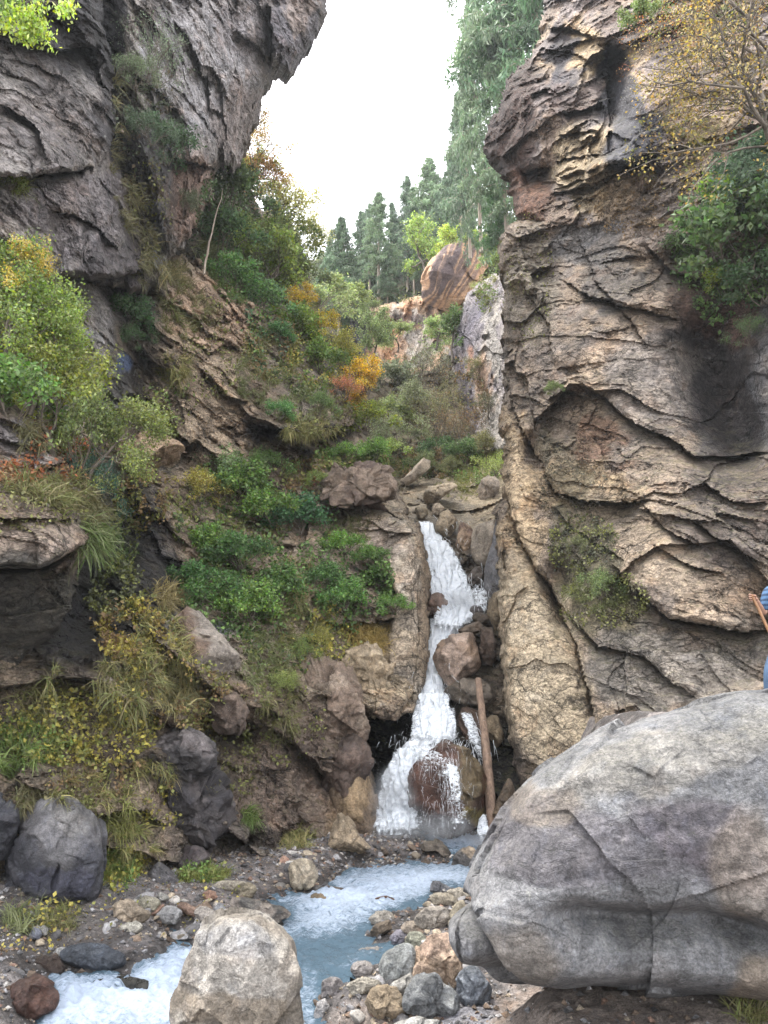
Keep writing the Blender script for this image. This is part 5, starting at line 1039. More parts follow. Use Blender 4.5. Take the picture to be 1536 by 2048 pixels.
def make_plant(kind, seed):
    """unit plants, about 1 high: returns (foliage object, stem object) prototypes, unlinked"""
    rs = np.random.default_rng(seed); segs, tips = [], []
    if kind == 'bush':
        for i in range(9):
            a = rs.uniform(0, 6.28); e = np.array([math.cos(a) * 0.8, math.sin(a) * 0.8, 0.9]); grow(rs, (rs.normal() * .05, rs.normal() * .05, 0), e / np.linalg.norm(e), 0.5, 0.012, 2, segs, tips, 0.10, 0.6, (2, 4), 3)
        per, cr, sz, asp, dr = 10, 0.085, 0.068, 0.6, 0.2
    elif kind == 'fine':
        for i in range(10):
            a = rs.uniform(0, 6.28); e = np.array([math.cos(a) * 0.8, math.sin(a) * 0.8, 0.9]); grow(rs, (rs.normal() * .05, rs.normal() * .05, 0), e / np.linalg.norm(e), 0.52, 0.010, 2, segs, tips, 0.05, 0.6, (2, 4), 3)
        per, cr, sz, asp, dr = 15, 0.08, 0.046, 0.5, 0.1
    elif kind == 'airy':
        for i in range(6):
            a = rs.uniform(0, 6.28); e = np.array([math.cos(a) * 0.6, math.sin(a) * 0.6, 1.0]); grow(rs, (rs.normal() * .03, rs.normal() * .03, 0), e / np.linalg.norm(e), 0.55, 0.012, 2, segs, tips, 0.12, 0.65, (2, 4), 4, 0.3)
        per, cr, sz, asp, dr = 9, 0.09, 0.034, 0.6, 0.1
    elif kind == 'bare':
        for i in range(12):
            a = rs.uniform(0, 6.28); e = np.array([math.cos(a) * 0.5, math.sin(a) * 0.5, 1.0]); grow(rs, (rs.normal() * .05, rs.normal() * .05, 0), e / np.linalg.norm(e), 0.6, 0.010, 2, segs, tips, 0.12, 0.45, (2, 4), 4, 0.2)
        per, cr, sz, asp, dr = 3, 0.07, 0.030, 0.5, 0.1
    elif kind == 'big':
        grow(rs, (0, 0, 0), (0.05, 0, 1), 0.55, 0.022, 3, segs, tips, 0.08, 0.8, (2, 4), 4, 0.24)
        per, cr, sz, asp, dr = 22, 0.055, 0.021, 0.65, 0.1
    elif kind in ('tree', 'flat'):
        grow(rs, (0, 0, 0), (0.05, 0, 1), 0.55, 0.028, 3, segs, tips, 0.10 if kind == 'tree' else 0.0, 0.75 if kind == 'tree' else 0.95, (2, 4), 4, 0.2)
        per, cr, sz, asp, dr = 11, 0.06, 0.034, 0.65, 0.1
    tips = np.array(tips)
    if kind == 'flat': tips = tips * [1.35, 1.35, 0.85]; segs = [(a * np.array([1.35, 1.35, .85]), b * np.array([1.35, 1.35, .85]), c, d) for a, b, c, d in segs]
    if len(tips) > 620: tips = tips[rs.permutation(len(tips))[:620]]
    base = np.repeat(tips, per, 0); n = len(base)
    off = rs.normal(size=(n, 3)) * cr * 0.6 * (np.array([1.3, 1.3, 0.35]) if kind == 'flat' else 1)
    pos = base + off
    V, F_ = leaves_geo(pos, sz * rs.uniform(0.6, 1.4, n), rs, asp, None, 0.3, dr)
    fo = mesh_np('foliage', V, F_, M['leaf'], leaf_attr(n, 4, rs, np.repeat(rs.random(len(tips)), per)), smooth_=False, link=False)
    big = [s for s in segs if s[2] > 0.0015]
    V, F_ = tube_geo(big, 5 if len(big) < 900 else 3)
    st = mesh_np('stem', V, F_, M['bark'], smooth_=True, link=False)
    return fo, st
PL = {k: [make_plant(k, 900 + i * 7 + j) for j in range(c)] for i, (k, c) in enumerate((('bush', 3), ('fine', 3), ('airy', 3), ('bare', 2), ('tree', 3), ('flat', 2), ('big', 4)))}
def make_conifer(seed, dense=1.0, bare=0.25, narrow=0.17):
    rs = np.random.default_rng(seed); segs = [((0, 0, -0.04), (0.003, 0, 0.35), 0.013, 0.010), ((0.003, 0, 0.35), (0.0, 0.002, 0.7), 0.010, 0.006), ((0, 0.002, 0.7), (0, 0, 1.0), 0.006, 0.001)]
    pos, sz, cl = [], [], []
    z = bare * rs.uniform(0.7, 1.2)
    while z < 0.985:
        k = rs.integers(4, 7); t = (z - bare * 0.6) / (1 - bare * 0.6)
        R = narrow * (1 - t) ** 0.75 * (0.75 + 0.5 * rs.random()) + 0.012
        for j in range(k):
            if rs.random() > dense * (0.6 + 0.4 * t + 0.2): continue
            a = rs.uniform(0, 6.28); Lb = R * rs.uniform(0.55, 1.25); d = np.array([math.cos(a), math.sin(a), 0.12 - 0.25 * (1 - t)])
            p0 = np.array([0, 0, z]); p1 = p0 + d * Lb * 0.6; p2 = p0 + d * Lb + np.array([0, 0, -Lb * 0.22])
            segs.append((p0, p1, 0.0024, 0.0016)); segs.append((p1, p2, 0.0016, 0.0005))
            m = int(12 + 420 * Lb / 0.17 * 0.45); u = rs.random(m) ** 0.7
            q = np.where(u[:, None] < 0.6, p0 + (p1 - p0) * (u[:, None] / 0.6), p1 + (p2 - p1) * ((u[:, None] - 0.6) / 0.4))
            wdt = Lb * 0.26 * (1.05 - u) ** 0.5
            side = np.array([-math.sin(a), math.cos(a), 0]); q = q + side * (rs.normal(size=m) * wdt * 0.6)[:, None]; q[:, 2] -= np.abs(rs.normal(size=m)) * 0.010 + 0.002
            pos.append(q); sz.append(np.full(m, 0.020)); cl.append(np.full(m, rs.random()))
        z += 0.012 + 0.020 * (1 - t) * rs.uniform(0.6, 1.5)
    pos = np.vstack(pos); n = len(pos); cl = np.concatenate(cl)
    V, F_ = leaves_geo(pos, 0.021 * rs.uniform(0.6, 1.4, n), rs, 0.30, np.array([0, 0, 1.2]), 0.2, 0.5)
    cr = mesh_np('crown', V, F_, M['needle'], leaf_attr(n, 4, rs, cl), smooth_=False, link=False)
    V, F_ = tube_geo(segs, 5); tr = mesh_np('trunk', V, F_, M['palebark'], link=False)
    return cr, tr
CON = [make_conifer(41, 0.9, 0.12, 0.20), make_conifer(42, 0.62, 0.30, 0.17), make_conifer(43, 0.72, 0.22, 0.15), make_conifer(44, 0.55, 0.34, 0.19), make_conifer(45, 0.85, 0.08, 0.15)]
LB = 1.85
def place(protos, name, cat, label, group, loc, scale, rz, color, lean=(0, 0), names=('foliage', 'stem')):
    e = bpy.data.objects.new(name, None); e.empty_display_size = 0.2; C.objects.link(e)
    e.location = loc; e.scale = scale; e.rotation_euler = (lean[0], lean[1], rz)
    tag(e, label, cat, group)
    for pr, nm in zip(protos, names):
        o = pr.copy(); o.name = nm; C.objects.link(o); o.parent = e
        if nm in ('foliage', 'crown'): o.color = tuple(min(c * LB, 0.75) for c in color) + (1,)
    return e
PR = random.Random(5)
def shrub(kind, px, py, hpx, color, label, group=None, wide=1.0, Y=None, name='shrub', cat='shrub', lean=None, out=0.15, names=('foliage', 'stem')):
    """(px, py) = foot of the plant, hpx = height in photo pixels"""
    if Y is None:
        Y = front(px, py)
        if Y > 1e8: Y = min(ground_Y(px, py), 13)
        Y -= out
    m = pxm(py - hpx * 0.5, Y); s = hpx * m
    j = PR.uniform(0.85, 1.15)
    if lean is None: lean = (PR.uniform(0.1, 0.45), PR.uniform(-0.2, 0.2))
    return place(PR.choice(PL[kind]), name, cat, label, group, tuple(P(px, py, Y)), (s * wide, s * wide, s), PR.uniform(0, 6.28) if abs(lean[0]) < 0.05 else PR.uniform(-0.4, 0.4), tuple(c * j for c in color), lean, names)
def conifer(i, px, py, top, Y, color, label, group=None, wide=1.0, lean=0.0):
    if group == 'conifers on the far rim': wide *= 0.85
    a = P(px, py, Y); b = P(px, top, Y); h = b[2] - a[2]
    return place(CON[i], 'conifer_tree', 'conifer', label, group, tuple(a), (h * wide, h * wide, h), PR.uniform(0, 6.28), color, (0, lean), ('crown', 'trunk'))
G1 = (0.045, 0.085, 0.022); G2 = (0.075, 0.13, 0.03); G3 = (0.028, 0.055, 0.026); YG = (0.085, 0.125, 0.025); YEL = (0.36, 0.27, 0.035); ORG = (0.42, 0.20, 0.03); OLV = (0.12, 0.12, 0.045); SIL = (0.12, 0.14, 0.085); BRN = (0.16, 0.11, 0.05)
CF1 = (0.068, 0.105, 0.060); CF2 = (0.10, 0.145, 0.080); CF3 = (0.15, 0.18, 0.11)
# --- conifers on the rim behind the gorge
conifer(0, 678, 672, 432, 46, CF1, 'dark dense spruce left of the row, below the bare topped snag', 'conifers on the far rim', 1.15)
conifer(1, 757, 602, 382, 48, CF2, 'conifer with a long bare pinkish trunk beside the dense dark spruce', 'conifers on the far rim', 1.2)
conifer(2, 785, 590, 402, 55, CF1, 'thin conifer between the bare trunk tree and the middle of the row', 'conifers on the far rim', 1.0)
conifer(3, 815, 575, 348, 53, CF1, 'slim pointed conifer in the middle of the row', 'conifers on the far rim', 0.9)
conifer(2, 840, 570, 392, 58, CF1, 'shorter conifer tucked behind the slim pointed one', 'conifers on the far rim', 1.2)
conifer(1, 862, 560, 314, 50, CF2, 'tall broad conifer above the yellow green tree', 'conifers on the far rim', 1.35)
conifer(3, 893, 545, 352, 54, CF1, 'conifer behind the orange striped crag', 'conifers on the far rim', 1.2)
conifer(4, 910, 520, 300, 52, CF1, 'narrow conifer just right of the tall broad one', 'conifers on the far rim', 1.2)
conifer(2, 722, 640, 420, 56, CF1, 'pale far conifer showing between the first two trees', 'conifers on the far rim', 1.2)
conifer(1, 640, 640, 500, 56, CF3, 'small hazy conifer left of the dense dark spruce', 'conifers on the far rim', 1.5)
conifer(4, 700, 650, 500, 50, CF1, 'short dark conifer at the foot of the dense dark spruce', 'conifers on the far rim', 1.4)
conifer(0, 600, 640, 520, 55, CF3, 'low pale conifer in the gap beside the left ridge', 'conifers on the far rim', 1.3)
conifer(4, 940, 500, 110, 36, CF1, 'very tall slender conifer under the right overhang', 'tall conifers by the right wall', 0.5)
conifer(0, 962, 480, -60, 33, CF2, 'tallest blue green conifer rising out of the photo at the right wall', 'tall conifers by the right wall', 0.42)
conifer(4, 1015, 480, 10, 30, CF2, 'green conifer pressed against the upper right cliff', 'tall conifers by the right wall', 0.7)
conifer(0, 1010, 200, -420, 30, CF2, 'broad drooping conifer crown at the top of the right cliff', 'tall conifers by the right wall', 0.62)
conifer(0, 1085, 260, -420, 29, (0.07, 0.12, 0.06), 'dark green conifer crown behind the top of the right cliff', 'tall conifers by the right wall', 0.7)
conifer(4, 998, 500, 345, 31, (0.06, 0.12, 0.05), 'bright green young conifer below the right overhang', 'tall conifers by the right wall', 1.3)
conifer(2, 925, 520, 180, 40, CF1, 'grey green conifer left of the very tall slender one', 'tall conifers by the right wall', 0.6)
for q in [(3, 738, 610, 404, 54, 'conifer half hidden behind the bare trunk tree on its left'), (0, 800, 585, 430, 57, 'dim conifer filling the gap left of the slim pointed one'), (2, 828, 590, 372, 52, 'conifer right of the slim pointed one'), (4, 878, 560, 380, 47, 'bushy young conifer behind the yellow green tree'), (3, 925, 520, 330, 50, 'conifer between the narrow one and the very tall slender one'), (0, 845, 575, 450, 46, 'low dark conifer under the tall broad one'), (0, 775, 610, 480, 47, 'low dark conifer right of the bare trunk'), (4, 655, 660, 470, 52, 'slender conifer just left of the dense dark spruce'), (0, 880, 300, -300, 60, 'unused')][:-1]:
    conifer(q[0], q[1], q[2], q[3], q[4], CF1, q[5], 'conifers on the far rim', 1.0)
# dead snag
def snag(px, py, top, Y, label, r=0.05, lean=0.0, name='dead_tree', cat='dead tree', twigs=10):
    a = P(px, py, Y); b = P(px + lean, top, Y); rs = np.random.default_rng(int(px)); segs = []; prev = np.zeros(3); d = (b - a) / 8; r0 = r
    for i in range(8):
        q = prev + d + rs.normal(size=3) * np.linalg.norm(d) * 0.06; r1 = r * (1 - 0.85 * (i + 1) / 8); segs.append((prev, q, r0, r1)); prev = q; r0 = r1
        if twigs and i > 2:
            for _ in range(twigs // 5):
                e = rs.normal(size=3); e[2] = abs(e[2]) * 0.5; segs.append((q, q + e / np.linalg.norm(e) * np.linalg.norm(d) * 0.7, r1 * 0.5, r1 * 0.15))
    V, F_ = tube_geo(segs, 6); o = mesh_np(name, V, F_, M['palebark']); o.location = a; tag(o, label, cat); return o
snag(684, 520, 404, 46, 'bare dead treetop sticking up above the dense dark spruce', 0.10, 2, twigs=15)
snag(408, 548, 372, 16.2, 'thin pale bare stem leaning over the left ridge', 0.035, 34, twigs=0)
snag(580, 720, 590, 24, 'thin bare dead stem on the left ridge by the yellow shrubs', 0.05, 24, twigs=10)
# --- trees on the far rim and gully
shrub('tree', 855, 560, 120, (0.13, 0.19, 0.04), 'yellow green leafy tree in front of the far conifers', wide=1.1, Y=44, name='tree', cat='tree', lean=(0, 0))
shrub('bush', 920, 500, 44, (0.20, 0.26, 0.05), 'bright yellow green bush on top of the orange striped crag', wide=1.5, Y=40.5, lean=(0, 0))
shrub('bush', 965, 500, 50, (0.14, 0.20, 0.05), 'green bush right of the crag top against the right wall', wide=1.3, Y=38, lean=(0, 0))
shrub('bush', 985, 540, 36, (0.13, 0.18, 0.05), 'leafy bush spilling down beside the orange striped crag', wide=1.1, Y=33, lean=(0, 0))
shrub('airy', 955, 600, 36, (0.16, 0.19, 0.06), 'loose grassy bush on the slope under the orange crag', wide=1.2, Y=31, lean=(0, 0))
shrub('flat', 872, 700, 84, (0.13, 0.18, 0.06), 'spreading flat topped green tree on the far ledge', wide=1.2, Y=34, name='tree', cat='tree', lean=(0, 0))
shrub('flat', 796, 704, 64, (0.15, 0.19, 0.07), 'pale green tree left of the spreading flat topped one', wide=1.1, Y=35, name='tree', cat='tree', lean=(0, 0))
shrub('tree', 905, 725, 130, (0.07, 0.12, 0.035), 'dark green tree against the grey streaked wall', wide=0.8, Y=29, name='tree', cat='tree', lean=(0, 0))
shrub('tree', 745, 720, 100, (0.12, 0.16, 0.06), 'thin pale tree beside the dark far cliff', wide=0.9, Y=34, name='tree', cat='tree', lean=(0, 0))
shrub('bush', 690, 625, 60, (0.13, 0.17, 0.05), 'yellowish bush at the foot of the dense dark spruce', wide=1.2, Y=44, lean=(0, 0))
shrub('bush', 640, 620, 70, (0.15, 0.19, 0.07), 'pale green bush in the notch beside the left ridge', wide=1.3, Y=40, lean=(0, 0))
shrub('bush', 745, 630, 26, (0.10, 0.14, 0.05), 'green bush on the rim under the bare trunk tree', wide=1.5, Y=43, lean=(0, 0))
gl = [(790, 790, 70, SIL, 'bush', 'silvery bush on the upper gully floor by the orange tree'), (840, 760, 60, OLV, 'bare', 'twiggy grey shrub under the spreading flat topped tree'), (880, 780, 80, SIL, 'bare', 'twiggy pale shrub in the middle of the gully'), (930, 840, 80, OLV, 'bare', 'dry branching shrub against the grey streaked wall'),
      (830, 840, 80, (0.13, 0.15, 0.08), 'fine', 'grey green shrub low in the gully'), (800, 900, 80, (0.12, 0.14, 0.07), 'fine', 'dusty green shrub behind the ledge of the left slope'), (870, 880, 90, OLV, 'bare', 'tangle of dry stems at the gully bottom'), (920, 900, 80, BRN, 'bare', 'brown tangle of stems right of the gully bottom'),
      (880, 920, 50, (0.05, 0.09, 0.035), 'bush', 'dark green shrub at the head of the rubble'), (930, 930, 56, (0.06, 0.10, 0.035), 'bush', 'second dark green shrub at the head of the rubble, nearer the right wall'), (970, 920, 60, OLV, 'fine', 'olive shrub at the foot of the grey streaked wall'), (990, 960, 60, (0.15, 0.19, 0.05), 'airy', 'light green shrub touching the edge of the right cliff'),
      (780, 925, 50, (0.14, 0.19, 0.05), 'bush', 'fresh green shrub on the grassy shelf above the falls'), (980, 840, 50, SIL, 'bare', 'small twiggy shrub clinging to the pale wall'), (850, 950, 50, (0.08, 0.10, 0.04), 'fine', 'low shrub overhanging the dry gully rocks'), (905, 955, 44, (0.09, 0.10, 0.04), 'fine', 'low shrub above the arched tan rock'),
      (790, 850, 60, (0.12, 0.15, 0.06), 'bush', 'green shrub behind the small olive tree of the ledge'), (950, 760, 50, OLV, 'airy', 'small shrub on the streaked wall ledge')]
for x, y, h, c, k, lb in gl: shrub(k, x, y, h, c, lb, 'shrubs filling the gully', 1.1, lean=(0.15, 0))
# --- left ridge
rl = [(500, 430, 120, (0.17, 0.20, 0.05), 'tree', 'yellow green tree at the top of the left ridge', 25), (560, 470, 110, (0.24, 0.24, 0.07), 'airy', 'sparse yellowing tree leaning out from the ridge top', 26), (506, 395, 90, (0.22, 0.13, 0.035), 'airy', 'small orange leaved tree against the sky under the overhang', 25), (505, 330, 100, (0.22, 0.16, 0.05), 'airy', 'thin orange branches hanging beside the left overhang', 24),
      (590, 500, 80, (0.19, 0.20, 0.08), 'airy', 'thin pale tree at the outer edge of the ridge', 27), (450, 440, 110, (0.055, 0.085, 0.03), 'bush', 'dark green bush under the left overhang', 20), (445, 520, 100, (0.05, 0.09, 0.035), 'bush', 'dark green bush beside the thin bare stem', 19.5), (500, 520, 110, (0.10, 0.14, 0.035), 'fine', 'olive green bush in the middle of the ridge', 22),
      (540, 560, 100, (0.12, 0.16, 0.04), 'bush', 'bright olive bush right of the bare stem', 21.5), (560, 510, 80, (0.06, 0.075, 0.03), 'fine', 'shadowy bush under the yellowing tree', 25), (590, 590, 80, (0.07, 0.09, 0.035), 'bush', 'dark bush above the yellow shrubs', 23.5), (470, 590, 80, (0.06, 0.12, 0.035), 'bush', 'deep green leafy bush at the ridge foot', 18),
      (520, 640, 80, (0.07, 0.13, 0.045), 'bush', 'green leafy bush above the tan spur', 18.6), (600, 640, 90, (0.26, 0.20, 0.03), 'tree', 'golden yellow shrub highest on the ridge flank', 21), (640, 690, 90, (0.24, 0.20, 0.03), 'tree', 'golden yellow shrub in the middle of the ridge flank', 20.6), (590, 690, 80, (0.10, 0.15, 0.03), 'bush', 'green shrub left of the golden ones', 19.8),
      (685, 740, 80, (0.17, 0.17, 0.035), 'fine', 'yellow olive shrub above the orange tree', 20.5), (640, 750, 70, (0.08, 0.13, 0.03), 'bush', 'round green shrub at the spur end', 19.6), (722, 790, 100, (0.42, 0.27, 0.02), 'tree', 'vivid orange yellow tree at the tip of the left spur', 20), (740, 830, 90, (0.32, 0.22, 0.03), 'tree', 'lower orange tree beneath the vivid one', 20.3),
      (735, 870, 70, (0.12, 0.15, 0.03), 'bush', 'olive bush at the foot of the orange trees', 20), (690, 800, 50, (0.33, 0.15, 0.07), 'airy', 'small reddish bush beside the orange trees', 19.2), ]
for x, y, h, c, k, lb, Y in rl:
    shrub(k, x, y, h, c, lb, 'trees and shrubs of the left ridge', 1.0 if k == 'tree' else 1.1, Y=Y, name='tree' if 'tree' in lb and 'foot of' not in lb and 'beside' not in lb else 'shrub', cat='tree' if k == 'tree' else 'shrub', lean=(0.1, 0.1))
# --- left slope shrubs
ls = [(445, 975, 90, (0.10, 0.15, 0.06), 'fine', 'grey green shrub at the top of the thicket'), (400, 1010, 80, (0.20, 0.18, 0.04), 'fine', 'yellowing shrub on the left flank of the thicket'), (480, 1010, 100, (0.07, 0.12, 0.03), 'bush', 'dark leafy shrub in the upper middle of the thicket'),
      (530, 970, 80, (0.09, 0.15, 0.045), 'fine', 'light green shrub at the upper right of the thicket'), (540, 1050, 90, G2, 'bush', 'green shrub right of the thicket centre'), (600, 1070, 90, (0.035, 0.085, 0.035), 'bush', 'blue green leafy shrub at the right end of the thicket'), 
      (430, 1110, 80, G2, 'bush', 'fresh green shrub left of the thicket centre'), (480, 1140, 90, (0.05, 0.10, 0.03), 'bush', 'broad dark shrub at the heart of the thicket'), (390, 1180, 70, (0.045, 0.10, 0.03), 'bush', 'low leafy shrub at the left foot of the thicket'), (440, 1220, 90, (0.055, 0.11, 0.03), 'bush', 'leafy shrub above the pale topped boulder'), (500, 1240, 90, G2, 'bush', 'green shrub below the heart of the thicket'),
      (560, 1210, 90, (0.06, 0.11, 0.03), 'bush', 'leafy shrub at the lower right of the thicket'), (660, 1030, 60, (0.07, 0.13, 0.03), 'bush', 'small green shrub on the shelf by the falls'),
      (690, 1110, 60, (0.08, 0.15, 0.03), 'bush', 'bright shrub on the ledge above the hanging pillar'), (740, 1130, 50, (0.07, 0.13, 0.03), 'bush', 'leafy tuft hanging over the smooth shoulder'), (765, 1165, 50, (0.06, 0.12, 0.03), 'bush', 'green plant draped beside the pillar'), (690, 1220, 70, (0.06, 0.12, 0.03), 'bush', 'round green shrub left of the pillar'), (650, 1180, 60, (0.05, 0.10, 0.03), 'bush', 'dark shrub above the round green one'),
      (790, 1225, 44, (0.07, 0.13, 0.03), 'bush', 'small shrub at the pillar edge over the straw grass'), (690, 930, 50, (0.10, 0.18, 0.04), 'bush', 'bright green shrub on the shelf under the rock lip'), (750, 920, 50, (0.10, 0.18, 0.04), 'bush', 'bright green shrub at the right end of the shelf'), (640, 980, 44, (0.12, 0.16, 0.04), 'fine', 'pale green shrub over the dark crag'), (630, 970, 24, (0.40, 0.06, 0.03), 'airy', 'tiny red leaved shrub on the dark crag'),
      (640, 830, 50, (0.09, 0.14, 0.045), 'fine', 'grey green shrub on the rock lip'), (560, 840, 44, (0.06, 0.13, 0.04), 'bush', 'deep green plant sitting on the rock lip'), (560, 690, 50, (0.06, 0.13, 0.045), 'bush', 'green creeper clump high in the cleft of the spur'), (600, 1330, 60, (0.10, 0.14, 0.035), 'airy', 'straggly green shrub on the lower slope'),
      (640, 1300, 50, (0.17, 0.17, 0.04), 'airy', 'yellowing shrub below the round green one'), (560, 1380, 50, (0.12, 0.15, 0.04), 'airy', 'thin shrub on the brown lower slope'), (255, 660, 80, (0.045, 0.085, 0.035), 'bush', 'dark leafy shrub hanging under the left wall'), (270, 700, 60, (0.05, 0.09, 0.035), 'fine', 'shadowed shrub over the wet rock painted with a blue sky reflection'),
      (330, 330, 90, (0.055, 0.09, 0.045), 'bush', 'dark bush hanging in the niche of the left wall'), (300, 290, 70, (0.06, 0.09, 0.05), 'fine', 'grey green bush above the niche of the left wall'), (300, 170, 120, (0.10, 0.13, 0.08), 'bare', 'thin twiggy bush spread on the upper left wall'), (270, 180, 70, (0.10, 0.13, 0.07), 'airy', 'pale leafy twigs on the upper left wall'), (370, 420, 50, (0.07, 0.09, 0.045), 'airy', 'small bush under the wall overhang')]
for x, y, h, c, k, lb in ls: shrub(k, x, y, h * 0.95, c, lb, 'shrubs on the left slope and wall', 1.1)
# --- near left trees
nl = [(-10, 800, 330, YG, 'big', 'bright lime green tree at the left edge on the near buttress', 7.6, 1.0), (60, 830, 270, (0.10, 0.14, 0.03), 'big', 'lime green leafy tree right of the one at the left edge', 7.9, 1.0), (-40, 640, 190, (0.22, 0.18, 0.03), 'big', 'yellow leaved treetop at the left edge', 7.8, 0.9), (115, 960, 330, (0.12, 0.14, 0.03), 'big', 'fine twigged yellow green tree leaning over the dark gully', 8.1, 0.95),
      (160, 960, 190, (0.10, 0.13, 0.04), 'fine', 'blue green feathery shrub hanging into the gully', 8.3, 0.7), (170, 1000, 230, (0.09, 0.11, 0.03), 'big', 'olive leafy branch in front of the dark gully', 8.3, 1.0), (20, 850, 150, (0.08, 0.14, 0.035), 'bush', 'dark green bush beneath the lime green trees', 7.7, 1.1), (170, 1010, 110, (0.035, 0.07, 0.05), 'fine', 'dark blue green plant trailing below the feathery shrub', 8.4, 0.7)]
for x, y, h, c, k, lb, Y, wd in nl:
    t = k == 'big'; shrub(k, x, y, h, c, lb, 'trees and shrubs of the near left buttress', wd, Y=Y, name='tree' if t else 'shrub', cat='tree' if t else 'shrub', lean=(0.05, 0.15))
shrub('bush', 20, 380, 50, (0.10, 0.13, 0.03), 'small olive bush on the left wall at the photo edge')
def hanging(px, py, hpx, col, label, Y, kind='bush'):
    m = pxm(py, Y); s = hpx * m
    return place(PR.choice(PL[kind]), 'hanging_branch', 'branch', label, None, tuple(P(px, py, Y)), (s * 0.6, s * 0.6, s), 0.4, col, (math.pi * 0.92, 0))
hanging(55, -60, 190, (0.20, 0.27, 0.04), 'lime green leafy branch hanging into the upper left corner', 6.0)
hanging(20, -90, 150, (0.10, 0.16, 0.04), 'darker leafy branch hanging at the very corner of the photo', 6.2)
# --- right wall plants
rr = [(1500, 560, 190, (0.06, 0.10, 0.035), 'bush', 'large dark green bush on the right wall'), (1560, 470, 200, (0.055, 0.085, 0.05), 'fine', 'blue green bush at the right edge of the photo'), (1480, 460, 120, (0.10, 0.16, 0.03), 'bush', 'brighter green bush above the large dark one'), (1430, 520, 110, (0.06, 0.10, 0.035), 'fine', 'dense bush over the dark hole of the right wall'), (1530, 610, 110, (0.04, 0.07, 0.03), 'bush', 'shadowed bush below the large dark one'),
      (1450, 590, 60, (0.15, 0.19, 0.03), 'bush', 'small yellow green bush at the bottom of the wall thicket'), (1400, 490, 60, (0.05, 0.08, 0.035), 'bush', 'small dark bush at the left end of the wall thicket'), (1540, 380, 120, (0.05, 0.09, 0.045), 'bush', 'dark bush under the bare branches'), (1500, 690, 60, (0.05, 0.08, 0.03), 'airy', 'thin shrub hanging below the thicket'),
      (1390, 300, 40, (0.19, 0.19, 0.05), 'airy', 'small yellow green plant on the pale part of the wall'), (1285, 60, 60, (0.12, 0.17, 0.05), 'bush', 'green bush at the head of the dark cleft'), (1200, 1200, 64, (0.08, 0.11, 0.04), 'fine', 'grey green cushion plant on the mossy slab of the right wall'), (1150, 1110, 40, (0.08, 0.09, 0.04), 'fine', 'small mossy cushion plant above the slab crack'), (1110, 790, 30, (0.09, 0.12, 0.04), 'fine', 'tiny green plant on the edge of the right wall')]
for x, y, h, c, k, lb in rr: shrub(k, x, y, h, c, lb, 'shrubs clinging to the right wall', 1.05)
def branchy(px, py, hpx, Y, col, label, seed, ang, leafy=True):
    """bare crooked tree leaning out of the wall, its twigs in autumn leaf"""
    rs = np.random.default_rng(seed); segs, tips = [], []
    for a in ang:
        d = np.array([math.cos(math.radians(a)), -0.25, math.sin(math.radians(a))]); grow(rs, (0, 0, 0), d / np.linalg.norm(d), 0.55, 0.014, 2, segs, tips, 0.02, 0.55, (2, 3), 5, 0.26)
    m = pxm(py, Y) * hpx; e = bpy.data.objects.new('tree', None); C.objects.link(e); e.location = P(px, py, Y); e.scale = (m, m, m); tag(e, label, 'tree', 'autumn trees leaning from the right wall')
    V, F_ = tube_geo(segs, 5); mesh_np('trunk', V, F_, M['bark'], parent=e)
    tips = np.array(tips); tips = tips[rs.random(len(tips)) < (0.42 if leafy else 0.25)]; base = np.repeat(tips, 13, 0); pos = base + rs.normal(size=base.shape) * 0.03; n = len(pos)
    V, F_ = leaves_geo(pos, 0.0155 * rs.uniform(0.6, 1.3, n), rs, 0.7); o = mesh_np('crown', V, F_, M['leaf'], leaf_attr(n, 4, rs), parent=e, smooth_=False); o.color = tuple(c * 1.15 for c in col) + (1,)
branchy(1600, 330, 420, 10.3, (0.26, 0.20, 0.06), 'crooked bare branched tree with yellow leaves reaching over the right wall', 61, (150, 165, 135, 178, 120))
branchy(1560, 120, 300, 10.0, (0.28, 0.22, 0.05), 'yellow leaved tree at the upper right corner', 62, (160, 185, 140, 200))
branchy(1400, -60, 220, 11.0, (0.36, 0.17, 0.05), 'rusty orange branches hanging beside the dark cleft', 63, (200, 240, 265, 290, 220))
branchy(1500, -80, 260, 10.6, (0.30, 0.24, 0.05), 'golden branches hanging from the top right', 64, (215, 240, 265, 290, 190))
branchy(1560, -40, 300, 10.2, (0.12, 0.15, 0.04), 'olive green branches hanging at the top right corner', 65, (190, 215, 240, 265, 165))

# --- grass tufts and undergrowth on the rocks
def scatter_px(items, seed, jit=1.0):
    rs = np.random.default_rng(seed); X, Y, I = [], [], []
    for i, it in enumerate(items):
        x, y, rx, ry, n = it[:5]; r = np.sqrt(rs.random(n)) ; a = rs.uniform(0, 6.28, n)
        X.append(x + rx * r * np.cos(a)); Y.append(y + ry * r * np.sin(a)); I.append(np.full(n, i))
    return np.concatenate(X), np.concatenate(Y), np.concatenate(I), rs
def ground_arr(px, py):
    Yg = np.array([ground_Y(a, b) for a, b in zip(px, py)]); return Yg
def surf(px, py):
    Yf, nr = front_arr(px, py)
    need = (Yf > 1e8) | (py > 1640)
    if need.any():
        g = ground_arr(px[need], py[need]); cur = Yf[need]; better = g < cur
        t = np.where(better, g, cur); Yf[need] = t; nn = nr[need]; nn[better] = [0, 0, 1]; nr[need] = nn
    p = P(px, py, np.where(Yf > 1e8, 10, Yf)); return p, nr, Yf < 100
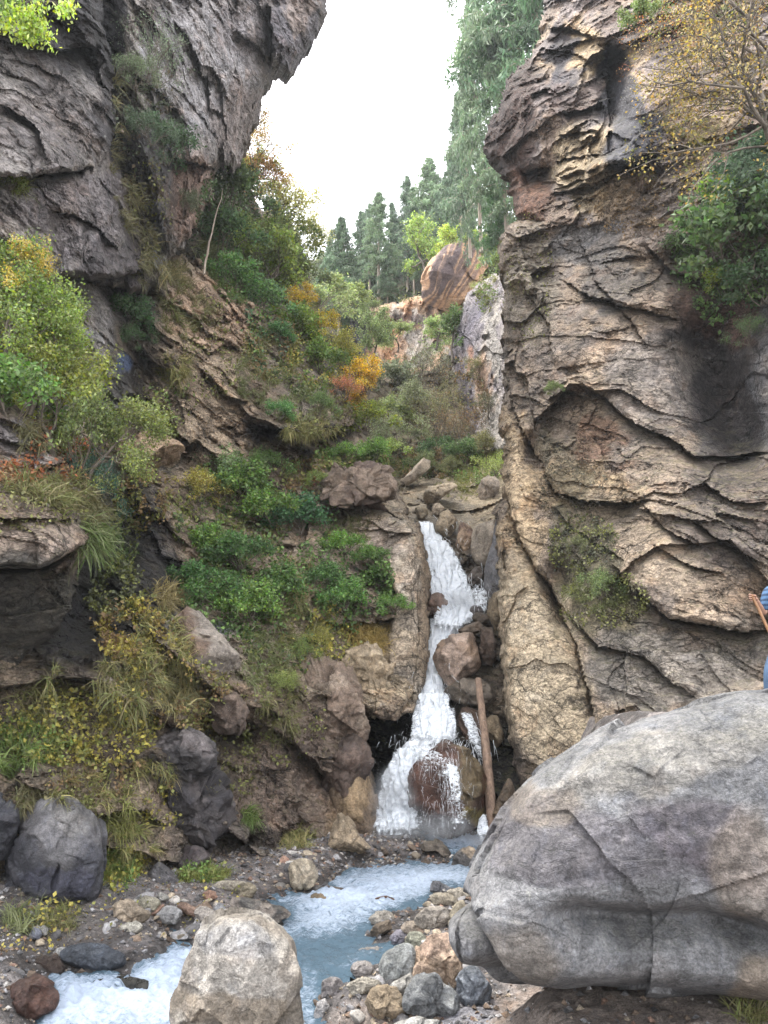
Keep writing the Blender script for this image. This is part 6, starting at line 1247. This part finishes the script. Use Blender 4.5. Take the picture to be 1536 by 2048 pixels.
def grass(name, items, seed, mat='vleaf'):
    """items: x, y, rx, ry, tufts, blade length px, colour, colour2"""
    px, py, I, rs = scatter_px(items, seed); p, nr, ok = surf(px, py)
    px, py, I, p, nr = px[ok], py[ok], I[ok], p[ok], nr[ok]; nb = 34; n = len(px)
    Lm = np.array([it[5] for it in items])[I] * pxm(py, p[:, 1]) * rs.uniform(0.6, 1.3, n)
    c1 = np.array([it[6] for it in items])[I]; c2 = np.array([it[7] for it in items])[I]
    T = np.repeat(np.arange(n), nb); m = len(T)
    base = p[T] + rs.normal(size=(m, 3)) * (Lm[T] * 0.13)[:, None]
    d = nr[T] * 0.8 + rs.normal(size=(m, 3)) * 0.55 + np.array([0, 0, 0.75]); d /= np.linalg.norm(d, axis=1)[:, None]
    L = Lm[T] * rs.uniform(0.5, 1.15, m); side = np.cross(d, rs.normal(size=(m, 3))); side /= np.linalg.norm(side, axis=1)[:, None]
    wd = np.clip(L * 0.028, 0.0025, 0.012)
    pts = []
    cur = base.copy(); dd = d.copy()
    for k in range(4):
        wk = wd * (1 - k / 3.3)
        pts.append(cur - side * wk[:, None]); pts.append(cur + side * wk[:, None])
        dd = dd + np.array([0, 0, -0.55]); dd /= np.linalg.norm(dd, axis=1)[:, None]; cur = cur + dd * (L / 3)[:, None]
    V = np.stack(pts, 1).reshape(-1, 3); b = (np.arange(m) * 8)[:, None]
    F_ = np.concatenate([b + [0, 1, 3, 2], b + [2, 3, 5, 4], b + [4, 5, 7, 6]])
    t = rs.random((m, 1)); c = (c1[T] * t + c2[T] * (1 - t)) * rs.uniform(0.7, 1.5, (m, 1)); col = np.repeat(np.concatenate([c, np.ones((m, 1))], 1), 8, 0)
    return tag(mesh_np(name, V, F_, M[mat], col, smooth_=False), kind='stuff')
GG = (0.14, 0.17, 0.05); GS = (0.34, 0.28, 0.12); GD = (0.22, 0.18, 0.09); GB = (0.10, 0.17, 0.035); GY = (0.28, 0.26, 0.08); GW = (0.20, 0.21, 0.11)
grass('grass', [(345, 545, 36, 24, 24, 34, GS, GW), (300, 470, 14, 50, 12, 40, GW, GD), (290, 540, 20, 30, 14, 40, GW, GD), (370, 620, 50, 60, 40, 34, GD, GG), (350, 740, 30, 26, 20, 34, GG, GS), (350, 775, 16, 10, 8, 30, GS, GW), (640, 860, 70, 12, 50, 26, GS, GG), (600, 810, 60, 40, 50, 28, GG, GW), (520, 760, 50, 60, 40, 26, GG, GW),
                (560, 700, 60, 60, 40, 22, GD, GG), (450, 500, 60, 30, 40, 40, GG, GW), (480, 560, 60, 40, 50, 30, GG, GB), (120, 990, 60, 30, 34, 60, GG, GD), (60, 980, 60, 20, 26, 50, GD, GG), (185, 1080, 18, 30, 20, 70, GB, GW), (170, 1000, 20, 50, 26, 56, GD, GW), (80, 870, 50, 40, 30, 56, GW, GD), (740, 1280, 40, 18, 40, 44, (0.40, 0.30, 0.10), (0.30, 0.22, 0.08)), (720, 1262, 24, 10, 16, 36, (0.42, 0.31, 0.10), GS),
                (330, 1290, 70, 60, 44, 46, GS, GG), (350, 1380, 60, 40, 50, 46, GS, GW), (330, 1200, 40, 20, 24, 40, GS, GD), (250, 1370, 60, 60, 40, 46, GD, GG), (150, 1400, 140, 60, 34, 46, GD, GG), (40, 1500, 60, 50, 40, 50, GG, GB), (170, 1580, 120, 40, 22, 40, GG, GS), (70, 1610, 60, 30, 24, 46, GD, GW), (380, 1560, 60, 40, 24, 46, GS, GD), (310, 1540, 50, 30, 14, 44, GS, GG),
                (240, 1640, 60, 30, 22, 40, GG, GY), (270, 1690, 60, 40, 18, 44, GG, GS), (232, 1740, 34, 40, 60, 36, GB, GY), (495, 1635, 10, 14, 12, 36, GB, GG), (595, 1680, 34, 26, 30, 34, GG, GS), (410, 1755, 50, 14, 50, 30, GB, GY), (450, 1430, 20, 20, 10, 40, GS, GG), (560, 1420, 40, 80, 34, 34, GG, GD), (520, 1330, 50, 60, 36, 36, GG, GW), (600, 1240, 60, 60, 36, 34, GD, GG),
                (580, 1160, 50, 40, 26, 34, GS, GD), (690, 1060, 60, 30, 26, 26, GG, GD), (780, 935, 50, 20, 50, 20, GB, GY), (700, 925, 60, 24, 50, 22, GB, GG), (920, 975, 70, 26, 60, 16, GY, GG), (950, 930, 60, 30, 50, 18, GG, GY), (978, 570, 16, 50, 30, 14, GG, GY), (985, 500, 24, 30, 30, 14, GG, GY), (620, 640, 50, 50, 60, 18, GG, GY),
                (1200, 1190, 60, 30, 40, 26, GG, GW), (120, 1840, 50, 24, 16, 40, GD, GG), (40, 1850, 40, 20, 10, 50, GG, GW), (1530, 1980, 24, 34, 26, 90, GB, GG), (1500, 2040, 40, 10, 10, 60, GG, GD), (1380, 260, 60, 60, 20, 24, GD, GW), (226, 250, 8, 150, 10, 34, GD, GW), (260, 400, 20, 80, 20, 40, GD, GW), (20, 370, 30, 12, 14, 36, GG, GY)], 70)
def undergrowth(name, items, seed):
    """items: x, y, rx, ry, leaves, leaf px, colour, colour2"""
    px, py, I, rs = scatter_px(items, seed); keep = fbm(np.stack([px / 40, py / 40, px * 0 + seed], -1), 3, seed) > rs.uniform(-0.35, 0.15, len(px)); px, py, I = px[keep], py[keep], I[keep]
    p, nr, ok = surf(px, py); px, py, I, p, nr = px[ok], py[ok], I[ok], p[ok], nr[ok]; n = len(px)
    s = np.array([it[5] for it in items])[I] * pxm(py, p[:, 1]) * rs.uniform(0.5, 1.4, n)
    pos = p + nr * (rs.random(n) ** 2 * s * 3.0)[:, None] + np.array([0, 0, 0.01])
    V, F_ = leaves_geo(pos, s, rs, 0.75, nr * 0.6 + np.array([0, -0.2, 0.5]), 0.3, 0.2)
    c1 = np.array([it[6] for it in items])[I]; c2 = np.array([it[7] for it in items])[I]; t = smooth(-0.3, 0.3, fbm(np.stack([px / 22, py / 22, px * 0], -1), 3, seed + 5) + rs.normal(size=n) * 0.12)[:, None]
    c = (c1 * t + c2 * (1 - t)) * rs.uniform(0.6, 1.7, (n, 1)); col = np.repeat(np.concatenate([c, np.ones((n, 1))], 1), 4, 0)
    return tag(mesh_np(name, V, F_, M['vleaf'], col, smooth_=False), kind='stuff')
UG = (0.06, 0.10, 0.03); UY = (0.33, 0.28, 0.06); UB = (0.20, 0.13, 0.06); UD = (0.10, 0.075, 0.05); UO = (0.17, 0.18, 0.05); UF = (0.12, 0.20, 0.05); UR = (0.30, 0.10, 0.04)
undergrowth('undergrowth', [(460, 1040, 120, 110, 5000, 7, UG, UO), (480, 1180, 120, 100, 5000, 7.5, UG, UF), (560, 1280, 80, 80, 2400, 7, UG, UO), (650, 1130, 60, 90, 2200, 7, UG, UF), (700, 1200, 70, 50, 2500, 7, UF, UG), (760, 1170, 30, 60, 1500, 7, UF, UG), (700, 930, 80, 34, 5000, 6, UF, UO), (640, 960, 80, 50, 2500, 6, UO, UB),
    (500, 560, 70, 50, 3000, 6, UG, UF), (530, 660, 40, 90, 2600, 6, (0.08, 0.14, 0.07), UF), (600, 760, 60, 50, 2000, 5.5, UO, UG), (560, 700, 80, 70, 5000, 5, UB, UO), (640, 720, 70, 60, 4000, 5.5, UF, UY), (560, 500, 90, 70, 6000, 5.5, UO, UG), (450, 420, 60, 90, 4500, 6, (0.05, 0.07, 0.03), UG), (640, 830, 80, 30, 3500, 5.5, UD, UO),
    (150, 1460, 160, 80, 6500, 8, UY, UO), (300, 1350, 90, 90, 3000, 7, UY, UB), (260, 1270, 60, 60, 3500, 8, UB, UY), (240, 1560, 150, 44, 1800, 7, UO, UB), (350, 1610, 70, 40, 1400, 7, UO, UY), (100, 1620, 100, 40, 2000, 8, UO, UD), (60, 1500, 80, 50, 1200, 7, UF, UO), (240, 1740, 44, 50, 2200, 7, UF, UY), (400, 1755, 54, 16, 900, 7, UF, UO), (100, 1840, 70, 24, 300, 9, UO, UY),
    (400, 1400, 60, 70, 2500, 7, UO, UB), (460, 1530, 60, 80, 1200, 7, UD, UO), (560, 1420, 90, 110, 1800, 6.5, UD, UO), (640, 1280, 70, 60, 2500, 7, UO, UY), (60, 960, 90, 30, 2000, 8, UR, UB), (120, 900, 60, 70, 1600, 8, UD, UR), (40, 1030, 120, 30, 800, 8, UD, UO), (240, 1080, 40, 80, 1500, 8, UO, UG), (230, 1190, 60, 50, 2000, 8, (0.10, 0.11, 0.06), UO), (280, 1000, 60, 60, 2200, 7, UB, UO),
    (420, 700, 60, 100, 1600, 6, UD, UO), (340, 800, 40, 80, 500, 8, UO, UF), (880, 800, 100, 90, 6000, 4.5, (0.13, 0.14, 0.07), UB), (860, 930, 110, 30, 6000, 4.5, UG, UB), (950, 940, 60, 30, 3000, 4.5, UO, UF), (800, 740, 50, 20, 700, 4.5, UO, UF), (975, 570, 24, 60, 1500, 4, UO, UF), (760, 592, 90, 16, 1200, 4, UG, UO), (640, 600, 70, 60, 3000, 4, UG, UO),
    (280, 240, 60, 120, 1500, 7, (0.08, 0.10, 0.06), UD), (290, 420, 40, 100, 1200, 6, UD, UO), (1170, 1090, 70, 60, 2500, 5, (0.05, 0.055, 0.03), UO), (1210, 1200, 90, 60, 3500, 5, (0.16, 0.15, 0.09), UO), (1150, 980, 70, 90, 1800, 4.5, (0.07, 0.065, 0.04), UD), (1060, 560, 50, 140, 1200, 4.5, UD, UO), (1280, 420, 120, 60, 1600, 5, UB, UD), (1450, 520, 110, 120, 5000, 8, UG, UF), (1340, 300, 90, 80, 1200, 6, UO, UB),
    (1400, 250, 90, 70, 700, 6, UB, UY), (300, 1820, 220, 60, 260, 7, UY, UO), (60, 1900, 80, 40, 120, 8, UB, UY)], 80)
# ------------------------------------------------------------------ the leaning log
def leaning_log():
    pts = [(956, 1358, 14.2), (962, 1412, 13.95), (968, 1466, 13.7), (974, 1520, 13.45), (979, 1575, 13.2), (984, 1632, 12.95), (988, 1690, 12.7)]
    a = P(*pts[0]); rs = np.random.default_rng(3); w3 = [P(*p) - a for p in pts]; ts = np.linspace(0, 6, 25)
    c = np.stack([np.interp(ts, range(7), [q[i] for q in w3]) for i in range(3)], -1); c[1:-1] += rs.normal(size=(23, 3)) * 0.002
    r = np.interp(ts, [0, 6], [0.058, 0.10]); n = 14; V = []
    for i in range(25):
        t = c[min(i + 1, 24)] - c[max(i - 1, 0)]; t /= np.linalg.norm(t); u = np.cross(t, [0, 1, 0]); u /= np.linalg.norm(u); v = np.cross(t, u)
        for k in range(n):
            al = k * 2 * math.pi / n; V.append(c[i] + (u * math.cos(al) + v * math.sin(al)) * r[i] * (1 + 0.07 * math.sin(3 * al + i * 0.2) + rs.normal() * 0.015))
    V = np.array(V); idx = np.arange(25 * n).reshape(25, n); nx = np.roll(idx, -1, 1)
    q = np.stack([idx[:-1].ravel(), nx[:-1].ravel(), nx[1:].ravel(), idx[1:].ravel()], -1); V = np.vstack([V, c[0], c[-1]])
    t1 = np.stack([np.full(n, 25 * n), nx[0], idx[0]], -1); t2 = np.stack([np.full(n, 25 * n + 1), idx[-1], nx[-1]], -1)
    o = mesh_np('log', V, [q, t1, t2], M['pole']); o.location = a
    tag(o, 'long straight reddish brown log leaning on the rocks right of the lower waterfall', 'log')
leaning_log()
snag(800, 1010, 958, 22, 'short bare stick standing on the dry gully rocks', 0.02, 14, twigs=0, name='stick', cat='stick')
# ------------------------------------------------------------------ the hiker, mostly cut by the right edge
def flat_mat(name, col, rough=0.7):
    k = NT(name); tc = k.n('ShaderNodeTexCoord').outputs['Object']; n = k.noise(tc, 14.0, 6, 0.6)
    c = k.mix(k.ramp(n, 0.3, 0.7), tuple(x * 0.8 for x in col) + (1,), tuple(min(1, x * 1.15) for x in col) + (1,))
    return k.out(k.n('ShaderNodeBsdfPrincipled', {'Base Color': c, 'Roughness': rough}).outputs[0])
M['skin'] = flat_mat('skin', (0.30, 0.165, 0.11), 0.5); M['jeans'] = flat_mat('denim', (0.045, 0.085, 0.15), 0.85); M['hair'] = flat_mat('hair', (0.012, 0.010, 0.009), 0.6); M['shoe'] = flat_mat('shoe', (0.05, 0.045, 0.04), 0.7); M['stick'] = flat_mat('walking_stick_wood', (0.25, 0.125, 0.055), 0.6)
def shirt_mat():
    k = NT('striped_shirt'); tc = k.n('ShaderNodeTexCoord').outputs['Object']
    z = k.n('ShaderNodeSeparateXYZ', {0: tc}).outputs[2]
    s = k.math('FRACT', k.math('MULTIPLY', k.math('ADD', z, k.math('MULTIPLY', k.noise(tc, 3, 2), 0.03)), 17.0))
    c = k.mix(k.ramp(s, 0.42, 0.50), (0.012, 0.035, 0.08, 1), (0.05, 0.11, 0.21, 1))
    return k.out(k.n('ShaderNodeBsdfPrincipled', {'Base Color': c, 'Roughness': 0.85}).outputs[0])
M['shirt'] = shirt_mat()
def skin_body(name, verts, edges, radii, mat, parent, sub=2, root=0):
    me = bpy.data.meshes.new(name); me.from_pydata([Vector(v) for v in verts], edges, []); o = bpy.data.objects.new(name, me); C.objects.link(o); o.parent = parent
    o.modifiers.new('Skin', 'SKIN'); me.skin_vertices or bpy.context.view_layer.update()
    if not me.skin_vertices:
        bpy.context.view_layer.objects.active = o; bpy.ops.object.select_all(action='DESELECT'); o.select_set(True); bpy.ops.mesh.customdata_skin_add()
    for i, r in enumerate(radii):
        me.skin_vertices[0].data[i].radius = (r if isinstance(r, tuple) else (r, r))
    me.skin_vertices[0].data[root].use_root = True
    o.modifiers[0].use_smooth_shade = True
    s = o.modifiers.new('Sub', 'SUBSURF'); s.levels = sub; s.render_levels = sub
    me.materials.append(mat); return o
def person():
    e = bpy.data.objects.new('person', None); C.objects.link(e); Yp = 8.4
    foot = P(1608, 1436, Yp); e.location = foot
    tag(e, 'person in a blue striped shirt holding a wooden stick at the right edge', 'person')
    # local metres: x right, y away, z up
    H = (-0.405, -0.12, 1.285)           # the hand on the stick
    body = [(0, 0, 0.92), (0, 0.01, 1.10), (0, 0.0, 1.28), (0, 0, 1.42), (-0.01, -0.02, 1.50), (-0.02, -0.04, 1.60), (-0.02, -0.05, 1.69),
            (-0.19, 0, 1.40), (-0.27, 0.02, 1.14), H, (0.19, 0.0, 1.40), (0.26, 0.05, 1.14), (0.22, -0.08, 0.95), (-0.1, 0, 0.86), (-0.33, -0.06, 0.50), (-0.36, 0.0, 0.08), (0.1, 0, 0.86), (0.13, 0.05, 0.47), (0.13, 0.12, 0.08), (-0.37, -0.13, 0.04), (0.13, 0.0, 0.04), (-0.34, -0.05, 1.22)]
    ed = [(0, 1), (1, 2), (2, 3), (3, 4), (4, 5), (5, 6), (3, 7), (7, 8), (8, 21), (21, 9), (3, 10), (10, 11), (11, 12), (0, 13), (13, 14), (14, 15), (15, 19), (0, 16), (16, 17), (17, 18), (18, 20)]
    ra = [(0.13, 0.10), (0.125, 0.10), (0.14, 0.11), (0.11, 0.09), 0.052, (0.075, 0.085), (0.062, 0.07), 0.055, 0.042, 0.026, 0.055, 0.042, 0.028, 0.085, 0.06, 0.042, 0.085, 0.06, 0.042, 0.035, 0.035, 0.035]
    skin_body('body', body, ed, ra, M['skin'], e)
    # clothing, a touch larger than the body
    v = [body[i] for i in (0, 1, 2, 3, 7, 8, 10, 11)]; v[5] = (-0.262, 0.016, 1.165); v[7] = (0.25, 0.045, 1.18)
    skin_body('shirt', v, [(0, 1), (1, 2), (2, 3), (3, 4), (4, 5), (3, 6), (6, 7)], [(0.155, 0.125), (0.145, 0.12), (0.16, 0.13), (0.105, 0.09), 0.078, 0.062, 0.078, 0.062], M['shirt'], e, root=2)
    v = [(0, 0, 0.95)] + [body[i] for i in (13, 14, 15, 16, 17, 18)]
    skin_body('trousers', v, [(0, 1), (1, 2), (2, 3), (0, 4), (4, 5), (5, 6)], [(0.15, 0.12), 0.10, 0.075, 0.06, 0.10, 0.075, 0.06], M['jeans'], e)
    for sx, sy in ((-0.365, -0.06), (0.13, 0.06)):
        skin_body('shoe', [(sx, sy + 0.08, 0.045), (sx, sy, 0.045), (sx, sy - 0.13, 0.03)], [(0, 1), (1, 2)], [0.045, 0.048, 0.035], M['shoe'], e)
    skin_body('hair', [(-0.015, -0.02, 1.66), (-0.015, -0.015, 1.735)], [(0, 1)], [(0.088, 0.10), (0.07, 0.08)], M['hair'], e)
    # face: brow, nose, lips, ears
    skin_body('nose', [(-0.02, -0.125, 1.645), (-0.02, -0.15, 1.615)], [(0, 1)], [0.010, 0.015], M['skin'], e, 1)
    for sx in (-0.05, 0.01):
        skin_body('eye', [(sx, -0.118, 1.65), (sx + 0.012, -0.118, 1.65)], [(0, 1)], [0.009, 0.009], M['hair'], e, 1)
    for sx in (-0.105, 0.068):
        skin_body('ear', [(sx, -0.035, 1.655), (sx, -0.03, 1.62)], [(0, 1)], [0.014, 0.010], M['skin'], e, 1)
    skin_body('mouth', [(-0.042, -0.118, 1.585), (-0.02, -0.124, 1.583), (0.002, -0.118, 1.585)], [(0, 1), (1, 2)], [0.006, 0.008, 0.006], flat_mat('lips', (0.28, 0.10, 0.08)), e, 1)
    # hand: palm and five fingers curled round the stick
    hx, hy, hz = H
    hv = [(hx + 0.02, hy, hz - 0.005), (hx - 0.02, hy - 0.01, hz + 0.01), (hx - 0.05, hy - 0.015, hz + 0.02)]; hed = [(0, 1), (1, 2)]; hr = [0.026, (0.036, 0.018), (0.034, 0.016)]
    skin_body('palm', hv, hed, hr, M['skin'], e)
    for k, (dz, ln) in enumerate(((0.040, 0.9), (0.018, 1.0), (-0.004, 0.95), (-0.025, 0.78))):
        b = Vector((hx - 0.05, hy - 0.02, hz + 0.01 + dz)); fv = [b, b + Vector((-0.034, -0.006, -0.002)) * ln, b + Vector((-0.050, -0.036, -0.006)) * ln, b + Vector((-0.026, -0.052, -0.008)) * ln]
        skin_body('finger', fv, [(0, 1), (1, 2), (2, 3)], [0.0105, 0.0095, 0.009, 0.0075], M['skin'], e, 2)
    skin_body('thumb', [(hx - 0.015, hy - 0.03, hz + 0.02), (hx - 0.03, hy - 0.058, hz + 0.035), (hx - 0.058, hy - 0.062, hz + 0.038)], [(0, 1), (1, 2)], [0.012, 0.011, 0.008], M['skin'], e, 2)
    # the stick is held, a thing of its own
    top = Vector(foot) + Vector((hx - 0.062, hy - 0.03, hz + 0.05)); bot = Vector(foot) + Vector((-0.06, -0.25, 0.02))
    segs = []; prev = top
    for i in range(1, 9):
        q = top.lerp(bot, i / 8) + Vector((math.sin(i * 1.7) * 0.006, 0, 0)); segs.append((np.array(prev) - np.array(top), np.array(q) - np.array(top), 0.0165, 0.0165)); prev = q
    V, F_ = tube_geo(segs, 10); o = mesh_np('walking_stick', V, F_, M['stick']); o.location = top
    tag(o, 'smooth orange brown walking stick in the hand of the person at the right edge', 'walking stick')
person()
# ------------------------------------------------------------------ thin bright air
def haze(dens):
    x, y0, y1, z0, z1 = 60, -30, 90, -4.5, 75
    V = [(sx * x, y, z) for sx in (-1, 1) for y in (y0, y1) for z in (z0, z1)]
    F_ = np.array([[0, 1, 3, 2], [4, 6, 7, 5], [0, 4, 5, 1], [2, 3, 7, 6], [0, 2, 6, 4], [1, 5, 7, 3]])
    k = NT('air_haze'); vol = k.n('ShaderNodeVolumePrincipled', {'Color': (0.90, 0.95, 1.0, 1), 'Density': dens, 'Anisotropy': 0.2})
    o = k.n('ShaderNodeOutputMaterial'); k.t.links.new(vol.outputs[0], o.inputs['Volume'])
    ob = mesh_np('haze', V, F_, k.m, smooth_=False); tag(ob, kind='stuff')
haze(0.0006)
